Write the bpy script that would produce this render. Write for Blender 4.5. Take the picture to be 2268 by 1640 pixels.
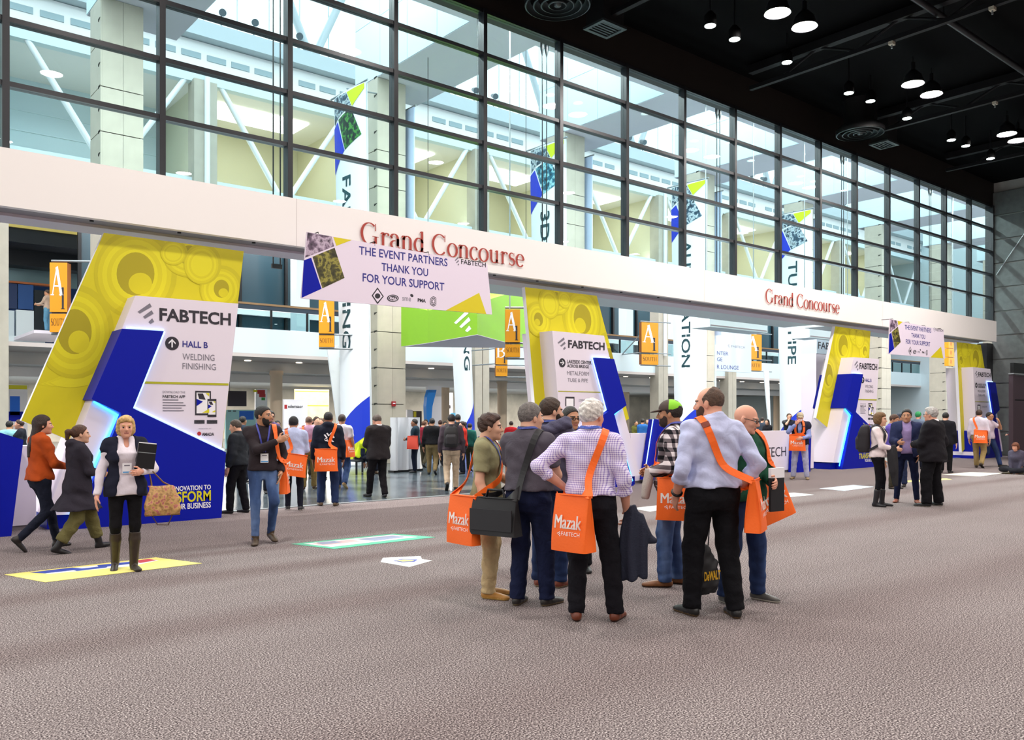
import bpy, math, random
import numpy as np
from mathutils import Vector, Matrix

random.seed(7)
SC = bpy.context.scene
for _o in list(bpy.data.objects):
    bpy.data.objects.remove(_o)
COL = SC.collection

# ------------------------------------------------------------------ camera, world, exposure
H0, FPX, TH = 1.55, 1880.0, math.radians(50.3)
ST, CT = math.sin(TH), math.cos(TH)
cam_d = bpy.data.cameras.new('camera')
cam_d.sensor_width = 36.0
cam_d.lens = 36.0 * FPX / 2268.0
cam_d.shift_y = 101.0 / 2268.0
cam_d.clip_end = 500
cam = bpy.data.objects.new('camera', cam_d)
COL.objects.link(cam)
cam.location = (0, 0, H0)
cam.rotation_euler = (math.pi / 2, 0, -(math.pi / 2 - TH))
SC.camera = cam

world = bpy.data.worlds.new('overcast_sky')
SC.world = world
world.use_nodes = True
bgn = world.node_tree.nodes['Background']
bgn.inputs[0].default_value = (0.92, 0.97, 1.0, 1)
bgn.inputs[1].default_value = 2.4

SC.view_settings.view_transform = 'Standard'
SC.view_settings.look = 'None'
SC.view_settings.exposure = 0.06
SC.view_settings.gamma = 1.0
SC.view_settings.use_curve_mapping = False
LAMP_STRENGTH = 400.0
LAMP_COLOR = (1.0, 0.93, 0.88)
def area_light(name, loc, sx, sy, power, color=(1, 1, 1)):
    d = bpy.data.lights.new(name, 'AREA'); d.shape = 'RECTANGLE'; d.size = sx; d.size_y = sy
    d.energy = power; d.color = color
    o = bpy.data.objects.new(name, d); o.location = loc
    COL.objects.link(o)
    return o
def upward_fill(name, loc, sx, sy, power):  # added fill aimed upwards, no fitting modelled
    o = area_light(name, loc, sx, sy, power); o.rotation_euler = (math.pi, 0, 0); return o
# added fill lights that brighten the concourse, its soffits and the lobby
for _k in range(5):
    area_light('concourse_fill', (-6 + 15 * _k, 21.4, 18.1), 13, 4.6, 2300, (0.92, 0.98, 1.0))  # added fill under the roof slab, stands in for skylight
    upward_fill('fascia_fill', (-6 + 12 * _k, 14.6, 5.25), 11, .5, 150)  # added strip hidden behind the fascia, brightens the soffits above
    upward_fill('balcony_fill', (-2 + 13 * _k, 32.8, 10.6), 12, .5, 70)  # added upward fill along the far wall
    area_light('lobby_fill', (-4 + 13 * _k, 46, 3.38), 11, 8, 2400, (1.0, 0.94, 0.87))  # added broad fill to lift the dark lobby
    area_light('upper_floor_light', (6 + 12 * _k, 34.2, 9.28), 10, 2, 500, (0.95, 0.98, 1.0))

# ------------------------------------------------------------------ geometry of the photograph
def ray(px):
    a = (px - 1134.0) / FPX
    return a * ST + CT, ST - a * CT
def atY(px, py, Y):
    rx, ry = ray(px); D = Y / ry
    return Vector((rx * D, Y, H0 + (921 - py) * D / FPX))
def atF(px, py, z=0.0):
    rx, ry = ray(px); D = (H0 - z) * FPX / (py - 921.0)
    return Vector((rx * D, ry * D, z))
def depth(p):
    return p.x * CT + p.y * ST
def xY(px, Y):
    rx, ry = ray(px)
    return rx / ry * Y

# ------------------------------------------------------------------ materials
def lin(c):
    if isinstance(c, str):
        c = tuple(int(c[i:i + 2], 16) for i in (0, 2, 4))
    return tuple(((v / 255.0) / 12.92 if v / 255.0 <= 0.04045 else ((v / 255.0 + 0.055) / 1.055) ** 2.4) for v in c) + (1.0,)
MATS = {}
def M(key, col='888888', rough=0.6, metal=0.0, emit=0.0, spec=0.5, noise=None, bump=None):
    """principled material; noise=(scale, amount) varies the colour, bump=(scale, strength)"""
    if key in MATS:
        return MATS[key]
    m = bpy.data.materials.new(key)
    m.use_nodes = True
    nt = m.node_tree
    b = nt.nodes['Principled BSDF']
    c = lin(col)
    b.inputs['Base Color'].default_value = c
    b.inputs['Roughness'].default_value = rough
    b.inputs['Metallic'].default_value = metal
    b.inputs['Specular IOR Level'].default_value = spec
    if emit:
        b.inputs['Emission Color'].default_value = c
        b.inputs['Emission Strength'].default_value = emit
    m.diffuse_color = c
    if noise or bump:
        tc = nt.nodes.new('ShaderNodeTexCoord')
    if noise:
        n = nt.nodes.new('ShaderNodeTexNoise'); n.inputs['Scale'].default_value = noise[0]
        n.inputs['Detail'].default_value = 4
        nt.links.new(tc.outputs['Object'], n.inputs['Vector'])
        r = nt.nodes.new('ShaderNodeValToRGB')
        k = noise[1]
        r.color_ramp.elements[0].position = 0.3; r.color_ramp.elements[1].position = 0.7
        r.color_ramp.elements[0].color = tuple(v * (1 - k) for v in c[:3]) + (1,)
        r.color_ramp.elements[1].color = tuple(min(1, v * (1 + k)) for v in c[:3]) + (1,)
        nt.links.new(n.outputs['Fac'], r.inputs['Fac'])
        nt.links.new(r.outputs['Color'], b.inputs['Base Color'])
    if bump:
        n2 = nt.nodes.new('ShaderNodeTexNoise'); n2.inputs['Scale'].default_value = bump[0]
        n2.inputs['Detail'].default_value = 5
        if len(bump) > 3: n2.inputs['Distortion'].default_value = bump[3]
        nt.links.new(tc.outputs['Object'], n2.inputs['Vector'])
        bp = nt.nodes.new('ShaderNodeBump'); bp.inputs['Strength'].default_value = bump[1]
        bp.inputs['Distance'].default_value = bump[2] if len(bump) > 2 else 0.02
        nt.links.new(n2.outputs['Fac'], bp.inputs['Height'])
        nt.links.new(bp.outputs['Normal'], b.inputs['Normal'])
    MATS[key] = m
    return m
def ramp_mat(key, scale, stops, rough=0.7, kind='noise', detail=4, stretch=(1, 1, 1), bump=0.0):
    if key in MATS:
        return MATS[key]
    m = bpy.data.materials.new(key); m.use_nodes = True
    nt = m.node_tree; b = nt.nodes['Principled BSDF']
    b.inputs['Roughness'].default_value = rough
    tc = nt.nodes.new('ShaderNodeTexCoord')
    mp = nt.nodes.new('ShaderNodeMapping'); mp.inputs['Scale'].default_value = stretch
    nt.links.new(tc.outputs['Object'], mp.inputs['Vector'])
    if kind == 'voronoi':
        n = nt.nodes.new('ShaderNodeTexVoronoi'); out = n.outputs['Distance']
    else:
        n = nt.nodes.new('ShaderNodeTexNoise'); n.inputs['Detail'].default_value = detail; out = n.outputs['Fac']
    n.inputs['Scale'].default_value = scale
    nt.links.new(mp.outputs['Vector'], n.inputs['Vector'])
    r = nt.nodes.new('ShaderNodeValToRGB')
    while len(r.color_ramp.elements) < len(stops):
        r.color_ramp.elements.new(0.5)
    for e, (p, c) in zip(r.color_ramp.elements, stops):
        e.position = p; e.color = lin(c)
    nt.links.new(out, r.inputs['Fac'])
    nt.links.new(r.outputs['Color'], b.inputs['Base Color'])
    if bump:
        bp = nt.nodes.new('ShaderNodeBump'); bp.inputs['Strength'].default_value = bump
        bp.inputs['Distance'].default_value = 0.01
        nt.links.new(out, bp.inputs['Height']); nt.links.new(bp.outputs['Normal'], b.inputs['Normal'])
    m.diffuse_color = lin(stops[len(stops) // 2][1])
    MATS[key] = m
    return m
def glass_mat(key, tint, base=0.045):
    if key in MATS:
        return MATS[key]
    m = bpy.data.materials.new(key); m.use_nodes = True
    nt = m.node_tree
    for n in list(nt.nodes):
        nt.nodes.remove(n)
    o = nt.nodes.new('ShaderNodeOutputMaterial')
    t = nt.nodes.new('ShaderNodeBsdfTransparent'); t.inputs[0].default_value = lin(tint)
    g = nt.nodes.new('ShaderNodeBsdfGlossy'); g.inputs['Roughness'].default_value = 0.0
    g.inputs['Color'].default_value = (1, 1, 1, 1)
    mx = nt.nodes.new('ShaderNodeMixShader')
    lw = nt.nodes.new('ShaderNodeLayerWeight'); lw.inputs['Blend'].default_value = 0.5
    pw = nt.nodes.new('ShaderNodeMath'); pw.operation = 'POWER'; pw.inputs[1].default_value = 5
    ma = nt.nodes.new('ShaderNodeMath'); ma.operation = 'MULTIPLY_ADD'; ma.inputs[1].default_value = 0.6; ma.inputs[2].default_value = 0.02
    nt.links.new(lw.outputs['Facing'], pw.inputs[0]); nt.links.new(pw.outputs[0], ma.inputs[0])
    nt.links.new(ma.outputs[0], mx.inputs[0])
    nt.links.new(t.outputs[0], mx.inputs[1]); nt.links.new(g.outputs[0], mx.inputs[2])
    nt.links.new(mx.outputs[0], o.inputs[0])
    MATS[key] = m
    return m

# ------------------------------------------------------------------ objects
def tag(o, label=None, cat=None, group=None, kind=None):
    if label: o['label'] = label
    if cat: o['category'] = cat
    if group: o['group'] = group
    if kind: o['kind'] = kind
    return o
def thing(name, label, cat, loc=(0, 0, 0), rz=0.0, group=None, kind=None):
    o = bpy.data.objects.new(name, None)
    o.empty_display_size = 0.2
    o.location = loc; o.rotation_euler = (0, 0, rz)
    COL.objects.link(o)
    return tag(o, label, cat, group, kind)
def basis(o):
    return Matrix.Translation(o.location) @ Matrix.Rotation(o.rotation_euler.z, 4, 'Z') if o.type == 'EMPTY' else Matrix.Translation(o.location)
def world_of(o):
    m = Matrix.Identity(4)
    while o is not None:
        m = basis(o) @ m if o.parent is None else (o.matrix_parent_inverse @ basis(o)) @ m
        o = o.parent
    return m
def adopt(ch, parent):
    """parent a child whose mesh is in world coordinates"""
    ch.parent = parent
    ch.matrix_parent_inverse = world_of(parent).inverted()
    return ch

class MB:
    """collects geometry that becomes ONE mesh object"""
    def __init__(s):
        s.v = []; s.f = []; s.m = []; s.sm = []
    def face(s, pts, mi=0, smooth=False):
        b = len(s.v); s.v += [tuple(p) for p in pts]
        s.f.append(tuple(range(b, b + len(pts)))); s.m.append(mi); s.sm.append(smooth)
        return s
    def mesh(s, vs, fs, mi=0, smooth=False):
        b = len(s.v); s.v += [tuple(p) for p in vs]
        for f in fs:
            s.f.append(tuple(b + i for i in f)); s.m.append(mi); s.sm.append(smooth)
        return s
    def box(s, a, b, mi=0):
        x0, x1 = sorted((a[0], b[0])); y0, y1 = sorted((a[1], b[1])); z0, z1 = sorted((a[2], b[2]))
        vs = [(x, y, z) for z in (z0, z1) for x, y in ((x0, y0), (x1, y0), (x1, y1), (x0, y1))]
        return s.mesh(vs, [(3, 2, 1, 0), (4, 5, 6, 7), (0, 1, 5, 4), (1, 2, 6, 5), (2, 3, 7, 6), (3, 0, 4, 7)], mi)
    def prism(s, poly, off, mi=0, side=None, back=True):
        """poly: list of 3D points; extruded by vector off"""
        n = len(poly); off = Vector(off)
        a = [Vector(p) for p in poly]; b = [p + off for p in a]
        nrm = Vector((0, 0, 0))
        for i in range(n):
            nrm += a[i].cross(a[(i + 1) % n])
        if nrm.dot(off) > 0:
            a.reverse(); b.reverse()
        s.mesh(a, [tuple(range(n))], mi)
        if back: s.mesh(b, [tuple(reversed(range(n)))], mi)
        sd = mi if side is None else side
        s.mesh(a + b, [((i + 1) % n, i, n + i, n + (i + 1) % n) for i in range(n)], sd)
        return s
    def tube(s, pts, r, n=8, mi=0, cap=True):
        pts = [Vector(p) for p in pts]
        rs = r if isinstance(r, (list, tuple)) else [r] * len(pts)
        rings = []
        up = Vector((0, 0, 1))
        for i, p in enumerate(pts):
            t = (pts[min(i + 1, len(pts) - 1)] - pts[max(i - 1, 0)]).normalized()
            x = t.cross(up if abs(t.z) < 0.95 else Vector((1, 0, 0))).normalized(); y = t.cross(x)
            rings.append([p + x * math.cos(2 * math.pi * k / n) * rs[i] + y * math.sin(2 * math.pi * k / n) * rs[i] for k in range(n)])
        vs = [q for rg in rings for q in rg]
        fs = []
        for i in range(len(pts) - 1):
            for k in range(n):
                fs.append((i * n + k, (i + 1) * n + k, (i + 1) * n + (k + 1) % n, i * n + (k + 1) % n))
        s.mesh(vs, fs, mi, True)
        if cap:
            s.mesh(rings[0], [tuple(range(n))], mi); s.mesh(rings[-1], [tuple(reversed(range(n)))], mi)
        return s
    def lathe(s, c, prof, n=24, mi=0, smooth=True):
        c = Vector(c); vs = []
        for r, z in prof:
            vs += [c + Vector((r * math.cos(2 * math.pi * k / n), r * math.sin(2 * math.pi * k / n), z)) for k in range(n)]
        fs = [(i * n + k, i * n + (k + 1) % n, (i + 1) * n + (k + 1) % n, (i + 1) * n + k) for i in range(len(prof) - 1) for k in range(n)]
        return s.mesh(vs, fs, mi, smooth)
    def data(s, name, mats):
        me = bpy.data.meshes.new(name)
        me.from_pydata(s.v, [], s.f)
        for m in (mats if isinstance(mats, (list, tuple)) else [mats]):
            me.materials.append(m)
        me.polygons.foreach_set('material_index', s.m)
        me.polygons.foreach_set('use_smooth', s.sm)
        me.update()
        return me
    def build(s, name, mats, parent=None, local=False):
        o = bpy.data.objects.new(name, s.data(name, mats))
        COL.objects.link(o)
        if parent is not None:
            if local: o.parent = parent
            else: adopt(o, parent)
        return o
class Prints(MB):
    """flat prints: every cut() starts a further part"""
    def __init__(s):
        super().__init__(); s.cuts = []
    def cut(s, name):
        s.cuts.append((len(s.f), name)); return s
    def build_parts(s, mats, parent):
        ends = [c[0] for c in s.cuts[1:]] + [len(s.f)]
        for (a, name), b in zip(s.cuts, ends):
            if b <= a: continue
            used = sorted({i for f in s.f[a:b] for i in f}); k = {u: i for i, u in enumerate(used)}
            mm = sorted(set(s.m[a:b])); mk = {q: i for i, q in enumerate(mm)}
            m = MB(); m.v = [s.v[u] for u in used]; m.f = [tuple(k[i] for i in f) for f in s.f[a:b]]; m.m = [mk[q] for q in s.m[a:b]]; m.sm = s.sm[a:b]
            m.build(name, [mats[q] for q in mm], parent)
def struct(name, mb, mats, parent=None):
    o = mb.build(name, mats, parent)
    if parent is None: o['kind'] = 'structure'
    return o
def share(name, me, parent=None, loc=(0, 0, 0)):
    """another object on an existing mesh; loc in world coordinates"""
    o = bpy.data.objects.new(name, me); o.location = loc
    COL.objects.link(o)
    if parent is not None:
        adopt(o, parent)
    return o

# ------------------------------------------------------------------ lettering
_tc = {}
def text_geo(s, bold=0.0):
    k = (s, bold)
    if k not in _tc:
        cu = bpy.data.curves.new('lettering', 'FONT'); cu.body = s; cu.offset = bold
        cu.resolution_u = 3
        ob = bpy.data.objects.new('lettering', cu)
        me = bpy.data.meshes.new_from_object(ob)
        v = np.array([tuple(p.co)[:2] for p in me.vertices]); f = [tuple(p.vertices) for p in me.polygons]
        bpy.data.objects.remove(ob); bpy.data.curves.remove(cu); bpy.data.meshes.remove(me)
        v = (v - v.min(0)) / (v.max(0) - v.min(0))
        _tc[k] = (v, f)
    return _tc[k]
def text_on(mb, s, fn, u0, v0, u1, v1, mi=0, bold=0.0, geo=None):
    """fit the text in the (u,v) rectangle; fn(u,v) gives the 3D point (v up)"""
    v, f = geo or text_geo(s, bold)
    mb.mesh([fn(u0 + (u1 - u0) * a, v0 + (v1 - v0) * b) for a, b in v], f, mi)
def poly_on(mb, pts, fn, mi=0):
    mb.face([fn(u, v) for u, v in pts], mi)
def plane_fn(o, ux, uy):
    o, ux, uy = Vector(o), Vector(ux), Vector(uy)
    return lambda u, v: o + ux * u + uy * v
# a serif hand: strokes of a broad pen with brackets and feet
def _rib(pts, wf, vs, fs):
    n = len(pts); b = len(vs)
    for i, p in enumerate(pts):
        q0 = pts[max(0, i - 1)]; q1 = pts[min(n - 1, i + 1)]
        dx, dy = q1[0] - q0[0], q1[1] - q0[1]; L = math.hypot(dx, dy) or 1
        nx, ny = -dy / L, dx / L
        w = wf(abs(dy) / L, i / (n - 1.0))
        vs += [(p[0] + nx * w, p[1] + ny * w), (p[0] - nx * w, p[1] - ny * w)]
    for i in range(n - 1):
        fs.append((b + 2 * i, b + 2 * i + 1, b + 2 * i + 3, b + 2 * i + 2))
def _arc(cx, cy, rx, ry, a0, a1, n=22):
    return [(cx + rx * math.cos(math.radians(a0 + (a1 - a0) * i / n)), cy + ry * math.sin(math.radians(a0 + (a1 - a0) * i / n))) for i in range(n + 1)]
def serif_geo(s):
    k = ('serif', s)
    if k in _tc: return _tc[k]
    vs, fs = [], []
    TK, TN = 0.062, 0.021
    X = [0.0]
    nib = lambda v, t: TN + (TK - TN) * v ** 1.5
    def stroke(p, wf=nib): _rib([(x + X[0], y) for x, y in p], wf, vs, fs)
    def bar(x0, y0, x1, y1): 
        b = len(vs); vs.extend([(X[0] + x0, y0), (X[0] + x1, y0), (X[0] + x1, y1), (X[0] + x0, y1)]); fs.append((b, b + 1, b + 2, b + 3))
    def stem(x, y0, y1, foot=True, top=False, half=False):
        bar(x - TK, y0, x + TK, y1)
        if foot: bar(x - TK * 2, y0, x + TK * 2, y0 + 0.03)
        if top: bar(x - TK * 2, y1 - 0.03, x + (TK * 2 if not half else TK), y1)
        if half and not top: 
            b = len(vs); vs.extend([(X[0] + x - TK * 2.4, y1 - 0.10), (X[0] + x - TK, y1 - 0.09), (X[0] + x - TK, y1), ]); fs.append((b, b + 1, b + 2))
    def ball(x, y, r=0.055):
        b = len(vs); vs.extend([(X[0] + x + r * math.cos(t * math.pi / 5), y + r * math.sin(t * math.pi / 5)) for t in range(10)]); fs.append(tuple(range(b, b + 10)))
    def G(c):
        if c == 'G':
            stroke(_arc(.42, .5, .36, .5, 48, 318)); bar(.66, .08, .66 + 2 * TK, .40); bar(.56, .38, .86, .41); bar(.70, .66, .74, 1.0); return .92
        if c == 'C':
            stroke(_arc(.42, .5, .36, .5, 48, 318)); bar(.68, .66, .72, 1.0); return .82
        if c == 'r':
            stem(.16, 0, .66, half=True); stroke(_arc(.36, .42, .17, .22, 150, 70)); ball(.42, .58); return .50
        if c == 'a':
            stroke(_arc(.22, .46, .17, .2, 170, 0) + [(.39, .12)]); bar(.335, .1, .335 + 2 * TK, .46); stroke(_arc(.25, .17, .19, .18, 80, 300)); stroke([(.38, .1), (.44, .02), (.52, .06)], lambda v, t: .02); ball(.09, .48, .05); return .54
        if c == 'n':
            stem(.15, 0, .66, half=True); stroke(_arc(.33, .42, .18, .23, 170, 10)); stem(.50, 0, .46); return .66
        if c == 'd':
            stem(.44, 0, 1.0, foot=False, half=True); bar(.44, 0, .60, .03); stroke(_arc(.27, .32, .21, .33, 20, 340)); return .62
        if c == 'o':
            stroke(_arc(.3, .32, .24, .33, 0, 360, 30)); return .60
        if c == 'c':
            stroke(_arc(.28, .32, .22, .33, 50, 320)); ball(.42, .55); return .52
        if c == 'u':
            stem(.15, .2, .66, foot=False, half=True); stroke(_arc(.32, .22, .17, .22, 180, 350)); stem(.50, 0, .66, foot=False, half=True); bar(.5, 0, .64, .03); return .68
        if c == 's':
            stroke(_arc(.22, .49, .14, .155, 40, 265, 14) + _arc(.22, .17, .155, .165, 85, -150, 14), lambda v, t: .022 + .045 * math.sin(math.pi * t) ** 2); bar(.34, .48, .37, .66); bar(.05, 0, .08, .18); return .46
        if c == 'e':
            stroke(_arc(.28, .32, .22, .33, 5, 320)); bar(.08, .33, .50, .37); return .54
        if c == 'A':
            stroke([(.08, 0), (.40, 1)], lambda v, t: .038); stroke([(.38, 1), (.72, 0)], lambda v, t: .09); bar(.2, .3, .6, .35); bar(-.04, 0, .2, .035); bar(.56, 0, .88, .035); return .9
        if c == 'B':
            stem(.2, 0, 1, top=True); stroke(_arc(.32, .74, .24, .24, 90, -90) ); stroke(_arc(.32, .26, .29, .25, 90, -90)); bar(.2, .96, .36, 1); bar(.2, .48, .36, .52); bar(.2, 0, .36, .04); return .7
        if c == '1':
            stem(.2, 0, 1, half=True); return .4
        if c == 'S':
            stroke(_arc(.3, .74, .2, .24, 40, 265, 14) + _arc(.3, .26, .22, .25, 85, -150, 14), lambda v, t: .03 + .06 * math.sin(math.pi * t) ** 2); return .62
        if c == 'O':
            stroke(_arc(.42, .5, .36, .48, 0, 360, 30)); return .86
        if c == 'U':
            stem(.2, .3, 1, foot=False, top=True); stroke(_arc(.45, .32, .25, .3, 180, 360)); stem(.7, .3, 1, foot=False, top=True); return .9
        if c == 'T':
            stem(.38, 0, 1); bar(.04, .95, .72, 1); bar(.04, .78, .08, 1); bar(.68, .78, .72, 1); return .78
        if c == 'H':
            stem(.2, 0, 1, top=True); stem(.68, 0, 1, top=True); bar(.2, .48, .68, .52); return .88
        if c == 'N':
            stem(.16, 0, 1); stem(.74, 0, 1, foot=False, top=True); stroke([(.14, 1), (.76, 0)], lambda v, t: .05); return .92
        if c == 'R':
            stem(.2, 0, 1, top=True); stroke(_arc(.34, .74, .24, .24, 90, -90)); bar(.2, .96, .36, 1); bar(.2, .48, .36, .52); stroke([(.38, .5), (.72, 0)], lambda v, t: .055); bar(.6, 0, .84, .03); return .84
        return .34
    for ch in s:
        X[0] += G(ch) if ch != ' ' else .34
    v = np.array(vs); v = (v - v.min(0)) / (v.max(0) - v.min(0))
    _tc[k] = (v, fs)
    return _tc[k]
# ================================================================== the setting
WY = 13.5            # plane of the glass wall
FY = 13.0            # front of the white fascia beam
CARPET = ramp_mat('carpet', 105, [(0.34, '302a2c'), (0.46, '665d5d'), (0.54, '897e7d'), (0.66, 'c9beba')], rough=1.0, detail=6)
CARPET.node_tree.nodes['Principled BSDF'].inputs['Specular IOR Level'].default_value = 0.0
def _carpet_wear():
    nt = CARPET.node_tree; b = nt.nodes['Principled BSDF']
    src = b.inputs['Base Color'].links[0].from_socket
    tc = [n for n in nt.nodes if n.type == 'TEX_COORD'][0]
    n = nt.nodes.new('ShaderNodeTexNoise'); n.inputs['Scale'].default_value = 0.9; n.inputs['Detail'].default_value = 4
    mp = nt.nodes.new('ShaderNodeMapping'); mp.inputs['Scale'].default_value = (0.5, 1.6, 1)
    nt.links.new(tc.outputs['Object'], mp.inputs['Vector']); nt.links.new(mp.outputs['Vector'], n.inputs['Vector'])
    r = nt.nodes.new('ShaderNodeValToRGB')
    r.color_ramp.elements[0].position = 0.3; r.color_ramp.elements[0].color = (.9, .895, .895, 1)
    r.color_ramp.elements[1].position = 0.62; r.color_ramp.elements[1].color = (1, 1, 1, 1)
    mx = nt.nodes.new('ShaderNodeMix'); mx.data_type = 'RGBA'; mx.blend_type = 'MULTIPLY'; mx.inputs[0].default_value = 1
    nt.links.new(n.outputs['Fac'], r.inputs['Fac'])
    nt.links.new(src, mx.inputs[6]); nt.links.new(r.outputs['Color'], mx.inputs[7])
    nt.links.new(mx.outputs[2], b.inputs['Base Color'])
_carpet_wear()
MULL = M('dark_bronze_frame', '26272b', 0.35, 0.3)
WHITE = M('white_paint', 'f4efec', 0.5)
LILAC = M('pale_soffit', 'd9d2dc', 0.6)
PALE = M('pale_blue_paint', 'd7e6ea', 0.55)
BEIGE = M('beige_wall', 'dcd7bd', 0.6)
STONE = M('stone_cladding', 'bab2a2', 0.55, noise=(3, 0.06))
STONEJ = M('stone_joint', '4a4a44', 0.8)
BLACKC = M('black_ceiling', '040405', 0.8, spec=0.05)
BROWN = M('dark_brown_header', '1d1512', 0.6)
GREYP = M('grey_acoustic_panel', '5d6262', 0.85, noise=(6, 0.12))
STEEL = M('grey_steel', '9aa0a3', 0.4, 0.6)
BLK = M('black_metal', '101114', 0.4, 0.3)
CONC_FLOOR = ramp_mat('polished_terrazzo', 1.3, [(0.3, '30383f'), (0.5, '4c565c'), (0.7, '5c666b')], rough=0.17, detail=2)
CONC_FLOOR.node_tree.nodes['Principled BSDF'].inputs['Specular IOR Level'].default_value = 0.35
GLASS = glass_mat('clear_glass', 'eaf7f8')

# floors
struct('floor', MB().box((-24, -24, -0.2), (36.5, 13.42, 0.0)), CARPET)
struct('floor_concourse', MB().box((-24, 13.42, -0.2), (72, 62, -0.004)), CONC_FLOOR)
struct('trim_1', MB().box((-24, 13.36, 0.0), (35.4, 13.48, 0.012)), STEEL)
# pale bands in the concourse floor: light stone, mainly painted-in reflections
bands = MB()
for x, y0, y1 in ((10.2, 14.2, 15.0), (16.0, 20, 21.4), (21, 16, 16.8)):
    bands.box((x, y0, -0.004), (x + 2.6, y1, 0.001))
struct('trim_2', bands, M('stone_reflection_band', '8d8a84', 0.12))
# hall shell
struct('ceiling', MB().box((-24, -24, 10.6), (36.5, 13.6, 10.9)), BLACKC)
struct('wall_front', MB().box((-24, WY - 0.05, 9.69), (36.5, WY + 0.35, 10.6)), BROWN)
struct('wall_back', MB().box((-24, -24.3, 0), (36.5, -24, 10.9)), M('hall_wall', '8a8886', 0.8))
struct('wall_left', MB().box((-24.3, -24, 0), (-24, 13.5, 10.9)), MATS['hall_wall'])
wr = thing('wall_right', None, None, (35.5, 0, 0), kind='structure')
MB().box((35.56, -24, 0), (35.9, 13.5, 10.6)).build('backing', M('panel_gap', 'a3a6a4', 0.7), wr)
for k in range(11):
    z0 = 0.93 * k + 0.03
    MB().box((35.47, -24, z0), (35.56, 13.48, min(z0 + 0.865, 10.55))).build('panel', GREYP, wr)

cb = thing('loose_cable', 'thin pale cable running slantwise over the grey side wall', 'cable', (35.4, 10, 8))
MB().tube([(35.42, 13.3, 7.0), (35.42, 12.9, 7.6), (35.42, 12.2, 8.6), (35.42, 11.0, 10.55)], .025, 6).build('cable', STEEL, cb)
MB().box((35.38, 10.9, 10.5), (35.47, 11.1, 10.6)).build('clip', STEEL, cb)
# ------------------------------------------------------------------ the glass curtain wall
MX = [2.10 + 2.0865 * k for k in range(-7, 17)]
TZ = [5.20, 6.13, 7.02, 7.91, 8.80, 9.66]
win = thing('window_1', None, None, (0, WY, 5.2), kind='structure')
mm = MB().box((-0.045, -0.09, 5.1), (0.045, 0.09, 9.7)).data('mullion', [MULL])
for x in MX:
    share('mullion', mm, win, (x, WY, 0))
for z in TZ[1:]:
    MB().box((MX[0], WY - 0.07, z - 0.035), (MX[-1], WY + 0.07, z + 0.035)).build('transom', MULL, win)
pm = {}
for i in range(5, len(MX) - 1):
    for k in range(5):
        if k not in pm:
            pm[k] = MB().box((0.045, -0.008, TZ[k] + 0.035), (2.0415, 0.008, TZ[k + 1] - 0.035)).data('pane', [GLASS])
        share('pane', pm[k], win, (MX[i], WY, 0))
# fascia beam with its lettering
fas = thing('trim_3', None, None, (0, FY, 4.34), kind='structure')
fb = MB()
XE = xY(2207, FY)
fb.box((-24, FY, 4.34), (XE, FY + 0.12, 5.12), 0)
fb.box((-24, FY + 0.12, 5.0), (XE, WY + 0.2, 5.12), 0)
fb.build('fascia', [WHITE], fas)
MB().box((-24, FY + 0.12, 4.38), (XE, FY + 0.62, 4.44)).build('door_track', M('grey_track', '8c8488', 0.5), fas)
MB().box((-24, FY + 0.62, 4.34), (XE, 14.15, 4.46)).build('soffit', LILAC, fas)
for x0, x1, yy in ((10.2, 24.0, 15.3), (24.6, 33.5, 15.0)):
    MB().box((x0, 14.15, 4.36), (x1, yy, 4.5)).build('soffit', PALE, fas)
bl = MB()
for x in [xY(p, FY + 0.35) for p in (203, 397, 562, 1095, 1190, 1290, 1376, 1458, 1528)]:
    bl.lathe((x, FY + 0.35, 4.36), [(0.0, 0), (0.03, 0), (0.03, 0.03)], 10)
bl.build('bolt', BLK, fas)
for p in (657, -60, 1560, 1955):
    x = xY(p, FY)
    MB().box((x - 0.004, FY - 0.002, 4.34), (x + 0.004, FY, 5.12)).build('joint', M('fascia_joint', 'cfc6c4', 0.6), fas)
RED = M('red_letters', 'a83a2e', 0.5)
for p0, p1 in ((797, 1160), (1694, 1858)):
    x0, x1 = xY(p0, FY), xY(p1, FY)
    t = MB()
    fn = lambda u, v: Vector((x0 + (x1 - x0) * u, FY - 0.025, 4.525 + 0.395 * v))
    v, f = serif_geo('Grand Concourse')
    text_on(t, '', fn, 0, 0, 1, 1, geo=(v, f))
    n = len(t.v)
    t.build('lettering', RED, fas)
# end post where the wall meets the grey side wall
struct('trim_4', MB().box((35.38, WY - 0.1, 5.12), (35.5, WY + 0.2, 9.7)).box((34.9, WY - 0.05, 0), (35.5, WY + 0.3, 4.34)), MULL)

# ------------------------------------------------------------------ hall ceiling fittings
LAMPM = M('lamp_glow', 'fff3e2', 0.5)
_b = LAMPM.node_tree.nodes['Principled BSDF']
_b.inputs['Emission Color'].default_value = LAMP_COLOR + (1,)
_b.inputs['Emission Strength'].default_value = LAMP_STRENGTH
SHADE = M('aluminium_reflector', '3c3c40', 0.35, 0.7)
shade_me = MB().lathe((0, 0, 0), [(0.27, 0.0), (0.262, 0.02), (0.20, 0.22), (0.09, 0.34), (0.0, 0.35)], 20).lathe((0, 0, 0), [(0.255, 0.01), (0.19, 0.21), (0.0, 0.3)], 20).data('reflector', [SHADE])
bulb_me = MB().lathe((0, 0, 0), [(0.0, 0.03), (0.245, 0.03)], 20, smooth=False).data('bulb', [LAMPM])
stem_me = MB().tube([(0, 0, 0.34), (0, 0, 0.55)], 0.05, 8).tube([(0, 0, 0.55), (0, 0, 0.72)], 0.012, 6).data('stem', [BLK])
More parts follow.
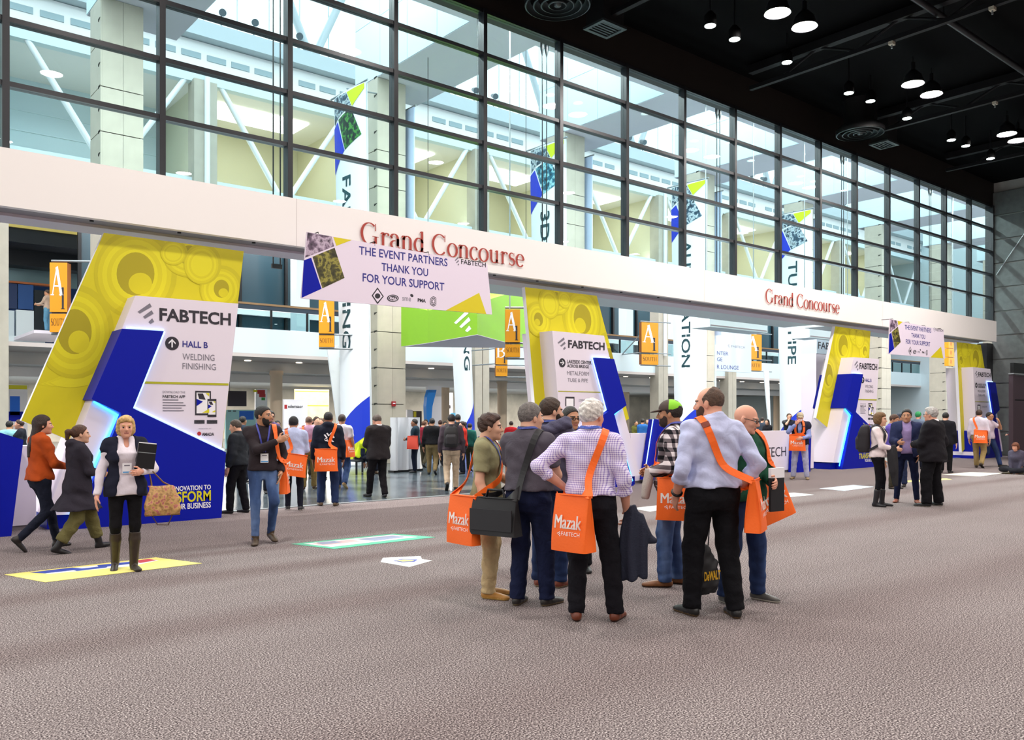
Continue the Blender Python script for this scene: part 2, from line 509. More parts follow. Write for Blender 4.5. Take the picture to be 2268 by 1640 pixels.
def lamp(x, y, z=9.9, label=None, group=None):
    r = thing('ceiling_lamp', label, 'lamp', (x, y, z), group=group)
    share('reflector', shade_me, r, (x, y, z)); share('bulb', bulb_me, r, (x, y, z)); share('stem', stem_me, r, (x, y, z))
seen = [(1722, 30, 'left of the nearest pair, at the top edge of the frame'), (1782, 60, 'right of the nearest pair, at the top edge of the frame'),
        (2022, 187, 'left of the middle pair under the black ceiling'), (2063, 210, 'right of the middle pair under the black ceiling'),
        (2230, 298, 'left of the farthest pair at the right edge'), (2254, 312, 'right of the farthest pair at the right edge')]
for px, py, w in seen:
    D = (9.9 - H0) * FPX / (921 - py); rx, ry = ray(px)
    lamp(rx * D, ry * D, 9.9, 'round lit high-bay lamp, ' + w)
for y in (3.8, -2.8, -9.5, -16):
    for x in (-14, -8, -2, 4.6, 10, 16, 22, 28, 33):
        lamp(x, y, 9.9, 'round black high-bay lamp outside the frame, over the carpet', 'hall lamps over the carpet behind the view')
for x in (-14, -8, -2, 4.0, 9.6):
    lamp(x, 9.6, 9.9, 'round black high-bay lamp outside the frame, over the carpet', 'hall lamps over the carpet behind the view')
# small downlights
GLOW = M('downlight_glow', 'eafff4', 0.5, emit=14)
for px, py, z, w in ((1573, 58, 9.7, 'first downlight from the left'), (1627, 88, 9.7, 'second downlight from the left'), (1743, 139, 9.9, 'dim downlight below the nearest lamps'),
                  (1880, 207, 9.7, 'bright greenish downlight above the far diffuser'), (1928, 225, 9.9, 'dim downlight beside the greenish one'), (2009, 263, 9.7, 'greenish downlight right of the far diffuser'),
                  (2107, 311, 9.7, 'left one of two close downlights'), (2139, 324, 9.7, 'right one of two close downlights'), (2194, 352, 9.7, 'rightmost downlight in the far ceiling')):
    D = (z - H0) * FPX / (921 - py); rx, ry = ray(px); x, y = rx * D, ry * D
    r = thing('downlight', 'small spot in the black ceiling, ' + w, 'downlight', (x, y, z))
    MB().lathe((x, y, z + 0.005), [(0.13, 0.0), (0.13, 0.2), (0.05, 0.3)], 14).build('housing', M('black_housing', '09090a', 0.7, spec=0.1), r)
    MB().lathe((x, y, z), [(0, 0), (0.115, 0.0), (0.115, 0.01)], 14).build('lens', GLOW, r)
    MB().tube([(x, y, z + 0.3), (x, y, 10.6)], 0.02, 6).build('stem', BLK, r)
# round air diffusers and square grilles
DIFF = M('diffuser_metal', '4a5254', 0.35, 0.6)
for px, py, w in ((1235, 14, 'large round ceiling diffuser near the top of the frame'), (1905, 298, 'round ceiling diffuser farther along above the glass wall')):
    D = (9.6 - H0) * FPX / (921 - py); rx, ry = ray(px); x, y = rx * D, ry * D
    r = thing('air_diffuser', w, 'air vent', (x, y, 9.6))
    MB().lathe((x, y, 9.62), [(0.66, 0.0), (0.66, 0.12), (0.45, 0.3), (0.45, 0.95)], 32).build('collar', M('duct_dark', '1b1a1c', 0.5), r)
    for a in (0.62, 0.46, 0.31, 0.16):
        MB().lathe((x, y, 9.6), [(a, 0.0), (a + 0.03, 0.01), (a - 0.08, 0.12)], 32).build('ring', DIFF, r)
    MB().lathe((x, y, 9.6), [(0.0, -0.02), (0.07, 0.0), (0.07, 0.1)], 16).build('cone', DIFF, r)
for px, py, w in ((1340, 66, 'small square air grille by the near round diffuser'), (1958, 322, 'small square air grille by the far round diffuser')):
    D = (9.75 - H0) * FPX / (921 - py); rx, ry = ray(px); x, y = rx * D, ry * D
    r = thing('air_grille', w, 'air vent', (x, y, 9.75))
    MB().box((x - .36, y - .3, 9.75), (x + .36, y - .22, 9.8)).box((x - .36, y + .22, 9.75), (x + .36, y + .3, 9.8)).box((x - .36, y - .22, 9.75), (x - .28, y + .22, 9.8)).box((x + .28, y - .22, 9.75), (x + .36, y + .22, 9.8)).build('frame', DIFF, r)
    for k in range(5):
        MB().box((x - .28, y - .19 + k * .085, 9.765), (x + .28, y - .15 + k * .085, 9.79)).build('slat', DIFF, r)
    MB().box((x - .3, y - .26, 9.8), (x + .3, y + .26, 10.6)).build('duct', M('duct_dark', '1b1a1c', 0.5), r)
# ceiling beams, trusses, pipes
BEAM = M('dark_steel', '121114', 0.6, spec=0.2)
for k, x in enumerate((13.0, 18.7, 24.4, 30.1)):
    r = thing('ceiling_beam', 'dark steel lattice girder crossing the black ceiling, number %s from the left' % ('one', 'two', 'three', 'four')[k], 'beam', (x, 0, 10))
    MB().box((x - .1, -20, 10.35), (x + .1, 12.9, 10.55)).build('chord', BEAM, r)
    MB().box((x - .06, -20, 9.93), (x + .06, 12.9, 10.03)).build('chord', BEAM, r)
    y = -4.0; s = 0
    while y < 12:
        a, b = (10.0, 10.4) if s % 2 == 0 else (10.4, 10.0)
        MB().tube([(x, y, a), (x, y + 1.0, b)], 0.03, 6).build('web', BEAM, r)
        y += 1.0; s += 1
    for j, yy in enumerate((9.2, 7.1)):
        q = thing('pipe_clamp', 'pale clamp fixed on the %s side of girder number %s' % (('far', 'near')[j], ('one', 'two', 'three', 'four')[k]), 'clamp', (x, yy, 9.9))
        MB().box((x - .07, yy - .05, 9.86), (x + .07, yy + .05, 9.93)).build('jaw', M('pale_clamp', 'b9b2a0', 0.5), q)
        MB().tube([(x, yy, 9.86), (x, yy, 9.78)], .02, 6).build('bolt', STEEL, q)
for k, (y, z, rr, w) in enumerate(((8.2, 10.2, .07, 'thin dark pipe running under the ceiling nearest the glass'), (5.6, 10.15, .09, 'dark pipe running under the ceiling further in'), (2.2, 10.1, .2, 'wide dark duct running under the black ceiling'))):
    r = thing('ceiling_pipe', w, 'pipe', (16, y, z))
    MB().tube([(-5, y, z), (35.4, y, z)], rr, 10).build('pipe_run', M('pipe_dark', '232226', 0.4, 0.3), r)
    for x in range(4, 35, 5):
        MB().tube([(x, y, z + rr), (x, y, 10.6)], .015, 5).build('hanger', BEAM, r)

# ------------------------------------------------------------------ the concourse behind the glass
YC, YB = 23.75, 32.0
struct('wall_end', MB().box((70, 13, 0), (70.3, 60, 20)), PALE)
struct('ceiling_strip', MB().box((-24, 13.85, 12.45), (72, 18.8, 12.9)), LILAC)
struct('ceiling_concourse', MB().box((-24, 13.85, 18.2), (72, 24.0, 18.5)), PALE)
PAN = M('pale_blue_panel', 'cfe2e6', 0.5)
for i in range(0, 9):
    X = 14.1 + 8.25 * (i - 2)
    # column
    c = thing('column', 'tall square stone-clad column in the concourse, %s from the left' % ('out of view', 'first', 'second', 'third', 'fourth', 'fifth', 'sixth', 'seventh', 'eighth')[i], 'column', (X + .5, YC + .5, 0))
    MB().box((X + .03, YC + .03, 0), (X + 1.0, YC + 1.0, 12.46)).build('core', STONEJ, c)
    z = 0.0
    side_me = MB().box((0, 0.0, 0.012), (0.04, 1.03, 1.158)).data('panel', [STONE])
    fr_me = MB().box((0.0, 0, 0.012), (0.505, 0.04, 1.158)).data('panel', [STONE])
    for k in range(11):
        z = k * 1.17 - 0.42
        if k == 0: continue
        share('panel', side_me, c, (X, YC, z))
        share('panel', fr_me, c, (X + 0.042, YC, z)); share('panel', fr_me, c, (X + 0.555, YC, z))
    MB().box((X, YC, 0), (X + 1.06, YC + .04, .74)).box((X, YC, 0), (X + .04, YC + 1.03, .74)).build('base_panel', STONE, c)
    nt_ = MB()
    for k in range(22):
        zz = k * 0.585 + .2
        nt_.prism([(X - .012, YC + .02, zz), (X - .012, YC + .2, zz - .0), (X - .012, YC + .2, zz - .07)], (.02, 0, 0))
    o = nt_.build('notch', M('notch_dark', '33332e', 0.8), c)
    # ceiling finger above the column
    r = thing('ceiling_finger', None, None, (X, 20, 12.5), kind='structure'); r.name = 'ceiling_beam_%d' % (i + 1)
    MB().box((X + .02, 18.8, 12.45), (X + 2.4, 25.2, 18.2)).build('casing', LILAC, r)
    for k in range(4):
        y0 = 18.8 + k * 1.6
        for j in range(3):
            MB().box((X, y0 + .015, 12.47 + j * 1.9), (X + .02, y0 + 1.585, 12.47 + j * 1.9 + 1.88)).build('panel', PAN, r)
# downlights in the soffit strip behind the glass, each with its own lamp
for k in range(24):
    x = -3 + 2.15 * k
    r = thing('soffit_downlight', 'small round light set in the pale soffit just behind the glass', 'downlight', (x, 17.6, 12.42), group='soffit downlights behind the glass')
    MB().lathe((x, 17.6, 12.42), [(0, 0), (.15, 0), (.15, .05)], 14).build('lens', GLOW, r)
    d = bpy.data.lights.new('soffit_lamp', 'AREA'); d.shape = 'DISK'; d.size = .3; d.energy = 330; d.color = (1, .97, .93)
    o = bpy.data.objects.new('soffit_lamp', d); o.location = (x, 17.6, 12.40); COL.objects.link(o); adopt(o, r)
# pairs of hanging cables
for k, p in enumerate((613, 1206, 1591, 1866, 2060)):
    x = xY(p, 18.3)
    r = thing('hanging_cable', 'pair of thin black cables hanging behind the glass, %s from the left' % ('first', 'second', 'third', 'fourth', 'fifth')[k], 'cable', (x, 18.3, 5))
    for d in (-.085, .085):
        MB().tube([(x + d, 18.3, 5.0), (x + d, 18.3, 12.1)], .016, 6).build('cable', BLK, r)
        MB().lathe((x + d, 18.3, 12.05), [(.016, -.1), (.06, .1), (.06, .41), (0, .41)], 10).build('cable_head', BLK, r)
    MB().box((x - .12, 18.27, 4.9), (x + .12, 18.33, 5.0)).build('cable_foot', BLK, r)

# ---- far side of the concourse: upper wall with braces
X0L, X0R = -20, 72
BAY = 0.2042 * YB
wl = thing('wall_far', None, None, (10, YB, 10), kind='structure')
MB().box((X0L, YB, 14.45), (X0R, YB + .3, 15.6)).build('vent_band', WHITE, wl)
MB().box((X0L, YB - .02, 14.05), (X0R, YB + .35, 14.45)).build('top_chord', PALE, wl)
MB().box((X0L, YB - .02, 9.9), (X0R, YB + .35, 10.45)).build('bottom_chord', PALE, wl)
MB().box((X0L, YB - .5, 15.62), (X0R, YB + .3, 16.2)).build('light_beam', M('pale_grey_beam', 'b9c4c9', 0.5), wl)
vent_me = MB().box((-.36, -.02, -.11), (.36, .02, .11)).data('vent', [M('vent_grey', '9fb0b5', 0.6)])
BR = M('white_brace', 'f2f6f8', 0.5)
for k in range(-3, 9):
    xc = 0.345 * YB + BAY * k           # a column of the back row
    if k > -3:
        if k == -1: xc -= .33
        MB().box((xc, YB - .25, 0), (xc + .42, YB + .4, 14.1)).box((xc + .5, YB - .2, 0), (xc + .88, YB + .4, 14.1)).build('pier', STONE, wl)
        MB().tube([(xc + .46, YB - .32, 4.97), (xc + .46, YB - .32, 14.4)], .1, 10).build('pipe', BR, wl)
    xm = 0.345 * YB + BAY * k + .45 + BAY / 2
    for s in (-1, 1):
        MB().tube([(xm + s * (BAY / 2 - .55), YB + .1, 14.3), (xm + s * .12, YB + .1, 10.2)], .11, 6).build('brace', BR, wl)
        # braces in the clerestory
        MB().tube([(xm + s * .1 + 1.1, YB - .1, 16.2), (xm + s * 1.9 + 1.1, YB - .1, 20.2)], .16, 6).build('brace', M('pale_grey_beam', 'b9c4c9', 0.5), wl)
    for q in range(-3, 4):
        if q in (0,): continue
        share('vent', vent_me, wl, (xm + q * .93, YB - .015, 15.05))
clm = thing('window_2', None, None, (10, YB, 18), kind='structure')
for k in range(60):
    x = -8 + k * 1.3
    MB().box((x - .02, YB + .05, 16.2), (x + .02, YB + .1, 20.6)).build('mullion', M('pale_mullion', 'c9d2d6', 0.5), clm)
MB().box((X0L, YB + .05, 18.6), (X0R, YB + .1, 18.64)).build('transom', MATS['pale_mullion'], clm)
MB().box((X0L, YB + .07, 16.2), (X0R, YB + .075, 20.6)).build('pane', glass_mat('sky_glass', 'ffffff'), clm)
# rooms behind the braces: warm beige, the leftmost one blue-grey
rm = thing('wall_upper_rooms', None, None, (10, 37, 12), kind='structure')
xs = xY(424, YB)
MB().box((X0L, 36.0, 9.8), (xs + .3, 36.2, 16)).build('back_wall', M('blue_grey_wall', 'cfe0e6', 0.6), rm)
MB().box((xs + .3, 37.5, 9.8), (X0R, 37.7, 16)).build('back_wall', BEIGE, rm)
MB().box((X0L, YB + .3, 14.1), (X0R, 38, 14.3)).build('room_ceiling', WHITE, rm)
MB().box((X0L, YB + .3, 9.7), (X0R, 38, 9.9)).build('room_floor', BEIGE, rm)
for k in range(-2, 9):
    x = xs + .44 + BAY * k
    MB().box((x - .1, YB + .4, 9.9), (x + .1, 37.6, 14.1)).build('partition', BEIGE if k >= 0 else MATS['blue_grey_wall'], rm)
for j in range(1, 6):
    MB().box((X0L, 35.96, 9.9 + j * .75), (xs, 36.0, 9.93 + j * .75)).build('joint', PALE, rm)
COVE = M('cove_light', 'fff4e4', 0.5, emit=5.0)
for k in range(0, 8):
    x = xs + 1.2 + BAY * k
    r = tag(MB().box((x, 33.6, 14.03), (x + BAY - 2.2, 35.4, 14.09)).build('cove_light', COVE), 'broad lit ceiling panel in the room behind brace bay %s' % ('one', 'two', 'three', 'four', 'five', 'six', 'seven', 'eight')[k], 'ceiling light')
# spotlights standing on the light beam
for k, p in enumerate((490, 562, 660, 985, 1050, 1093, 1345, 1390, 1423, 1662, 1690, 1830, 1866)):
    x = xY(p, YB - .4)
    r = thing('spotlight', 'small round theatre spotlight on the pale beam, %s from the left' % ('first', 'second', 'third', 'fourth', 'fifth', 'sixth', 'seventh', 'eighth', 'ninth', 'tenth', 'eleventh', 'twelfth', 'thirteenth')[k], 'spotlight', (x, YB - .4, 16.2))
    MB().tube([(x, YB - .4, 16.2), (x, YB - .4, 16.6)], .03, 6).build('stand', STEEL, r)
    MB().tube([(x + .1, YB - .2, 16.85), (x, YB - .5, 16.7), (x - .02, YB - .6, 16.66)], [.09, .13, .14], 14).build('head', M('spot_dark', '5c666c', 0.4, .4), r)

# ---- balcony level and the lobby below it
XL = 8.0
MB().box((XL, YB, 3.99), (X0R, YB + .25, 4.97)).build('wall_balcony', PALE)['kind'] = 'structure'
MB().box((X0L, 41.6, 3.99), (XL, 41.9, 4.97)).build('wall_balcony_left', PALE)['kind'] = 'structure'
struct('floor_upper', MB().box((XL, YB + .25, 4.5), (X0R, 36, 4.9)).box((X0L, 41.9, 4.5), (XL, 46, 4.9)), LILAC)
TEAL = M('dark_teal_glass', '1f3a44', 0.25)
ub = thing('wall_upper_back', None, None, (10, 35.5, 7), kind='structure')
MB().box((XL, 35.6, 4.9), (X0R, 35.8, 9.8)).build('dark_glazing', TEAL, ub)
MB().box((XL, 35.4, 5.9), (X0R, 35.6, 6.25)).build('bulkhead', WHITE, ub)
for k in range(30):
    x = XL + k * 2.1
    MB().box((x - .06, 35.45, 4.9), (x + .06, 35.6, 9.8)).build('mullion', BLK, ub)
for k in range(12):
    x = 11.9 + k * 4.1
    MB().box((x, 33.6, 4.9), (x + .6, 34.2, 9.7)).build('pillar', PALE, ub)
struct('ceiling_upper', MB().box((XL, YB + .2, 9.3), (X0R, 36, 9.5)), WHITE)
rl = thing('balcony_rail', 'glass balcony balustrade with dark posts and an orange-tinted handrail', 'railing', (20, YB + .1, 4.97))
MB().box((XL, YB + .05, 5.9), (X0R, YB + .16, 5.98)).build('handrail', M('wood_rail', '8a6a45', 0.5), rl)
MB().box((XL, YB + .07, 5.72), (X0R, YB + .13, 5.9)).build('rail_plate', M('navy_steel', '203040', 0.4), rl)
GL2 = glass_mat('rail_glass', 'd5e6e6')
for k in range(40):
    x = XL + k * 1.55
    MB().box((x - .035, YB + .06, 4.97), (x + .035, YB + .14, 5.75)).build('post', BLK, rl)
    MB().box((x + .05, YB + .09, 5.0), (x + 1.5, YB + .105, 5.7)).build('pane', GL2, rl)
# left recess: dark stair lobby with blue panels
lf = thing('wall_left_recess', None, None, (2, 44, 6), kind='structure')
NAVY = M('navy_panel', '12233f', 0.4)
MB().box((X0L, 45.8, 4.9), (XL + 6, 46, 7.8)).build('blue_wall', M('deep_blue_wall', '16396e', 0.4), lf)
MB().box((X0L, 43.4, 8.3), (XL + 6, 46, 9.0)).build('dark_band', M('very_dark', '0f151c', 0.5), lf)
MB().box((X0L, 44.4, 7.6), (XL + 6, 44.6, 8.3)).build('steel_band', M('brushed_blue', '7f9aa0', 0.3, 0.5), lf)
MB().box((X0L, 41.6, 9.0), (XL + 6, 46, 12.0)).build('lintel', M('very_dark', '0f151c', 0.5), lf)
MB().box((X0L, 41.5, 9.62), (XL + 3, 41.6, 9.9)).build('warm_strip', M('warm_trim', 'd8c36a', 0.5), lf)
for k, (p0, p1, z0, z1, c) in enumerate(((18, 32, 4.9, 6.2, 'd5e4e8'), (36, 75, 4.9, 6.25, 'e6f1f4'), (76, 118, 4.9, 7.2, '0e1b22'), (20, 38, 6.3, 7.4, '122c57'), (40, 74, 6.3, 7.4, '1c4a86'))):
    MB().box((xY(p0, 43), 43, z0), (xY(p1, 43), 43.3, z1)).build('counter_panel', M('recess_%d' % k, c, 0.5), lf)
MB().box((xY(18, 43), 42.9, 7.42), (xY(120, 43), 43.3, 7.5)).build('copper_trim', M('copper_trim', 'a45a2a', .5), lf)

# lobby under the balcony
lob = thing('ceiling_lobby', None, None, (15, 36, 3.9), kind='structure')
SOFF = M('taupe_soffit', 'cbbfb9', 0.6)
MB().box((X0L, YB, 3.85), (X0R, 36, 3.99)).build('soffit', SOFF, lob)
MB().box((X0L, 35.0, 3.42), (X0R, 36.2, 3.86)).build('bulkhead', M('grey_bulkhead', 'c6c4c1', 0.5), lob)
MB().box((X0L, 36.9, 3.05), (X0R, 37.1, 3.5)).build('white_bulkhead', WHITE, lob)
MB().box((X0L, 36.2, 3.4), (X0R, 60, 3.5)).build('lobby_ceiling', M('lobby_ceiling', 'cfcac6', 0.6), lob)
WARM = M('warm_downlight', 'ffe9cc', 0.5, emit=14)
for k in range(26):
    x = -2 + k * 2.3
    MB().lathe((x, 34.2, 3.83), [(0, 0), (.13, 0), (.13, .05)], 12).build('downlight', WARM)
    tag(COL.objects[-1], 'round warm downlight in the taupe soffit under the balcony', 'downlight', 'downlights under the balcony')
for k in range(20):
    x = -2 + k * 3.0
    MB().box((x, 41, 3.36), (x + 1.2, 42.2, 3.395)).build('ceiling_light', M('lobby_panel_glow', 'fff6e8', .5, emit=10))
    tag(COL.objects[-1], 'square lit ceiling panel deep inside the ground-floor lobby', 'ceiling light', 'lobby ceiling panels')
struct('wall_lobby_back', MB().box((X0L, 56, 0), (X0R, 56.3, 3.6)), M('lobby_wall', 'd6cfc0', 0.7, noise=(0.6, 0.3)))
for k, p in enumerate((612, 1112, 1185, 1385, 760, 985, 1720)):
    Y = (35, 36, 40, 38, 40, 38, 40)[k]
    x = xY(p, Y)
    r = thing('round_column', 'round tan column under the balcony, %s' % ('left of the swept white column banner', 'right of the second column banner', 'hidden behind the group of talking men', 'right of the second yellow tower', 'behind the first column banner', 'behind the second column banner', 'behind the farther column banner')[k], 'column', (x, Y, 0))
    MB().lathe((x, Y, 0), [(.26, 0), (.26, 3.3), (.3, 3.32), (.3, 3.5)], 20).build('shaft', M('tan_column', 'dac2a8', 0.6), r)
    MB().lathe((x, Y, 0), [(.3, 0.0), (.3, .12), (.26, .14)], 20).build('column_base', STEEL, r)
# ================================================================== towers, signs, banners
TW = M('tower_white', 'e8deea', 0.45)
TBLUE = M('tower_blue', '0617a0', 0.45, spec=0.2)
YEL = M('tower_yellow', 'd2c60e', 0.45)
YEL_D = M('tower_yellow_dark', 'c6ba0b', 0.45)
YEL_L = M('tower_yellow_light', 'dcd216', 0.45)
YEL_M = M('tower_yellow_mid', 'c6ba0a', 0.45)
INK = M('ink_black', '2a2630', 0.5)
INKG = M('ink_grey', '7c7884', 0.5)
INKB = M('ink_blue', '2a2a86', 0.5)
OLIVE = M('olive_line', 'b4b21c', 0.5)
CYAN = M('led_cyan', '38b8ff', 0.5, emit=5.0)
LEDW = M('led_pale', 'a8d4ff', 0.5, emit=1.8)
PRINTW = M('print_white', 'f4f2f6', 0.5)
PHOTO = ramp_mat('photo_print_mauve', 9, [(0.3, '2a2030'), (0.45, '6f5a70'), (0.55, 'c8b4c8'), (0.7, '3a2a3c')], 0.5, detail=6)
PHOTO2 = ramp_mat('photo_print_olive', 9, [(0.3, '17170c'), (0.47, '4a4618'), (0.55, '9c9440'), (0.68, '1d1a16')], 0.5, detail=6)

def clip(poly, convex):
    out = list(poly)
    area = sum(convex[i][0] * convex[(i + 1) % len(convex)][1] - convex[(i + 1) % len(convex)][0] * convex[i][1] for i in range(len(convex)))
    cv = convex if area > 0 else convex[::-1]
    for i in range(len(cv)):
        a, b = cv[i], cv[(i + 1) % len(cv)]
        ins = lambda p: (b[0] - a[0]) * (p[1] - a[1]) - (b[1] - a[1]) * (p[0] - a[0]) >= 0
        src, out = out, []
        for k in range(len(src)):
            p, q = src[k], src[(k + 1) % len(src)]
            ip, iq = ins(p), ins(q)
            if ip: out.append(p)
            if ip != iq:
                d1 = (b[0] - a[0]) * (p[1] - a[1]) - (b[1] - a[1]) * (p[0] - a[0])
                d2 = (b[0] - a[0]) * (q[1] - a[1]) - (b[1] - a[1]) * (q[0] - a[0])
                t = d1 / (d1 - d2)
                out.append((p[0] + (q[0] - p[0]) * t, p[1] + (q[1] - p[1]) * t))
        if not out: return []
    return out
def ell(cx, cy, rx, ry, n=28, rot=0, a0=0, a1=360):
    c, s = math.cos(math.radians(rot)), math.sin(math.radians(rot))
    pts = []
    for i in range(n + (0 if a1 - a0 == 360 else 1)):
        t = math.radians(a0 + (a1 - a0) * i / n)
        x, y = rx * math.cos(t), ry * math.sin(t)
        pts.append((cx + x * c - y * s, cy + x * s + y * c))
    return pts

TY = 12.8
XR1 = xY(528, TY)
def loc1(px, py, Y=TY):
    p = atY(px, py, Y); return (p.x - XR1, p.z)
XL2 = xY(1223, TY)
def loc2(px, py, Y=TY):
    p = atY(px, py, Y); return (p.x - XL2, p.z)
SLAB = [loc1(230, 516, 13.2), loc1(540, 557, 13.2), (.13, 3.15), (-.19, .22), loc1(47, 932, 13.2)]
BODY = [loc1(300, 655), loc1(528, 673), loc1(490, 1003), loc1(487, 1130), loc1(101, 1142)]
BAR = [loc1(270, 730), loc1(358, 735), loc1(290, 905), loc1(265, 916), loc1(203, 885)]
BASE = [loc1(265, 916), loc1(290, 905), loc1(495, 1002), loc1(485, 1148), loc1(158, 1172)]
BASE[3] = (BASE[3][0], 0.0); BASE[4] = (BASE[4][0], 0.0)

def logo_bars(mb, u0, v0, w, h, fn, mi):
    """three slanted rounded bars of the show's emblem, longest on top"""
    for (x, y, L) in ((0.0, .55, .80), (.30, .28, .58), (.62, .0, .25)):
        a = (u0 + w * x, v0 + h * y); dx, dy = w * L * .86, h * L * .55
        tx, ty = w * .12, -h * .20
        poly_on(mb, [(a[0], a[1]), (a[0] + tx, a[1] + ty + h * .1), (a[0] + tx + dx, a[1] + ty + dy + h * .1), (a[0] + dx * 1.02, a[1] + dy + h * .09)], fn, mi)

def tower(xr, mirror, label, sides, full):
    sgn = -1 if mirror else 1
    sdx = .14 if mirror else 0.0
    W = lambda p, Y: Vector((xr + sgn * p[0], Y, p[1]))
    r = thing('display_tower', label, 'display tower', (xr + sgn * -1.0, 13.2, 0))
    # leaning yellow slab with white edges
    s = MB(); s.prism([W((p[0] + sdx, p[1]), 13.2) for p in SLAB], (0, .1, 0), 0, side=1); s.build('yellow_slab', [YEL, PRINTW], r)
    art = Prints()
    def ring(cx, cy, rx, ry, mi, off):
        q = clip([loc1(x, y, 13.2) for x, y in ell(cx, cy, rx, ry)], SLAB)
        if len(q) > 2: art.face([W((p[0] + sdx, p[1]), 13.2 - off) for p in q], mi)
    for i, (cx, cy, rx, ry, ix, iy) in enumerate(((300, 607, 92, 100, 42, 48), (165, 735, 88, 105, 38, 50), (418, 566, 58, 48, 22, 22), (490, 640, 48, 52, 17, 20), (448, 585, 42, 46, 0, 0), (385, 560, 30, 28, 0, 0))):
        o = .002 + i * .0012
        art.cut('printed_coil')
        ring(cx, cy, rx, ry, 0, o)
        for k in range(1, 5):
            f = 1 - k * .11
            ring(cx - 2, cy + 2, rx * f, ry * f, (1, 2)[k % 2], o + .0002 * k)
        if ix:
            ring(cx, cy, ix, iy, 3, o + .001); ring(cx + ix * .25, cy + iy * .45, ix * .62, iy * .5, 2, o + .0011)
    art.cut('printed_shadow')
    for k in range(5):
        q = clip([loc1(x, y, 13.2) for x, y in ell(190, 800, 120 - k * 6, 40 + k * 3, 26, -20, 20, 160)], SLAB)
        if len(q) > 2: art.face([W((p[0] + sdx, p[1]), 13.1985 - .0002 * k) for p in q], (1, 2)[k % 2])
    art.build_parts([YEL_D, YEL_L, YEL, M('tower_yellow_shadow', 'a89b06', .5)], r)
    # white body
    MB().prism([W(p, TY) for p in BODY], (0, .95, 0)).build('body', TW, r)
    # blue bar wraps round the side; blue base
    bar = [(p[0] - (.025 if i in (0, 4) else 0), p[1]) for i, p in enumerate(BAR)]
    MB().prism([W(p, TY - .1) for p in bar], (0, 1.07, 0)).build('blue_bar', TBLUE, r)
    MB().prism([W(p, TY - .1) for p in BASE], (0, 1.07, 0)).build('blue_base', TBLUE, r)
    kx0, kx1 = loc1(130, 1150)[0], loc1(170, 1150)[0]
    MB().prism([W(p, TY + .12) for p in ((kx0 - .12, 0), (kx1, 0), (kx1, BODY[-1][1] - .02), (kx0 - .12, BODY[-1][1] - .02))], (0, .7, 0)).build('kick_plinth', TBLUE, r)
    # light strips
    led = MB()
    def strip(a, b, w=.014):
        led.tube([W(a, TY - .03), W(b, TY - .03)], w, 6)
    off = lambda p, dx, dz: (p[0] + dx, p[1] + dz)
    strip(off(BAR[4], .02, -.03), off(BAR[3], -.03, -.03)); strip(off(BASE[0], -.035, -.02), (BASE[4][0] - .035, .1))
    led.build('light_strip', CYAN, r)
    led = MB()
    strip(off(BAR[1], .03, .0), off(BAR[2], .03, .02), .014); strip(off(BAR[2], .03, .02), off(BASE[2], 0, .03), .014); strip(off(BAR[0], .05, .025), off(BAR[1], .02, .025), .014)
    led.build('light_strip', LEDW, r)
    # graphics on the front
    g = Prints(); ink = [INK, INKG, INKB, OLIVE, PRINTW, M('store_badge', '3a3840', .5), M('print_red', 'b3262c', .5), TBLUE, YEL_L]
    yf = TY - .004
    if not mirror:
        LC, fn = loc1, (lambda u, v: Vector((xr + u, yf, v)))
    else:
        LC, fn = loc2, (lambda u, v: Vector((xr + u, yf, v)))
    def txt(s_, x0, x1, yt, yb, mi, bold=0.0):
        g.cut('lettering')
        a = LC(x0, yb); b = LC(x0, yt); c = LC(x1, yb)
        text_on(g, s_, fn, a[0], a[1], c[0], b[1], mi, bold)
    def rect(x0, x1, yt, yb, mi, dy=0.0):
        a = LC(x0, yb); b = LC(x0, yt); c = LC(x1, yb)
        f2 = lambda u, v: fn(u, v) - Vector((0, dy, 0))
        poly_on(g, [(a[0], a[1]), (c[0], a[1]), (c[0], b[1]), (a[0], b[1])], f2, mi)
    def circ(cx, cy, rr, mi, dy=0.0):
        g.cut('direction_arrow' if rr > 8 else 'sponsor_emblem')
        a = LC(cx, cy); b = LC(cx, cy - rr)
        f2 = lambda u, v: fn(u, v) - Vector((0, dy, 0))
        R_ = b[1] - a[1]
        poly_on(g, [(a[0] + R_ * math.cos(t * math.pi / 12), a[1] + R_ * math.sin(t * math.pi / 12)) for t in range(24)], f2, mi)
        return a, R_, f2
    def arrow(a, R_, f2, d):
        rot = lambda x, y: (a[0] + R_ * (x if d == 0 else y), a[1] + R_ * (y if d == 0 else -x))
        f3 = lambda u, v: f2(u, v) - Vector((0, .001, 0))
        poly_on(g, [rot(-.1, -.6), rot(.1, -.6), rot(.1, .4), rot(-.1, .4)], f3, 4)
        poly_on(g, [rot(0, .65), rot(-.5, .12), rot(-.5, -.12), rot(0, .38)], f3, 4); poly_on(g, [rot(0, .65), rot(0, .38), rot(.5, -.12), rot(.5, .12)], f3, 4)
    if not mirror:
        a = loc1(305, 712); b = loc1(343, 676)
        g.cut('emblem'); logo_bars(g, a[0], a[1], b[0] - a[0], b[1] - a[1], fn, 1)
        txt('FABTECH', 353, 511, 682, 711, 0, .03)
        arrow(*circ(381, 761, 15, 0), 0)
        txt('HALL B', 404, 460, 755, 769, 2, .02); txt('WELDING', 404, 475, 783, 797, 1); txt('FINISHING', 404, 478, 804, 818, 1)
        g.cut('olive_line'); rect(316, 506, 845, 850, 3)
        txt('DOWNLOAD THE', 360, 410, 866, 871, 1); txt('FABTECH APP', 360, 410, 875, 882, 0, .02)
        g.cut('small_print')
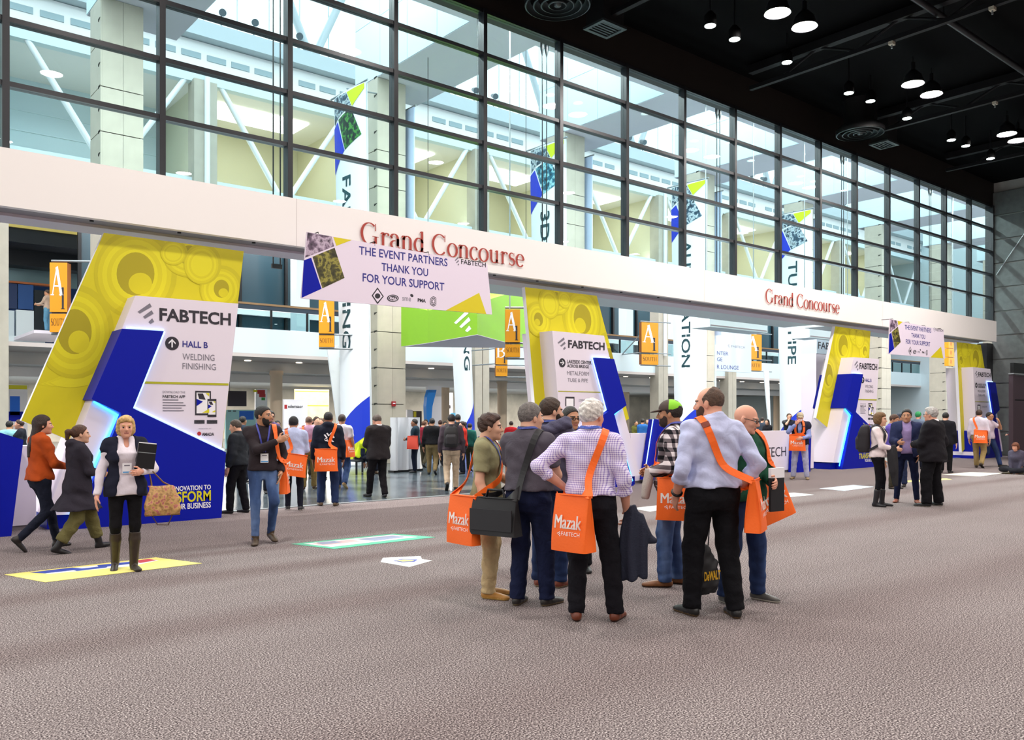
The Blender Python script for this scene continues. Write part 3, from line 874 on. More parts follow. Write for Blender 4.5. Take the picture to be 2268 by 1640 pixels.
        for k, wd in enumerate((35, 46, 51, 42, 47)):
            rect(360, 360 + wd, 885 + k * 6, 887 + k * 6, 1)
        g.cut('tablet_picture'); rect(432, 467, 866, 920, 0, .001); rect(435, 464, 870, 916, 4, .002)
        g.cut('phone_picture'); rect(459, 479, 884, 924, 0, .003); rect(461, 477, 889, 919, 4, .004)
        for x0, y0, k in ((435, 870, 1.0), (461, 889, .55)):
            g.cut('screen_picture'); p = lambda x, y: LC(x0 + x * k, y0 + y * k)
            f2 = lambda u, v: fn(u, v) - Vector((0, .005, 0))
            poly_on(g, [p(0, 14), p(14, 20), p(0, 30)], f2, 7); poly_on(g, [p(2, 2), p(14, 2), p(20, 16), p(6, 14)], f2, 0); poly_on(g, [p(20, 1), p(28, 1), p(28, 9)], f2, 8); poly_on(g, [p(28, 36), p(28, 45), p(12, 45)], f2, 8)
        g.cut('store_badge'); rect(430, 453, 931, 939, 5); g.cut('store_badge'); rect(458, 481, 931, 939, 5)
        txt('App Store', 435, 451, 933, 937, 4); txt('Google Play', 463, 479, 933, 937, 4)
        txt('PRESENTED BY', 440, 468, 949, 951, 1)
        circ(441, 961, 4.5, 6); txt('AMADA', 447, 474, 959, 966, 0, .03)
    else:
        a = loc2(1235, 772); b = loc2(1254, 750)
        g.cut('emblem'); logo_bars(g, a[0], a[1], b[0] - a[0], b[1] - a[1], fn, 1)
        txt('FABTECH', 1258, 1339, 753, 771, 0, .03)
        arrow(*circ(1245, 804, 10, 0), 1)
        txt('LAKESIDE CENTER', 1256, 1310, 797, 805, 0, .02); txt('ACROSS BRIDGE', 1256, 1304, 807, 814, 0, .02)
        txt('METALFORM', 1256, 1304, 822, 831, 1); txt('TUBE & PIPE', 1257, 1302, 838, 846, 1)
        g.cut('olive_line'); rect(1236, 1336, 866, 868, 3); g.cut('tablet_picture')
        rect(1252, 1272, 879, 900, 0, .001); rect(1254, 1270, 883, 900, 4, .002)
        txt('DOWNLOAD THE APP', 1282, 1315, 884, 890, 1)
    g.build_parts(ink, r)
    # slogan on the blue base
    g = Prints()
    yb = TY - .104
    if not mirror:
        def txt2(s_, x0, x1, yt, ybm, mi, bold=0.0):
            g.cut('slogan'); a = loc1(x0, ybm, yb); b = loc1(x0, yt, yb); c = loc1(x1, ybm, yb)
            text_on(g, s_, lambda u, v: Vector((xr + u, yb, v)), a[0], a[1], c[0], b[1], mi, bold)
        txt2('& INNOVATION TO', 366, 467, 1079, 1090, 0, .02); txt2('TRANSFORM', 322, 467, 1094, 1119, 1, .02); txt2('YOUR BUSINESS', 375, 467, 1118, 1131, 0, .02)
        g.build_parts([PRINTW, YEL_L], r)
    return r
XR3 = xY(1947, TY); XL4 = xY(2155, TY)
tower(XR1, False, 'large yellow, white and blue display tower at the left, nearest of the four', 0, True)
tower(XL2, True, 'mirrored yellow and white display tower behind the group of talking men', 0, True)
tower(XR3, False, 'yellow and blue display tower behind the woman with the black backpack', 0, True)
tower(XL4, True, 'farthest mirrored yellow and white tower near the grey wall', 0, True)

# low white barriers and leaning blue posts
def barrier(p0, p1, h, Y, label, text=None):
    x0, x1 = xY(p0, Y), xY(p1, Y)
    r = thing('barrier_wall', label, 'barrier', ((x0 + x1) / 2, Y, 0))
    MB().box((x0, Y, .06), (x1, Y + .3, h)).build('panel', TW, r)
    MB().box((x0 + .02, Y + .03, 0), (x1 - .02, Y + .27, .06)).build('plinth', MATS['grey_track'], r)
    if text:
        g = MB(); a = atY(text[1], text[4], Y - .004); b = atY(text[1], text[3], Y - .004); c = xY(text[2], Y - .004)
        text_on(g, text[0], lambda u, v: Vector((u, Y - .004, v)), a.x, a.z, c, b.z, 0, .0)
        g.build('lettering', INK, r)
    return r
barrier(1397, 1452, 1.14, 13.1, 'low white barrier between the second tower and the leaning blue post')
barrier(1655, 1802, 1.135, 13.1, 'low white barrier with black lettering left of the third tower', ('FABTECH', 1665, 1741, 993, 1015))
barrier(-40, 80, 1.14, 13.1, 'low white barrier behind the women at the far left')
barrier(2203, 2238, 1.14, 13.9, 'short white barrier beside the dark cabinet at the right')
r = COL.objects[-1]
_bx = xY(2226, 13.89)
_w = [o for o in COL.objects if o.name.startswith('barrier_wall')][-1]
MB().face([Vector((_bx + .12 * math.cos(t * .4), 13.892, .82 + .12 * math.sin(t * .4))) for t in range(16)]).build('emblem', TBLUE, _w)
def post(pts, Y, dep, label):
    """leaning blue post: px polygon on the plane Y"""
    q = [atY(px, py, Y) for px, py in pts]
    for p in q:
        if p.z < .06: p.z = 0.0
    r = thing('leaning_post', label, 'post', (q[0].x, Y, 0))
    MB().prism(q, (0, dep, 0)).build('shaft', TBLUE, r)
    a = min(q, key=lambda p: (p.z)); led = MB()
    led.tube([q[0] + Vector((-.02, dep * .5, 0)), q[-1] + Vector((-.02, dep * .5, 0.05))], .012, 6)
    led.build('light_strip', LEDW, r)
    return r
post([(1459, 929), (1487, 931), (1466, 1061), (1439, 1064)], 12.78, .3, 'leaning blue post in front of the man in the green and grey cap')
post([(1770, 965), (1797, 966), (1795, 1047), (1766, 1049)], 12.8, .28, 'short blue post behind the man with cap and vest')
post([(-60, 940), (52, 975), (25, 1181), (-60, 1188)], 12.5, .6, 'blue wedge post cut off by the left edge of the frame')

# hanging thank-you signs
SY = 12.62
XS = xY(667, SY)
VIO = M('sign_white', 'e9dcec', 0.5)
def hang_sign(dx, label):
    def P(px, py, off=0.0):
        p = atY(px, py, SY); return Vector((p.x + dx, SY - off, p.z))
    r = thing('hanging_sign', label, 'sign', (XS + dx + 1.9, SY, 4.0))
    MB().prism([P(680, 514), P(1079, 585), P(1090, 697), P(667, 661)], (0, .03, 0)).build('board', VIO, r)
    g = Prints()
    def poly(pts, mi, off=.002): g.face([P(x, y, off) for x, y in pts], mi)
    g.cut('photo_print')
    poly([(681, 515), (734, 524), (740, 546), (676, 571)], 0)
    g.cut('photo_print')
    poly([(692, 569), (741, 549), (763, 616), (714, 639)], 1)
    g.cut('blue_print')
    poly([(673, 577), (689, 571), (712, 640), (668, 660)], 2)
    g.cut('yellow_print')
    poly([(738, 525), (779, 532), (745, 545)], 3)
    g.cut('yellow_print')
    poly([(1061, 649), (1077, 696), (987, 688)], 3)
    def txt(s, x0, x1, yt, yb, mi, bold=0.0):
        g.cut('lettering')
        a = P(x0, yb); b = P(x0, yt); c = P(x1, yb)
        text_on(g, s, lambda u, v: Vector((u, SY - .002, v)), a.x, a.z, c.x, b.z, mi, bold)
    txt('THE EVENT PARTNERS', 795, 991, 545, 564, 4, .012); txt('THANK YOU', 845, 948, 582, 600, 4, .012); txt('FOR YOUR SUPPORT', 803, 984, 605, 624, 4, .012)
    txt('FABTECH', 1021, 1076, 574, 585, 5, .01)
    g.cut('emblem')
    a = P(1007, 586); b = P(1017, 571)
    logo_bars(g, a.x, a.z, b.x - a.x, b.z - a.z, lambda u, v: Vector((u, SY - .002, v)), 6)
    # partner emblems: diamond, oval, words, round C
    g.cut('partner_emblem')
    poly([(836, 637), (850, 657), (836, 674), (823, 655)], 5); poly([(836, 641), (847, 657), (836, 670), (826, 655)], 7, .003); poly(ell(836, 656, 6, 6, 16), 5, .004)
    g.cut('partner_emblem')
    poly(ell(870, 661, 13, 8, 20), 5); poly(ell(870, 661, 10.5, 6, 20), 7, .003); poly(ell(870, 661, 9.5, 5, 20), 5, .004)
    txt('sme', 891, 910, 658, 666, 6); poly(ell(912, 655, 4, 3, 12, 40), 5); txt('PMA', 925, 943, 661, 669, 5, .04)
    g.cut('partner_emblem')
    for k in range(6):
        o = ell(960, 668, 8 - k * 1.1, 11 - k * 1.6, 20, 0, 40, 320)
        poly(o, (5, 7)[k % 2], .002 + .0008 * k)
    g.cut('lettering'); v, f = text_geo('FMA', .03)
    a = P(863, 665); c = P(878, 665); b = P(863, 658)
    text_on(g, 'FMA', lambda u, w: Vector((u, SY - .006, w)), a.x, a.z, c.x, b.z, 7, .03)
    g.build_parts([PHOTO, PHOTO2, TBLUE, M('sign_yellow', 'dccb12', .5), INKB, INK, INKG, VIO], r)
    for x, y in ((706, 519), (830, 540), (950, 562), (1065, 582)):
        p = P(x, y)
        MB().tube([p - Vector((0, 0, .03)), p + Vector((0, .02, .035)), Vector((p.x, FY + .005, p.z + .035))], .008, 5).build('hook', BLK, r)
    return r
hang_sign(0, 'large white hanging sign with thank-you lettering, at the left under the fascia')
hang_sign(xY(1968, SY) - XS, 'distant white hanging sign with thank-you lettering, near the right end of the fascia')

# tall swept banners beside the columns
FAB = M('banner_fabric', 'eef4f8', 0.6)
PHB = ramp_mat('photo_print_steel', 6, [(0.3, '10202a'), (0.46, '3c586c'), (0.54, 'c4d4da'), (0.68, '203240')], 0.5, detail=6)
PHG = ramp_mat('photo_print_green', 6, [(0.3, '07140f'), (0.5, '15392a'), (0.6, '4c9a3c'), (0.7, '0c1a1e')], 0.5, detail=6)
PHC = ramp_mat('photo_print_cyan', 6, [(0.3, '0c2a36'), (0.48, '1d6c86'), (0.58, '9ad8e0'), (0.7, '123044')], 0.5, detail=6)
BLUEP = M('banner_blue', '1236c8', 0.5)
LIME = M('banner_lime', 'cfdc1e', 0.5)
DKGR = M('banner_letters', '16424a', 0.5)
def subdiv_face(mb, poly, fn, mi, du=.125, dv=1.2):
    us = [p[0] for p in poly]; vs = [p[1] for p in poly]
    u = math.floor(min(us) / du) * du
    while u < max(us):
        v = math.floor(min(vs) / dv) * dv
        while v < max(vs):
            q = clip(poly, [(u, v), (u + du, v), (u + du, v + dv), (u, v + dv)])
            if len(q) > 2: mb.face([fn(a, b) for a, b in q], mi)
            v += dv
        u += du
def banner(dx, word, z0, z1, photo, label, rear=True, ztop=11.62, order=0):
    r = thing('column_banner', label, 'banner', (13.4 + dx, 23.6, 0))
    tl, tr = Vector((12.9, 24.4)), Vector((12.95, 22.5))
    bl, br = Vector((xY(758, 24.4), 24.4)), Vector((xY(822, 22.9), 22.9))
    def S(u, z, off=0.0):
        t = max(0.0, min(1.0, z / ztop)) ** .9
        a = bl.lerp(tl, t); b = br.lerp(tr, t)
        p = a.lerp(b, u)
        nrm = Vector((b.y - a.y, -(b.x - a.x))).normalized()
        if nrm.x > 0: nrm = -nrm
        p = p + nrm * ((.55 - .42 * t) * 4 * u * (1 - u) * .7 + off)
        return Vector((p.x + dx, p.y, z))
    m = MB(); nu, nz = 12, 16
    vs = [S(i / nu, .15 + (ztop - .15) * k / nz) for k in range(nz + 1) for i in range(nu + 1)]
    b2 = [S(i / nu, .15 + (ztop - .15) * k / nz, -.06) for k in range(nz + 1) for i in range(nu + 1)]
    f = [(k * (nu + 1) + i, k * (nu + 1) + i + 1, (k + 1) * (nu + 1) + i + 1, (k + 1) * (nu + 1) + i) for k in range(nz) for i in range(nu)]
    m.mesh(vs, f, 0, True); m.mesh(b2, [tuple(reversed(q)) for q in f], 0, True)
    m.build('fabric', FAB, r)
    g = Prints()
    F = lambda u, z: S(u, z, .012)
    for pts, mi in (([(.5, 11.55), (.97, 11.6), (.97, 11.45), (.66, 11.05)], 1), ([(.03, 11.6), (.48, 11.56), (.63, 11.1), (.18, 10.92), (.03, 10.75)], 2), ([(.2, 10.85), (.63, 11.02), (.9, 10.1), (.45, 9.8)], 3), ([(.0, 10.65), (.17, 10.8), (.43, 9.8), (.0, 9.2)], 0),
                    ([(0, .75), (1, 2.15), (1, 1.0), (.35, .2), (0, .2)], 0), ([(.35, .2), (1, 1.0), (1, .2)], 1)):
        g.cut('printed_shape'); subdiv_face(g, pts, F, mi)
    G_ = lambda u, v: S(.36 + .27 * v, z1 + (z0 - z1) * u, .016)
    g.cut('lettering'); text_on(g, word, G_, 0, 0, 1, 1, 4, .012)
    g.build_parts([BLUEP, LIME, PHB, photo, DKGR], r)
    MB().tube([S(0, ztop) + Vector((0, .2, .04)), S(1, ztop) + Vector((0, -.1, .04))], .03, 6).build('top_rod', STEEL, r)
    MB().tube([S(.5, ztop) + Vector((0, 0, .04)), Vector((14.1 + dx, 23.8, ztop + .3))], .025, 6).build('bracket_arm', STEEL, r)
    MB().lathe(S(.5, 0) + Vector((.2, .1, 0)), [(0, .16), (.5, .15), (.55, 0)], 20).build('foot', STEEL, r)
    if rear:
        q = [(724, 765), (750, 765), (762, 995), (754, 990)]
        w = []
        for x, y in q:
            p = atY(x, y, 25.3); w.append(Vector((p.x + dx, 25.3, p.z)))
        MB().prism(w, (0, .06, 0)).build('rear_panel', FAB, r)
    # the sheet on the other side of the column
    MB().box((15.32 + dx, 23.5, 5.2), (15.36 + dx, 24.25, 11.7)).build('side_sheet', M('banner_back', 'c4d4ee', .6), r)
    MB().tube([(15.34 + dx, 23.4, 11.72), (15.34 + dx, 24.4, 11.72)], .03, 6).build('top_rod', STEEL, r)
    return r
banner(0, 'FABRICATING', 3.62, 8.98, PHG, 'tall swept white banner lettered down its face, nearest on the left')
banner(8.25, '3D/ADDITIVE', 3.7, 9.15, PHC, 'tall swept banner with a cyan photograph above the second tower', rear=False)
banner(16.5, 'AUTOMATION', 3.65, 9.15, PHB, 'tall swept banner behind the man in the green and grey cap', rear=False)
banner(24.75, 'TUBE & PIPE', 4.1, 9.2, PHB, 'tall swept banner behind the low lettered barrier')
# a farther, slimmer banner
def far_banner():
    r = thing('column_banner', 'slim far banner with lettering under the green hanging sign', 'banner', (xY(1028, 30.5), 30.5, 0))
    a0, a1, b0, b1 = xY(1000, 30.5), xY(1043, 30.5), xY(1013, 30.5), xY(1053, 30.5)
    def S(u, z, off=0):
        t = z / 5.0
        x0 = b0 + (a0 - b0) * t; x1 = b1 + (a1 - b1) * t
        return Vector((x0 + (x1 - x0) * u, 30.5 - .35 * 4 * u * (1 - u) - off, z))
    m = MB(); nu = 10
    vs = [S(i / nu, z) for z in (.1, 2.5, 5.2) for i in range(nu + 1)]
    m.mesh(vs, [(k * (nu + 1) + i, k * (nu + 1) + i + 1, (k + 1) * (nu + 1) + i + 1, (k + 1) * (nu + 1) + i) for k in range(2) for i in range(nu)], 0, True)
    m.build('fabric', FAB, r)
    g = Prints()
    g.cut('printed_shape'); subdiv_face(g, [(0, .7), (1, 2.3), (1, .9), (.4, .1), (0, .1)], lambda u, z: S(u, z, .012), 0)
    g.cut('printed_shape'); subdiv_face(g, [(.4, .1), (1, .9), (1, .1)], lambda u, z: S(u, z, .012), 1)
    g.cut('lettering'); text_on(g, 'FORMING', lambda u, v: S(.35 + .3 * v, 7.2 + (3.55 - 7.2) * u, .016) if True else None, .62, 0, 1, 1, 2, .01, geo=text_geo('NG', .01))
    g.build_parts([BLUEP, LIME, DKGR], r)
    MB().lathe((xY(1033, 30.5), 30.4, 0), [(0, .1), (.5, .1), (.5, 0)], 16).build('foot', STEEL, r)
far_banner()

# green hanging prism
GRN = M('sign_green', '7fb616', 0.5)
def green_sign():
    c = atY(1057, 741, 18.4); l = atY(948, 749, 21.5); rr = atY(1165, 752, 21.0)
    zb, zt = c.z, 5.45
    A, B, C_ = Vector((l.x, l.y, zb)), Vector((c.x, c.y, zb)), Vector((rr.x, rr.y, zb))
    D_ = Vector((B.x + .6, 23.2, zb))
    up = Vector((0, 0, zt - zb))
    r = thing('hanging_sign', 'bright green hanging box sign with pale slanted bars', 'sign', (B.x, 21, zb))
    tp = [4.75 - zb, 4.62 - zb, 5.7 - zb, 5.1 - zb]
    bs = [A, B, C_, D_]; ts = [p + Vector((0, 0, h)) for p, h in zip(bs, tp)]
    MB().mesh(bs + ts, [(3, 2, 1, 0), (4, 5, 6), (4, 6, 7)] + [(i, (i + 1) % 4, 4 + (i + 1) % 4, 4 + i) for i in range(4)]).build('box', GRN, r)
    MB().prism([A - Vector((0, 0, .012)), B - Vector((0, 0, .012)), C_ - Vector((0, 0, .012)), D_ - Vector((0, 0, .012))], (0, 0, .01)).build('underside', LILAC, r)
    g = MB()
    ux = (B - A).normalized(); L = (B - A).length
    n = Vector((ux.y, -ux.x, 0)); n = n if n.dot(-A) > 0 else -n
    fn = plane_fn(A + n * .006, ux, Vector((0, 0, 1)))
    logo_bars(g, L * .56, .16, 1.1, .52, fn, 0)
    g.build('emblem', M('emblem_pale', 'dfe6ee', .5), r)
    for p in ts[:3]:
        MB().tube([p, p + Vector((0, 0, 8))], .01, 5).build('wire', BLK, r)
green_sign()

# orange way-finding signs
ORG = M('sign_orange', 'dc930a', 0.5)
ORD = M('sign_orange_edge', '8a4a10', 0.5)
def way_sign(p0, p1, yt, yb, st, sb, Y, big, word, label):
    a = atY(p0, yb, Y + .12); b = atY(p1, yb, Y - .12)
    z0, z1 = atY(p0, yb, Y).z, atY(p0, yt, Y).z
    s0, s1 = atY(p0, sb, Y).z, atY(p0, st, Y).z
    A = Vector((a.x, a.y, 0)); B = Vector((b.x, b.y, 0)); ux = (B - A).normalized(); L = (B - A).length
    n = Vector((ux.y, -ux.x, 0)); n = n if n.y < 0 else -n
    r = thing('wayfinding_sign', label, 'sign', (A.x, A.y, s0))
    back = -n * .22
    MB().prism([A + Vector((0, 0, z0)), B + Vector((0, 0, z0)), B + Vector((0, 0, z1)), A + Vector((0, 0, z1))], back, 0, side=1).build('panel', [ORG, ORD], r)
    MB().prism([A + Vector((0, 0, s0)), B + Vector((0, 0, s0)), B + Vector((0, 0, s1)), A + Vector((0, 0, s1))], back, 0, side=1).build('lower_panel', [ORG, ORD], r)
    g = Prints(); fn = plane_fn(A + n * .006, ux, Vector((0, 0, 1)))
    H_ = z1 - z0
    g.cut('lettering'); text_on(g, '', fn, L * .06, z0 + H_ * .32, L * .80, z0 + H_ * .93, 0, geo=serif_geo(big))
    g.cut('lettering'); text_on(g, '', fn, L * .62, z0 + H_ * .06, L * .86, z0 + H_ * .5, 1, geo=serif_geo('1'))
    g.cut('lettering'); text_on(g, '', fn, L * .08, s0 + (s1 - s0) * .35, L * .9, s0 + (s1 - s0) * .75, 2, geo=serif_geo(word))
    g.build_parts([PRINTW, INK, M('sign_brown', '7a4a12', .5)], r)
    for z in (z1 + .06, z0 - .02, s0 - .04):
        MB().tube([A + back * .5 + Vector((0, 0, z)), B + back * .5 + ux * .9 + Vector((0, 0, z))], .03, 6).build('bracket', STEEL, r)
    if Y < 18:
        m_ = (A + B) / 2
        MB().tube([Vector((m_.x, m_.y + .12, s0)), Vector((m_.x, m_.y + .12, 12.46))], .018, 6).build('hanging_rod', STEEL, r)
    if Y >= 28:
        m_ = (A + B) / 2
        for z in (z0 + .05, z1 - .2):
            MB().tube([Vector((m_.x, m_.y + .15, z)), Vector((m_.x, YB + .02, min(z, 4.9)))], .03, 6).build('bracket_arm', STEEL, r)
    return r
way_sign(110, 149, 580, 690, 694, 735, 23.9, 'A', 'SOUTH', 'orange wayfinding sign with white A beside the leftmost stone column')
way_sign(706, 740, 662, 738, 742, 768, 23.6, 'A', 'SOUTH', 'orange wayfinding sign left of the lettered white banner')
way_sign(1119, 1152, 684, 757, 762, 790, 17.4, 'A', 'SOUTH', 'orange wayfinding sign overlapping the green hanging sign')
way_sign(1098, 1124, 760, 807, 810, 833, 29, 'B', 'NORTH', 'orange wayfinding sign with white B, below the green hanging sign')
way_sign(1421, 1458, 713, 780, 784, 807, 30, 'A', 'SOUTH', 'orange wayfinding sign right of the second tower')
way_sign(1653, 1687, 739, 795, 799, 820, 29, 'A', 'SOUTH', 'orange wayfinding sign right of the pale direction board')
def far_orange():
    Y = 18.4; a, b = atY(2101, 812, Y), atY(2114, 812, Y); zt = atY(2101, 752, Y).z
    r = thing('wayfinding_sign', 'narrow orange sign behind the farthest tower', 'sign', (a.x, Y, a.z))
    h = (zt - a.z) / 3
    for k in range(3):
        MB().box((a.x, Y, a.z + h * k + .03), (b.x, Y + .2, a.z + h * (k + 1))).build('panel', ORG, r)
        g = MB(); text_on(g, '', lambda u, v: Vector((u, Y - .005, v)), a.x + .2, a.z + h * (k + .35), b.x - .3, a.z + h * (k + .75), 0, geo=serif_geo('B'))
        g.build('lettering', M('sign_red', 'b8401c', .5), r)
    MB().tube([(b.x, Y + .1, a.z), (b.x, Y + .1, 12.46)], .04, 6).build('bracket', STEEL, r)
far_orange()

# pale direction board, header kiosk, canopy beams in the concourse
def board():
    Y = 27; a = atY(1586, 822, Y); b = atY(1664, 755, Y)
    r = thing('direction_board', 'pale blue direction board behind the bald man, with dark words', 'sign', (a.x, Y, 0))
    MB().box((a.x, Y, a.z), (b.x, Y + .1, a.z + 2.15)).build('board', M('board_blue', 'cfdcea', .5), r)
    MB().box((a.x - .1, Y - .02, 0), (a.x + .0, Y + .12, 5.2)).build('post', PALE, r)
    g = Prints()
    def txt(s, x0, x1, yt, yb, mi):
        g.cut('lettering'); p = atY(x0, yb, Y - .004); q = atY(x0, yt, Y - .004); c = atY(x1, yb, Y - .004)
        text_on(g, s, lambda u, v: Vector((u, Y - .004, v)), p.x, p.z, c.x, q.z, mi)
    txt('NTER', 1588, 1613, 778, 786, 0); txt('GE', 1588, 1600, 792, 800, 0); txt('R LOUNGE', 1588, 1636, 808, 817, 0); txt('FABTECH', 1620, 1650, 765, 770, 1)
    g.cut('emblem'); p = atY(1612, 770, Y - .004)
    logo_bars(g, p.x, p.z, .14, .16, lambda u, v: Vector((u, Y - .004, v)), 1)
    g.build_parts([INKB, INKG], r)
board()
def kiosk():
    Y = 16.0; a = atY(1809, 1000, Y); b = atY(1880, 1000, Y); zt = atY(1809, 752, Y).z; zh = atY(1809, 783, Y).z
    r = thing('header_kiosk', 'white kiosk wall with pale blue lettered header behind the third tower', 'kiosk', (a.x, Y, 0))
    MB().box((a.x, Y + .02, 0), (b.x, Y + .6, zh)).build('wall', TW, r)
    MB().box((a.x, Y, zh), (b.x, Y + .6, zt)).build('header', M('board_blue', 'cfdcea', .5), r)
    g = MB(); p = atY(1812, 773, Y - .004); q = atY(1812, 757, Y - .004); c = atY(1874, 773, Y - .004)
    text_on(g, 'FABTECH', lambda u, v: Vector((u, Y - .004, v)), p.x, p.z, c.x, q.z, 0, .01)
    g.build('lettering', INK, r)
kiosk()
for p0, p1, yt, yb, w in ((1572, 1700, 680, 724, 'pale box beam behind the fascia above the direction board'), (1793, 1905, 705, 748, 'pale box beam behind the fascia above the third tower')):
    Y = 18.0; a = atY(p0, yb, Y); b = atY(p1, yb, Y)
    r = thing('canopy_beam', w, 'beam', (a.x, Y, a.z))
    MB().box((a.x, Y, a.z), (b.x, Y + .8, a.z + .75)).build('casing', PALE, r)
    MB().box((a.x + .05, Y - .01, a.z + .04), (b.x - .05, Y, a.z + .08)).build('shadow_gap', MATS['grey_track'], r)
    for x in (a.x + .3, b.x - .3):
        MB().tube([(x, Y + .4, a.z + .75), (x, Y + .4, 12.45)], .02, 6).build('hanger', STEEL, r)

# ground-floor odds and ends
def flat_stand(p0, p1, yt, yb, Y, name, label, cat, mat, text=None, foot=True):
    a = atY(p0, yb, Y); b = atY(p1, yb, Y); zt = atY(p0, yt, Y).z
    r = thing(name, label, cat, (a.x, Y, 0))
    z0 = 0.05 if foot else a.z
    MB().box((a.x, Y, z0), (b.x, Y + .12, zt)).build('panel', mat, r)
    if foot: MB().box((a.x - .05, Y - .2, 0), (b.x + .05, Y + .35, .05)).build('base_plate', STEEL, r)
    else:
        MB().tube([(a.x + .1, Y + .06, zt), (a.x + .1, Y + .06, 3.39)], .012, 5).build('wire', BLK, r)
    if text:
        g = Prints()
        for s, x0, x1, y0, y1, mi in text:
            g.cut('lettering' if s else 'printed_shape'); p = atY(x0, y1, Y - .004); q = atY(x0, y0, Y - .004); c = atY(x1, y1, Y - .004)
            if s: text_on(g, s, lambda u, v: Vector((u, Y - .004, v)), p.x, p.z, c.x, q.z, mi, .02)
            else: g.face([Vector((p.x, Y - .004, p.z)), Vector((c.x, Y - .004, p.z)), Vector((c.x, Y - .004, q.z)), Vector((p.x, Y - .004, q.z))], mi)
        g.build_parts([INK, MATS['print_red'], YEL_L, TBLUE, M('print_green', '3c9a46', .5), M('print_sky', '1c6ee0', .5)], r)
    return r
PW = M('poster_white', 'f3eef2', .5)
flat_stand(629, 681, 885, 1000, 30, 'exhibitor_panel', 'white exhibitor panel with red emblem beside the round tan column', 'panel', PW, [('', 630, 636, 897, 906, 1), ('edemsaor', 638, 671, 897, 904, 0)])
flat_stand(566, 592, 862, 960, 40, 'poster_panel', 'pale poster with red and green shapes above the bearded man', 'poster', PW, [('', 570, 587, 864, 873, 1), ('', 574, 588, 873, 880, 1), ('', 579, 587, 881, 887, 4), ('', 561, 570, 864, 869, 2)])
flat_stand(505, 546, 866, 900, 38.5, 'dark_screen', 'dark display screen hanging left of the bearded man', 'screen', M('screen_dark', '2c2430', .3), None, False)
flat_stand(500, 566, 908, 945, 38, 'booth_counter', 'blue and pale booth counter behind the bearded man', 'counter', M('booth_pale', 'a9e0e6', .5), [('', 530, 562, 911, 930, 5), ('', 505, 512, 910, 912, 0), ('', 516, 523, 910, 912, 0)])
flat_stand(653, 729, 862, 940, 50, 'block_screen', 'olive block wall seen between the tan column and the banner', 'wall panel', M('olive_block', 'b5a983', .7, noise=(2, .15)), [('', 654, 728, 866, 868, 2), ('', 680, 728, 898, 900, 2)])
flat_stand(10, 61, 852, 935, 36, 'poster_panel', 'yellow and white poster with blue machine, far left', 'poster', PW, [('', 11, 60, 853, 862, 2), ('', 22, 44, 878, 920, 5), ('', 14, 58, 912, 934, 3)])
flat_stand(1000, 1014, 915, 1000, 40, 'info_screen', 'small blue screen behind the man with the backpack', 'screen', M('screen_blue', '6cc0e8', .3, emit=.6))
flat_stand(902, 914, 908, 930, 38, 'info_board', 'small white notice board left of the curved blue booth', 'board', PW)
flat_stand(915, 934, 911, 925, 39.5, 'poster_panel', 'small dark poster with yellow figure in the lobby', 'poster', M('screen_dark', '2c2430', .3), [('', 916, 922, 912, 924, 2)])
flat_stand(972, 1003, 870, 960, 44, 'booth_wall', 'white lit booth wall behind the curved blue booth', 'wall panel', PW, [('', 977, 998, 898, 905, 0)])
# white partition of curved panels beside the suited man
for k, (p0, p1) in enumerate(((866, 881), (882, 905), (906, 930))):
    Y = 19.9 + .1 * k; x0, x1 = xY(p0, Y), xY(p1, Y)
    r = thing('partition_screen', 'pale grey partition screen right of the dark-suited man, %s of three' % ('left', 'middle', 'right')[k], 'partition', (x0, Y, 0))
    m = MB(); vs = []
    for z in (.05, 1.5):
        for i in range(7):
            u = i / 6; vs.append((x0 + (x1 - x0) * u, Y - .12 * 4 * u * (1 - u), z))
    m.mesh(vs, [(i, i + 1, i + 8, i + 7) for i in range(6)], 0, True)
    m.mesh([(v[0], v[1] + .04, v[2]) for v in vs], [(i + 1, i, i + 7, i + 8) for i in range(6)], 0, True)
    m.build('screen', M('partition_pale', 'd4d6dc', .4), r)
    MB().box((x0, Y - .15, 0), (x1, Y + .15, .05)).build('base', BLK, r)
def blue_booth():
    Y = 34; r = thing('curved_booth', 'curved blue and white booth fin in the lobby', 'booth', (xY(955, Y), Y, 0))
    m = MB(); L = []; R_ = []
    for y, x0, x1 in ((864, 951, 967), (880, 946, 963), (900, 944, 958), (925, 945, 956), (960, 947, 958)):
        L.append(atY(x0, y, Y)); R_.append(atY(x1, y, Y))
    L.append(Vector((L[-1].x, Y, 0))); R_.append(Vector((R_[-1].x, Y, 0)))
    for i in range(len(L) - 1):
        m.prism([L[i], R_[i], R_[i + 1], L[i + 1]], (0, .25, 0))
    m.build('fin', M('booth_blue', '1d7fd6', .4), r)
    MB().box((R_[0].x - .3, Y + .3, 0), (R_[0].x + .5, Y + .5, 3.0)).build('white_wall', PW, r)
blue_booth()
# fire alarm box on the second column
p = atY(872, 895, YC - .03)
r = thing('fire_alarm', 'small red fire alarm box on the second stone column', 'fire alarm', (p.x, YC, p.z))
MB().box((p.x - .07, YC - .05, p.z - .08), (p.x + .07, YC, p.z + .08)).build('box', M('alarm_red', 'a01c24', .4), r)
MB().box((p.x - .045, YC - .06, p.z), (p.x + .045, YC - .05, p.z + .03)).build('handle', PRINTW, r)
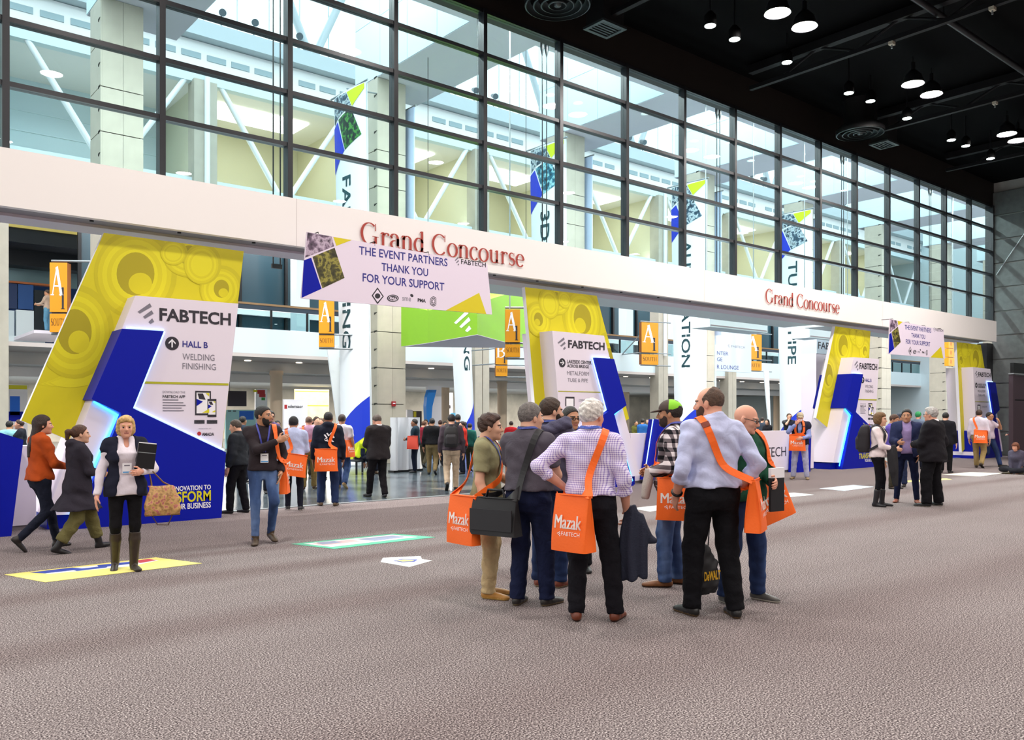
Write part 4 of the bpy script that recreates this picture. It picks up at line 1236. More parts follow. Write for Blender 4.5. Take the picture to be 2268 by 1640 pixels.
# dark cabinet at the right edge
Y = 11.4
x0 = xY(2244, Y)
r = thing('dark_cabinet', 'tall dark maroon cabinet cut off by the right edge', 'cabinet', (x0, Y, 0))
zc = atY(2241, 829, Y).z
CAB = M('cabinet_dark', '3a2a33', .5)
MB().box((x0, Y, 0), (x0 + .16, Y + .14, zc)).build('side_post', CAB, r)
MB().box((x0 + .22, Y + .03, 0), (x0 + 2.2, Y + .14, zc - .9)).build('door', CAB, r)
MB().box((x0 + .22, Y + .03, zc - .86), (x0 + 2.2, Y + .14, zc - .02)).build('door', CAB, r)
MB().box((x0 + .1, Y + .1, 0), (x0 + 2.2, Y + .14, zc - .05)).build('carcass', BLK, r)
MB().box((x0 - .03, Y - .03, zc), (x0 + 2.2, Y + .14, zc + .04)).build('cornice', STEEL, r)
MB().box((x0 + .1, Y + .02, zc + .04), (x0 + 2.2, Y + .13, zc + .4)).build('top_box', BLK, r)

# floor stickers
def sticker(pts, label, mats, extra=()):
    q = [atF(x, y) for x, y in pts]
    c = sum(q, Vector((0, 0, 0))) / len(q)
    r = thing('floor_sticker', label, 'floor sticker', (c.x, c.y, 0))
    MB().prism([Vector((p.x, p.y, .001)) for p in q], (0, 0, .003)).build('sheet', mats[0], r)
    if extra:
        g = MB()
        for k, (pp, mi) in enumerate(extra):
            g.face([Vector((v.x, v.y, .0055 + .0006 * k)) for v in (atF(x, y) for x, y in pp)], mi)
        g.build('print', list(mats[1:]), r)
    return r
SY_ = M('sticker_yellow', 'f2e27a', .6); SW = M('sticker_white', 'f2f2f0', .5); SR = M('sticker_red', 'd0484e', .5); SBL = M('sticker_blue', '3448a8', .5); SGR = M('sticker_green', '54b894', .6); SPK = M('sticker_pink', 'dcb0b0', .6); SGY = M('sticker_grey', '8d94b0', .6)
sticker([(10, 1274), (345, 1236), (447, 1249), (100, 1291)], 'yellow floor sticker under the woman in the navy vest', [SY_, SW, SBL, SR],
        [([(72, 1270), (255, 1249), (330, 1240), (352, 1243), (290, 1256), (110, 1273)], 0), ([(66, 1270), (160, 1259), (190, 1262), (100, 1272)], 1), ([(215, 1254), (300, 1245), (296, 1250), (220, 1259)], 1), ([(298, 1244), (330, 1240), (345, 1243), (310, 1249)], 2), ([(160, 1264), (240, 1255), (236, 1259), (170, 1267)], 1)])
sticker([(645, 1206), (872, 1183), (964, 1191), (740, 1217)], 'green bordered photo sticker on the carpet left of the arrow', [SGR, SW, SPK, SGY],
        [([(672, 1206), (868, 1186), (925, 1191), (735, 1213)], 0), ([(690, 1206), (780, 1197), (800, 1201), (720, 1210)], 1), ([(790, 1196), (870, 1188), (900, 1191), (830, 1200)], 2), ([(700, 1204), (740, 1200), (760, 1203), (715, 1208)], 2)])
sticker([(843, 1246), (848, 1237), (931, 1233), (935, 1240), (957, 1243), (907, 1257)], 'white pentagon arrow sticker on the carpet', [SW, SBL, SY_],
        [([(870, 1244), (890, 1240), (925, 1241), (918, 1246), (890, 1247)], 0), ([(876, 1244), (893, 1241.5), (918, 1242.5), (912, 1245), (892, 1245.8)], 1)])
sticker([(1396, 1127), (1470, 1119), (1500, 1124), (1440, 1134)], 'white floor sticker between the white-haired man and the capped man', [SW])
sticker([(1660, 1096), (1760, 1092), (1803, 1097), (1700, 1106)], 'white floor sticker behind the bags of the bald men', [SW])
sticker([(1815, 1083), (1890, 1075), (1935, 1079), (1870, 1088)], 'pale blue floor sticker left of the woman with backpack', [M('sticker_sky', 'cfe0f4', .5), SW, SGY], [([(1840, 1083), (1890, 1077), (1915, 1079), (1870, 1085)], 0)])
sticker([(2085, 1052), (2150, 1046.5), (2220, 1049), (2170, 1056)], 'white floor sticker near the sitting woman', [M('sticker_cream', 'f3efdc', .5)])
sticker([(1998, 1066), (2095, 1060.5), (2108, 1063), (2010, 1069)], 'thin yellow floor sticker behind the man in the black suit', [SY_])
# ================================================================== people
def V3(*a): return np.array(a, float)
def nrm(v): return v / (np.linalg.norm(v) + 1e-12)
# ---- signed distance primitives: (function(x,y,z), bounding box)
def cone(a, b, ra, rb, cap_b=False, cap_a=False):
    a, b = np.asarray(a, float), np.asarray(b, float); ba = b - a; L2 = ba @ ba; L = math.sqrt(L2)
    def f(x, y, z):
        t = ((x - a[0]) * ba[0] + (y - a[1]) * ba[1] + (z - a[2]) * ba[2]) / L2
        h = np.clip(t, 0, 1)
        d = np.sqrt((x - a[0] - ba[0] * h) ** 2 + (y - a[1] - ba[1] * h) ** 2 + (z - a[2] - ba[2] * h) ** 2) - (ra + (rb - ra) * h)
        if cap_b: d = np.maximum(d, (t - 1) * L)
        if cap_a: d = np.maximum(d, -t * L)
        return d
    r = max(ra, rb)
    return f, np.minimum(a, b) - r, np.maximum(a, b) + r
def ellip(c, r, R=None):
    c, r = np.asarray(c, float), np.asarray(r, float)
    def f(x, y, z):
        dx, dy, dz = x - c[0], y - c[1], z - c[2]
        if R is not None:
            dx, dy, dz = (R[0, 0] * dx + R[1, 0] * dy + R[2, 0] * dz, R[0, 1] * dx + R[1, 1] * dy + R[2, 1] * dz, R[0, 2] * dx + R[1, 2] * dy + R[2, 2] * dz)
        k0 = np.sqrt((dx / r[0]) ** 2 + (dy / r[1]) ** 2 + (dz / r[2]) ** 2)
        k1 = np.sqrt((dx / r[0] ** 2) ** 2 + (dy / r[1] ** 2) ** 2 + (dz / r[2] ** 2) ** 2) + 1e-9
        return k0 * (k0 - 1) / k1
    m = r.max()
    return f, c - m, c + m
def loft(o, R, prof, p=2.4):
    """stack of superellipses along local z: rows (z, half width l, half depth f, offset f)"""
    o = np.asarray(o, float); A = np.array(prof, float)
    def f(x, y, z):
        dx, dy, dz = x - o[0], y - o[1], z - o[2]
        X = R[0, 0] * dx + R[1, 0] * dy + R[2, 0] * dz; Y = R[0, 1] * dx + R[1, 1] * dy + R[2, 1] * dz; Z = R[0, 2] * dx + R[1, 2] * dy + R[2, 2] * dz
        zz = np.clip(Z, A[0, 0], A[-1, 0])
        a = np.interp(zz, A[:, 0], A[:, 1]); b = np.interp(zz, A[:, 0], A[:, 2]); of = np.interp(zz, A[:, 0], A[:, 3])
        k = (np.abs((X - of) / b) ** p + np.abs(Y / a) ** p) ** (1 / p)
        d = (k - 1) * np.minimum(a, b)
        return np.maximum(np.maximum(d, A[0, 0] - Z), Z - A[-1, 0])
    m = A[:, 1:3].max() + np.abs(A[:, 3]).max()
    cs = np.array([o + R @ V3(sx * m, sy * m, zz) for sx in (-1, 1) for sy in (-1, 1) for zz in (A[0, 0], A[-1, 0])])
    return f, cs.min(0), cs.max(0)
def smin(a, b, k):
    h = np.clip(0.5 + 0.5 * (b - a) / k, 0, 1)
    return b + (a - b) * h - k * h * (1 - h)
class Field:
    def __init__(s): s.ops = []
    def add(s, prim, k=0.02): s.ops.append(('u', prim, k)); return s
    def sub(s, prim, k=0.01): s.ops.append(('s', prim, k)); return s
    def cut(s, fn, k=0.0): s.ops.append(('c', fn, k)); return s         # fn<0 is kept
    def fold(s, fn): s.ops.append(('d', fn, 0)); return s        # displacement
    def bounds(s):
        lo = np.min([p[1] for o, p, k in s.ops if o == 'u'], 0); hi = np.max([p[2] for o, p, k in s.ops if o == 'u'], 0)
        return lo, hi
    def points(s, P):
        P = np.asarray(P, float); x, y, z = P[:, 0], P[:, 1], P[:, 2]
        d = np.full(len(P), 9.0)
        for o, p, k in s.ops:
            if o == 'u': d = smin(d, p[0](x, y, z), k)
            elif o == 's': d = -smin(-d, p[0](x, y, z), k)
            elif o == 'c': d = np.maximum(d, p(x, y, z))
        return d
    def grid(s, xs, ys, zs):
        D = np.full((len(xs), len(ys), len(zs)), 0.25)
        X, Y, Z = xs[:, None, None], ys[None, :, None], zs[None, None, :]
        for o, p, k in s.ops:
            if o in 'us':
                m = 0.07
                i0, i1 = np.searchsorted(xs, p[1][0] - m), np.searchsorted(xs, p[2][0] + m)
                j0, j1 = np.searchsorted(ys, p[1][1] - m), np.searchsorted(ys, p[2][1] + m)
                k0, k1 = np.searchsorted(zs, p[1][2] - m), np.searchsorted(zs, p[2][2] + m)
                if i1 <= i0 or j1 <= j0 or k1 <= k0: continue
                sl = (slice(i0, i1), slice(j0, j1), slice(k0, k1))
                d = p[0](X[i0:i1], Y[:, j0:j1], Z[:, :, k0:k1])
                D[sl] = smin(D[sl], d, k) if o == 'u' else -smin(-D[sl], d, k)
            elif o == 'c': D = np.maximum(D, p(X, Y, Z)) if k == 0 else -smin(-D, -p(X, Y, Z), k)
            else: D = D + p(X, Y, Z)
        return D
_E = [((0, 0, 0), (1, 0, 0)), ((0, 1, 0), (1, 1, 0)), ((0, 0, 1), (1, 0, 1)), ((0, 1, 1), (1, 1, 1)),
      ((0, 0, 0), (0, 1, 0)), ((1, 0, 0), (1, 1, 0)), ((0, 0, 1), (0, 1, 1)), ((1, 0, 1), (1, 1, 1)),
      ((0, 0, 0), (0, 0, 1)), ((1, 0, 0), (1, 0, 1)), ((0, 1, 0), (0, 1, 1)), ((1, 1, 0), (1, 1, 1))]
def nets(D, xs, ys, zs):
    """naive surface nets on a rectilinear grid -> vertices, quads"""
    I = D < 0
    c = [I[a:I.shape[0] - 1 + a, b:I.shape[1] - 1 + b, e:I.shape[2] - 1 + e] for a in (0, 1) for b in (0, 1) for e in (0, 1)]
    s = sum(q.astype(np.int8) for q in c)
    act = (s > 0) & (s < 8)
    ci = np.argwhere(act)
    if len(ci) == 0: return np.zeros((0, 3)), np.zeros((0, 4), int)
    idx = np.full(act.shape, -1); idx[act] = np.arange(len(ci))
    acc = np.zeros((len(ci), 3)); n = np.zeros(len(ci))
    i, j, k = ci.T
    for p, q in _E:
        d0 = D[i + p[0], j + p[1], k + p[2]]; d1 = D[i + q[0], j + q[1], k + q[2]]
        m = (d0 < 0) != (d1 < 0)
        t = np.where(m, d0 / np.where(m, d0 - d1, 1), 0)
        P, Q = np.array(p, float), np.array(q, float)
        acc += np.where(m[:, None], P + (Q - P) * t[:, None], 0); n += m
    u = acc / n[:, None]
    X = xs[i] + u[:, 0] * (xs[i + 1] - xs[i]); Y = ys[j] + u[:, 1] * (ys[j + 1] - ys[j]); Z = zs[k] + u[:, 2] * (zs[k + 1] - zs[k])
    F = []
    for ax in range(3):
        sl0 = [slice(None)] * 3; sl1 = [slice(None)] * 3
        sl0[ax] = slice(0, -1); sl1[ax] = slice(1, None)
        a, b = I[tuple(sl0)], I[tuple(sl1)]
        ch = np.argwhere(a != b)
        o1, o2 = [(1, 2), (2, 0), (0, 1)][ax]
        ok = (ch[:, o1] > 0) & (ch[:, o2] > 0) & (ch[:, o1] < I.shape[o1] - 1) & (ch[:, o2] < I.shape[o2] - 1)
        ch = ch[ok]
        if not len(ch): continue
        def cell(d1, d2):
            e = ch.copy(); e[:, o1] -= d1; e[:, o2] -= d2
            return idx[e[:, 0], e[:, 1], e[:, 2]]
        q = np.stack([cell(1, 1), cell(0, 1), cell(0, 0), cell(1, 0)], 1)
        fl = ~a[ch[:, 0], ch[:, 1], ch[:, 2]]
        q[fl] = q[fl][:, ::-1]
        F.append(q)
    F = np.concatenate(F) if F else np.zeros((0, 4), int)
    F = F[(F >= 0).all(1)]
    return np.stack([X, Y, Z], 1), F
def axis(lo, hi, h, f0=None, f1=None, hf=None):
    if f0 is None or f1 <= lo or f0 >= hi: return np.arange(lo - 2 * h, hi + 2.5 * h, h)
    parts = []
    if f0 > lo: parts.append(np.arange(lo - 2 * h, f0, h))
    parts.append(np.arange(max(f0, lo - 2 * hf), min(f1, hi + 2 * hf), hf))
    if f1 < hi: parts.append(np.arange(f1, hi + 2.5 * h, h))
    return np.unique(np.concatenate(parts))
def surf(F, h, fine=None):
    lo, hi = F.bounds()
    if fine:
        flo, fhi, hf = fine
        ax = [axis(lo[i], hi[i], h, flo[i], fhi[i], hf) for i in range(3)]
    else:
        ax = [axis(lo[i], hi[i], h) for i in range(3)]
    return nets(F.grid(*ax), *ax)
def mesh_obj(name, v, f, mats, parent, mi=None, smooth=True):
    me = bpy.data.meshes.new(name)
    nv, nf = len(v), len(f)
    me.vertices.add(nv); me.vertices.foreach_set('co', np.asarray(v, np.float32).ravel())
    me.loops.add(nf * 4); me.loops.foreach_set('vertex_index', np.asarray(f, np.int32).ravel())
    me.polygons.add(nf); me.polygons.foreach_set('loop_start', np.arange(0, nf * 4, 4, dtype=np.int32))
    me.polygons.foreach_set('loop_total', np.full(nf, 4, np.int32))
    me.polygons.foreach_set('use_smooth', np.full(nf, smooth))
    for m in (mats if isinstance(mats, (list, tuple)) else [mats]): me.materials.append(m)
    if mi is not None: me.polygons.foreach_set('material_index', np.asarray(mi, np.int32))
    me.update(calc_edges=True); me.validate()
    o = bpy.data.objects.new(name, me); COL.objects.link(o)
    if parent is not None: o.parent = parent
    return o
def folds(seed, amp, s=1.0):
    rg = np.random.RandomState(seed); ph = rg.uniform(0, 6.28, 8)
    def f(x, y, z):
        a = np.sin(21 * s * x + 17 * s * z + ph[0]) * np.sin(19 * s * y - 13 * s * z + ph[1])
        b = np.sin(37 * s * z + 25 * s * x + ph[2] + 2 * np.sin(9 * y + ph[3])) * np.sin(14 * s * y + ph[4])
        c = np.sin(55 * s * z - 30 * s * y + 20 * x + ph[5]) * .4
        return amp * (a * .6 + b * .6 + c)
    return f
def vfolds(seed, amp, s=1.0):
    ph = np.random.RandomState(seed).uniform(0, 6.28, 4)
    def f(x, y, z):
        a = np.sin(75 * s * y + 22 * s * x + ph[0] + 1.2 * np.sin(6 * z + ph[1])) * np.clip(1.2 + 0 * z, 0, 1)
        b = np.sin(48 * s * x - 30 * s * y + 9 * z + ph[2])
        return amp * (a * .7 + b * .5)
    return f
def rot_y(t):      # lean forward about the local left axis (x forward)
    c, s = math.cos(t), math.sin(t)
    return np.array([[c, 0, s], [0, 1, 0], [-s, 0, c]])
def rot_z(t):
    c, s = math.cos(t), math.sin(t)
    return np.array([[c, -s, 0], [s, c, 0], [0, 0, 1]])
def rot_x(t):
    c, s = math.cos(t), math.sin(t)
    return np.array([[1, 0, 0], [0, c, -s], [0, s, c]])
def ik(a, t, l1, l2, hint):
    d = t - a; L = np.linalg.norm(d)
    mx = (l1 + l2) * .998
    if L > mx: t = a + d * mx / L; d = t - a; L = mx
    ca = (l1 * l1 + L * L - l2 * l2) / (2 * l1 * L); ca = max(-1, min(1, ca))
    u = d / L; h = np.asarray(hint, float); h = nrm(h - u * (h @ u))
    return a + u * l1 * ca + h * l1 * math.sqrt(max(0, 1 - ca * ca)), t

SKIN = {'light': M('skin_light', 'd9a68a', .55), 'pink': M('skin_pink', 'd99c82', .55), 'tan': M('skin_tan', 'b98463', .55), 'brown': M('skin_brown', '8a5a42', .55)}
LIP = M('lips', 'a8605a', .5); EYEW = M('eye_white', 'e6e2de', .3); IRIS = M('iris', '2c221c', .3)
ARMS = {  # wrist (f, side, z) in heights, elbow hint (f, side, z), thumb hint, curl
    'down': ((.03, .150, .475), (-1, .35, 0), 'f', .45), 'back': ((-.09, .150, .485), (-1, .3, 0), 'f', .45), 'fwd': ((.13, .140, .50), (-1, .3, 0), 'f', .45),
    'hip': ((.045, .128, .555), (-.55, 1, 0), 'f', .7), 'front': ((.17, .035, .600), (-.3, .7, -1), 'u', .7), 'phone': ((.17, .03, .68), (-.2, .55, -1), 'u', .8),
    'chest': ((.125, .01, .715), (.1, .75, -1), 'u', 1.0), 'binder': ((.14, .075, .625), (-.5, .8, -.8), 'u', .9), 'pocket': ((.035, .118, .50), (-1, .6, 0), 'f', .4),
    'carry': ((.055, .150, .49), (-1, .35, 0), 'f', 1.05), 'elbowup': ((.15, .05, .80), (.4, .7, -1), 'u', .9), 'strap': ((.09, .075, .70), (-.2, .8, -1), 'u', 1.1),
    'lap': ((.19, .04, .40), (-.4, .9, -.5), 'u', .6), 'behind': ((-.09, .05, .53), (-.5, 1, 0), 'f', .6), 'high': ((.09, .07, .86), (.6, .7, -1), 'u', .9), 'forward': ((.22, .08, .63), (-.4, .5, -1), 'u', .7)}
STANCE = {'stand': ((.0, .058, 0, 0), (.01, .058, 0, 0)), 'wide': ((.02, .095, 0, 0), (-.02, .095, 0, 0)), 'step': ((.09, .055, 0, 0), (-.09, .055, .035, .5)), 'step2': ((-.09, .055, .035, .5), (.09, .055, 0, 0)),
          'walk': ((.17, .045, 0, -.15), (-.19, .045, .07, .75)), 'walk2': ((-.19, .045, .07, .75), (.17, .045, 0, -.15)), 'stagger': ((.06, .06, 0, 0), (-.06, .06, 0, 0)), 'stagger2': ((-.06, .06, 0, 0), (.06, .06, 0, 0))}

def hand(F, w, d, n, t, S, curl):
    """palm and five fingers; w wrist, d direction, n palm normal, t thumb side"""
    L = .19 * S
    pc = w + d * L * .27
    R = np.stack([d, t, n], 1)
    F.add(ellip(pc, (L * .30, L * .225, L * .085), R), .006)
    F.add(cone(w - d * L * .12, w + d * L * .12, L * .135, L * .15), .012)
    lens = (.44, .50, .46, .36)
    for q in range(4):
        b = w + d * L * (.50 - abs(q - 1.3) * .022) + t * L * (.155 - .103 * q)
        dd, p = d, b - d * L * .1
        a = 0
        for sgm, fr in enumerate((.42, .33, .27)):
            a = curl * (.55 + .55 * sgm) * .75
            dd = nrm(d * math.cos(a) + n * math.sin(a))
            e = p + dd * L * lens[q] * fr * (1.35 if sgm == 0 else 1)
            F.add(cone(p, e, L * (.052 - .006 * sgm), L * (.048 - .007 * sgm)), .004)
            p = e
    b = w + d * L * .14 + t * L * .15
    e = b + nrm(d * .62 + t * .62 + n * .35) * L * .27
    e2 = e + nrm(d * .85 + t * .15 + n * .5) * L * .2
    F.add(cone(b, e, L * .07, L * .055), .012); F.add(cone(e, e2, L * .054, L * .042), .005)

PEOPLE = []
def person(label, px, py, top, beta, skin='light', hair=None, haircol='3a2a20', sex='m', bulk=1.0, belly=0.0, arms=('down', 'down'), stance='stand', lean=0.0,
           head=(0, 0), topw=None, outer=None, legs=('2a2c38', 'reg'), shoes=('22201e', 0.0), beard=None, glasses=False, lanyard=None, cap=None, z0=0.0,
           pose=None, zpel=None, extra=None, group=None, hem=None, at=None, Hm=None):
    g = at if at is not None else atF(px, py, z0)
    dep = depth(g)
    H = Hm or (py - top) * dep / FPX
    pxh = H * FPX / dep
    vox = max(.0105, 1.8 / pxh * 2.4)
    vf = max(.0055, vox * .52)
    vh = np.array([g.x, g.y]); vh = vh / np.linalg.norm(vh)
    right = np.array([vh[1], -vh[0]])
    bt = math.radians(beta)
    Fw = -vh * math.cos(bt) + right * math.sin(bt)
    root = thing('person', label, 'person', (g.x, g.y, z0), math.atan2(Fw[1], Fw[0]), group=group)
    seed = len(PEOPLE) * 7 + 3
    fem = sex == 'f'
    S = H / 1.75
    # --- legs
    hipw = .052 * H
    lt, ls, an = .245 * H, .243 * H, .042 * H
    if pose is None:
        st = STANCE[stance] if isinstance(stance, str) else stance
        feet = []
        for (f, l, lift, pitch), sd in zip(st, (1, -1)):
            feet.append((V3(f * H, sd * l * H, an + lift * H), pitch))
        zp = min(a[2] + math.sqrt(max((lt + ls) ** 2 - a[0] ** 2 - (abs(a[1]) - hipw) ** 2, .01)) * .996 for a, _ in feet)
        legj = []
        for (a, pitch), sd in zip(feet, (1, -1)):
            hp = V3(0, sd * hipw, zp)
            kn, an_ = ik(hp, a, lt, ls, (1, sd * .12, 0))
            legj.append((hp, kn, an_, V3(math.cos(.2), sd * math.sin(.2), 0), pitch))
    else:
        zp = zpel * H
        legj = []
        for (kn, a, fd), sd in zip(pose, (1, -1)):
            legj.append((V3(0, sd * hipw, zp), V3(*kn) * H, V3(*a) * H, nrm(V3(*fd)), 0.0))
    # --- upper body frame
    RU = rot_y(lean); P0 = V3(0, 0, zp); dz = zp - .527 * H
    U = lambda f, l, z: P0 + RU @ V3(f * H, l * H, z * H - .527 * H)
    shw = (.088 if fem else .101) * (0.75 + .25 * bulk)
    sh = [U(-.005, s * shw, .788) for s in (1, -1)]
    armj = []
    for i, sd in enumerate((1, -1)):
        sp = ARMS[arms[i]] if isinstance(arms[i], str) else arms[i]
        w = U(sp[0][0], sd * sp[0][1], sp[0][2])
        hint = RU @ V3(sp[1][0], sd * sp[1][1], sp[1][2])
        el, w = ik(sh[i], w, .172 * H, .155 * H, hint)
        d = nrm(w - el)
        if sp[2] == 'f': tdir, nn = V3(1, 0, 0), V3(0, -sd, 0)
        else: tdir, nn = V3(0, 0, 1), V3(-.5, -sd, -.2)
        tdir = nrm(tdir - d * (tdir @ d)); nn = np.cross(d, tdir); nn = nn if nn @ V3(-.3, -sd, 0) > 0 else -nn
        armj.append((sh[i], el, w, d, nrm(nn), tdir, sp[3]))
    # --- head
    RH = RU @ rot_z(math.radians(head[0])) @ rot_y(math.radians(head[1]))
    hs = .1345 * H / .235 * (1.0 if not fem else .98)
    hc = U(.012, 0, .865) + RH @ V3(.012, 0, .0125 * H + .035 * hs)
    topz = hc[2] + .122 * hs
    HP = lambda f, l, z: hc + RH @ (V3(f, l, z) * hs)
    hl = lambda r: np.array(r) * hs
    # --- body skin: head, neck, slim trunk and limbs, hands
    B = Field()
    B.add(ellip(HP(-.012, 0, .03), hl((.098, .076, .092)), RH), .02)
    B.add(ellip(HP(.035, 0, -.025), hl((.062, .060, .085)), RH), .025)
    B.add(ellip(HP(.048, 0, -.078), hl((.042, .042, .034)), RH), .025)
    B.add(cone(HP(.093, 0, .012), HP(.112, 0, -.024), .009 * hs, .0135 * hs), .012)
    B.add(ellip(HP(.098, 0, -.030), hl((.014, .019, .009)), RH), .008)
    B.add(cone(HP(.083, .036, .024), HP(.083, -.036, .024), .012 * hs, .012 * hs), .015)
    for s in (1, -1):
        B.sub(ellip(HP(.100, s * .032, .006), hl((.014, .016, .010)), RH), .01)
        B.add(ellip(HP(-.004, s * .077, -.004), hl((.020, .010, .033)), RH @ rot_z(s * -.35)), .006)
        B.add(ellip(HP(.066, s * .036, -.022), hl((.022, .022, .022)), RH), .02)
    B.add(ellip(HP(.090, 0, -.057), hl((.012, .024, .010)), RH), .008)
    B.add(ellip(HP(.082, 0, -.095), hl((.018, .020, .016)), RH), .015)
    nk = .052 * H / 1.75 * 1.75 * (.60 if fem else .68) * (.7 + .3 * bulk)
    B.add(cone(HP(-.022, 0, -.05), U(-.012, 0, .815), nk, nk * 1.12), .025)
    bw = bulk * (.93 if fem else 1.0)
    B.add(loft(P0, RU, [((z - .527) * H, a * H * .82 * bw, b * H * .82 * bw, o * H) for z, a, b, o in ((.47, .085, .06, 0), (.53, .095, .066, 0), (.63, .078, .056, 0), (.73, .09, .06, 0), (.79, .085, .05, 0), (.825, .045, .035, -.005))]), .03)
    for hp, kn, a, fd, pitch in legj:
        B.add(cone(hp, kn, .044 * H, .028 * H), .03); B.add(cone(kn, a, .030 * H, .019 * H), .02)
        pass
    slv = (topw or {}).get('sleeve', 'long')
    for s_, el, w, d, nn, td, cu in armj:
        k = (.86 if fem else 1.0) * (.75 + .25 * bulk)
        B.add(cone(s_, el, .029 * H * k, .0235 * H * k), .03); B.add(cone(el, el + (w - el) * .35, .024 * H * k, .0245 * H * k), .02); B.add(cone(el + (w - el) * .3, w, .0245 * H * k, .0155 * H * k), .02)
    flo, fhi = hc - .155 * hs, hc + .155 * hs
    v, f = surf(B, max(vox * 1.25, .016), (flo, fhi, vf))
    n0 = len(f)
    vs, fs = [v], [f]; nv = len(v)
    for s_, el, w, d, nn, td, cu in armj:
        HF = Field(); hand(HF, w + d * .0, d, nn, td, S * (.92 if fem else 1.0), cu)
        hv, hf_ = surf(HF, max(.0048, min(vox * .42, .0085)))
        vs.append(hv); fs.append(hf_ + nv); nv += len(hv)
    v = np.concatenate(vs); f = np.concatenate(fs)
    cen = v[f].mean(1); q = (cen - hc) @ RH / hs
    mi = np.zeros(len(f), int)
    if pxh > 150:
        mi[(q[:, 0] > .085) & (np.abs(q[:, 1]) < .023) & (np.abs(q[:, 2] + .058) < .0075)] = 1
        bz = np.abs(q[:, 2] - (.027 - .12 * np.maximum(0, np.abs(q[:, 1]) - .03)))
        mi[(q[:, 0] > .06) & (np.abs(np.abs(q[:, 1]) - .032) < .02) & (bz < .0055)] = 2
    HM = M('hair_' + haircol, haircol, .65, noise=(40, .35), bump=(90, .5))
    body = mesh_obj('body', v, f, [SKIN[skin], LIP, HM], root, mi)
    if pxh > 150:
        for s in (1, -1):
            ev = MB(); c = HP(.0855, s * .032, .005); r = .0118 * hs
            m_, n_ = 8, 6
            pts = []
            for a in range(n_ + 1):
                th = math.pi * a / n_
                for b in range(m_):
                    ph = 2 * math.pi * b / m_
                    pts.append(c + RH @ (V3(math.cos(th), math.sin(th) * math.cos(ph), math.sin(th) * math.sin(ph)) * r))
            for a in range(n_):
                for b in range(m_):
                    ev.f.append((a * m_ + b, (a + 1) * m_ + b, (a + 1) * m_ + (b + 1) % m_, a * m_ + (b + 1) % m_)); ev.m.append(1 if a < 2 else 0); ev.sm.append(True)
            ev.v = [tuple(p) for p in pts]
            ev.build('eye', [EYEW, IRIS], body, local=True)
    # --- hair and beard
    hi = lambda F: surf(F, vf * 1.15)
    if hair and hair != 'bald':
        F = Field()
        th = {'short': .010, 'buzz': .005, 'curly': .014, 'bob': .020, 'long': .012, 'pony': .010, 'fringe': .0045, 'full': .015, 'bun': .012}[hair]
        F.add(ellip(HP(-.012, 0, .034), hl((.098 + th, .077 + th, .092 + th)), RH), .02)
        if hair in ('bob',):
            F.add(ellip(HP(-.03, 0, -.03), hl((.085, .100, .085)), RH), .03)
        if hair == 'long':
            F.add(loft(hc, RH @ np.eye(3), [(-.40 * hs, .055 * hs, .022 * hs, -.150 * hs), (-.27 * hs, .080 * hs, .034 * hs, -.140 * hs), (-.13 * hs, .090 * hs, .055 * hs, -.085 * hs), (.02 * hs, .088 * hs, .065 * hs, -.04 * hs)], 2.0), .03)
        if hair == 'pony':
            F.add(cone(HP(-.10, 0, .05), HP(-.15, 0, .035), .022 * hs, .034 * hs), .012); F.add(cone(HP(-.15, 0, .035), HP(-.165, 0, -.10), .036 * hs, .018 * hs), .02)
        if hair == 'bun':
            F.add(ellip(HP(-.09, 0, .10), hl((.045, .045, .045)), RH), .01)
        if hair in ('full', 'curly'):
            F.add(ellip(HP(.045, 0, .088), hl((.05, .062, .038)), RH), .03)
        def keep(x, y, z, c=hc, R=RH):
            dx, dy, dz = (x - c[0]) / hs, (y - c[1]) / hs, (z - c[2]) / hs
            X = R[0, 0] * dx + R[1, 0] * dy + R[2, 0] * dz; Y = R[0, 1] * dx + R[1, 1] * dy + R[2, 1] * dz; Z = R[0, 2] * dx + R[1, 2] * dy + R[2, 2] * dz
            if hair in ('bob', 'long'):
                d = np.minimum((.055 - Z) + np.maximum(0, .055 - np.abs(Y)) * .2, X - .045 + .3 * np.abs(Z + .1) * 0)
                d = np.maximum(d, -.125 - Z) if hair == 'bob' else d
            elif hair == 'fringe':
                d = np.maximum(np.interp(X, [-.11, -.05, -.014, .016, .03, .08], [-.074, -.050, -.002, -.010, .03, .09]) - Z, X * .8 + Z * .6 - .048)
            else:
                line = np.interp(X, [-.11, -.05, -.014, .016, .03, .08], [-.078, -.052, -.004, -.012, .028, .085])
                side = np.where((X > .02) & (np.abs(Y) > .055), .0, 0)
                d = line - Z + side
            return d * hs
        F.cut(keep, max(.008, th * 1.6) * hs)
        F.fold(folds(seed + 5, {'long': .0008, 'curly': .006, 'full': .005, 'bob': .0035}.get(hair, .0015) * hs, 3.2))
        v, f = hi(F)
        mesh_obj('hair', v, f, HM, root)
    if beard:
        F = Field()
        F.add(ellip(HP(.036, 0, -.03), hl((.067, .065, .090)), RH), .02); F.add(ellip(HP(.050, 0, -.080), hl((.048, .048, .040)), RH), .02)
        def keepb(x, y, z, c=hc, R=RH):
            dx, dy, dz = (x - c[0]) / hs, (y - c[1]) / hs, (z - c[2]) / hs
            X = R[0, 0] * dx + R[1, 0] * dy + R[2, 0] * dz; Y = R[0, 1] * dx + R[1, 1] * dy + R[2, 1] * dz; Z = R[0, 2] * dx + R[1, 2] * dy + R[2, 2] * dz
            d = Z - np.where(np.abs(Y) < .026, -.036, -.045 + np.maximum(0, np.abs(Y) - .03) * 1.4)
            mouth = np.maximum(np.abs(Y) - .022, np.abs(Z + .057) - .008)
            return np.maximum(np.maximum(d, -mouth), -(X + .01)) * hs
        F.cut(keepb, .012 * hs)
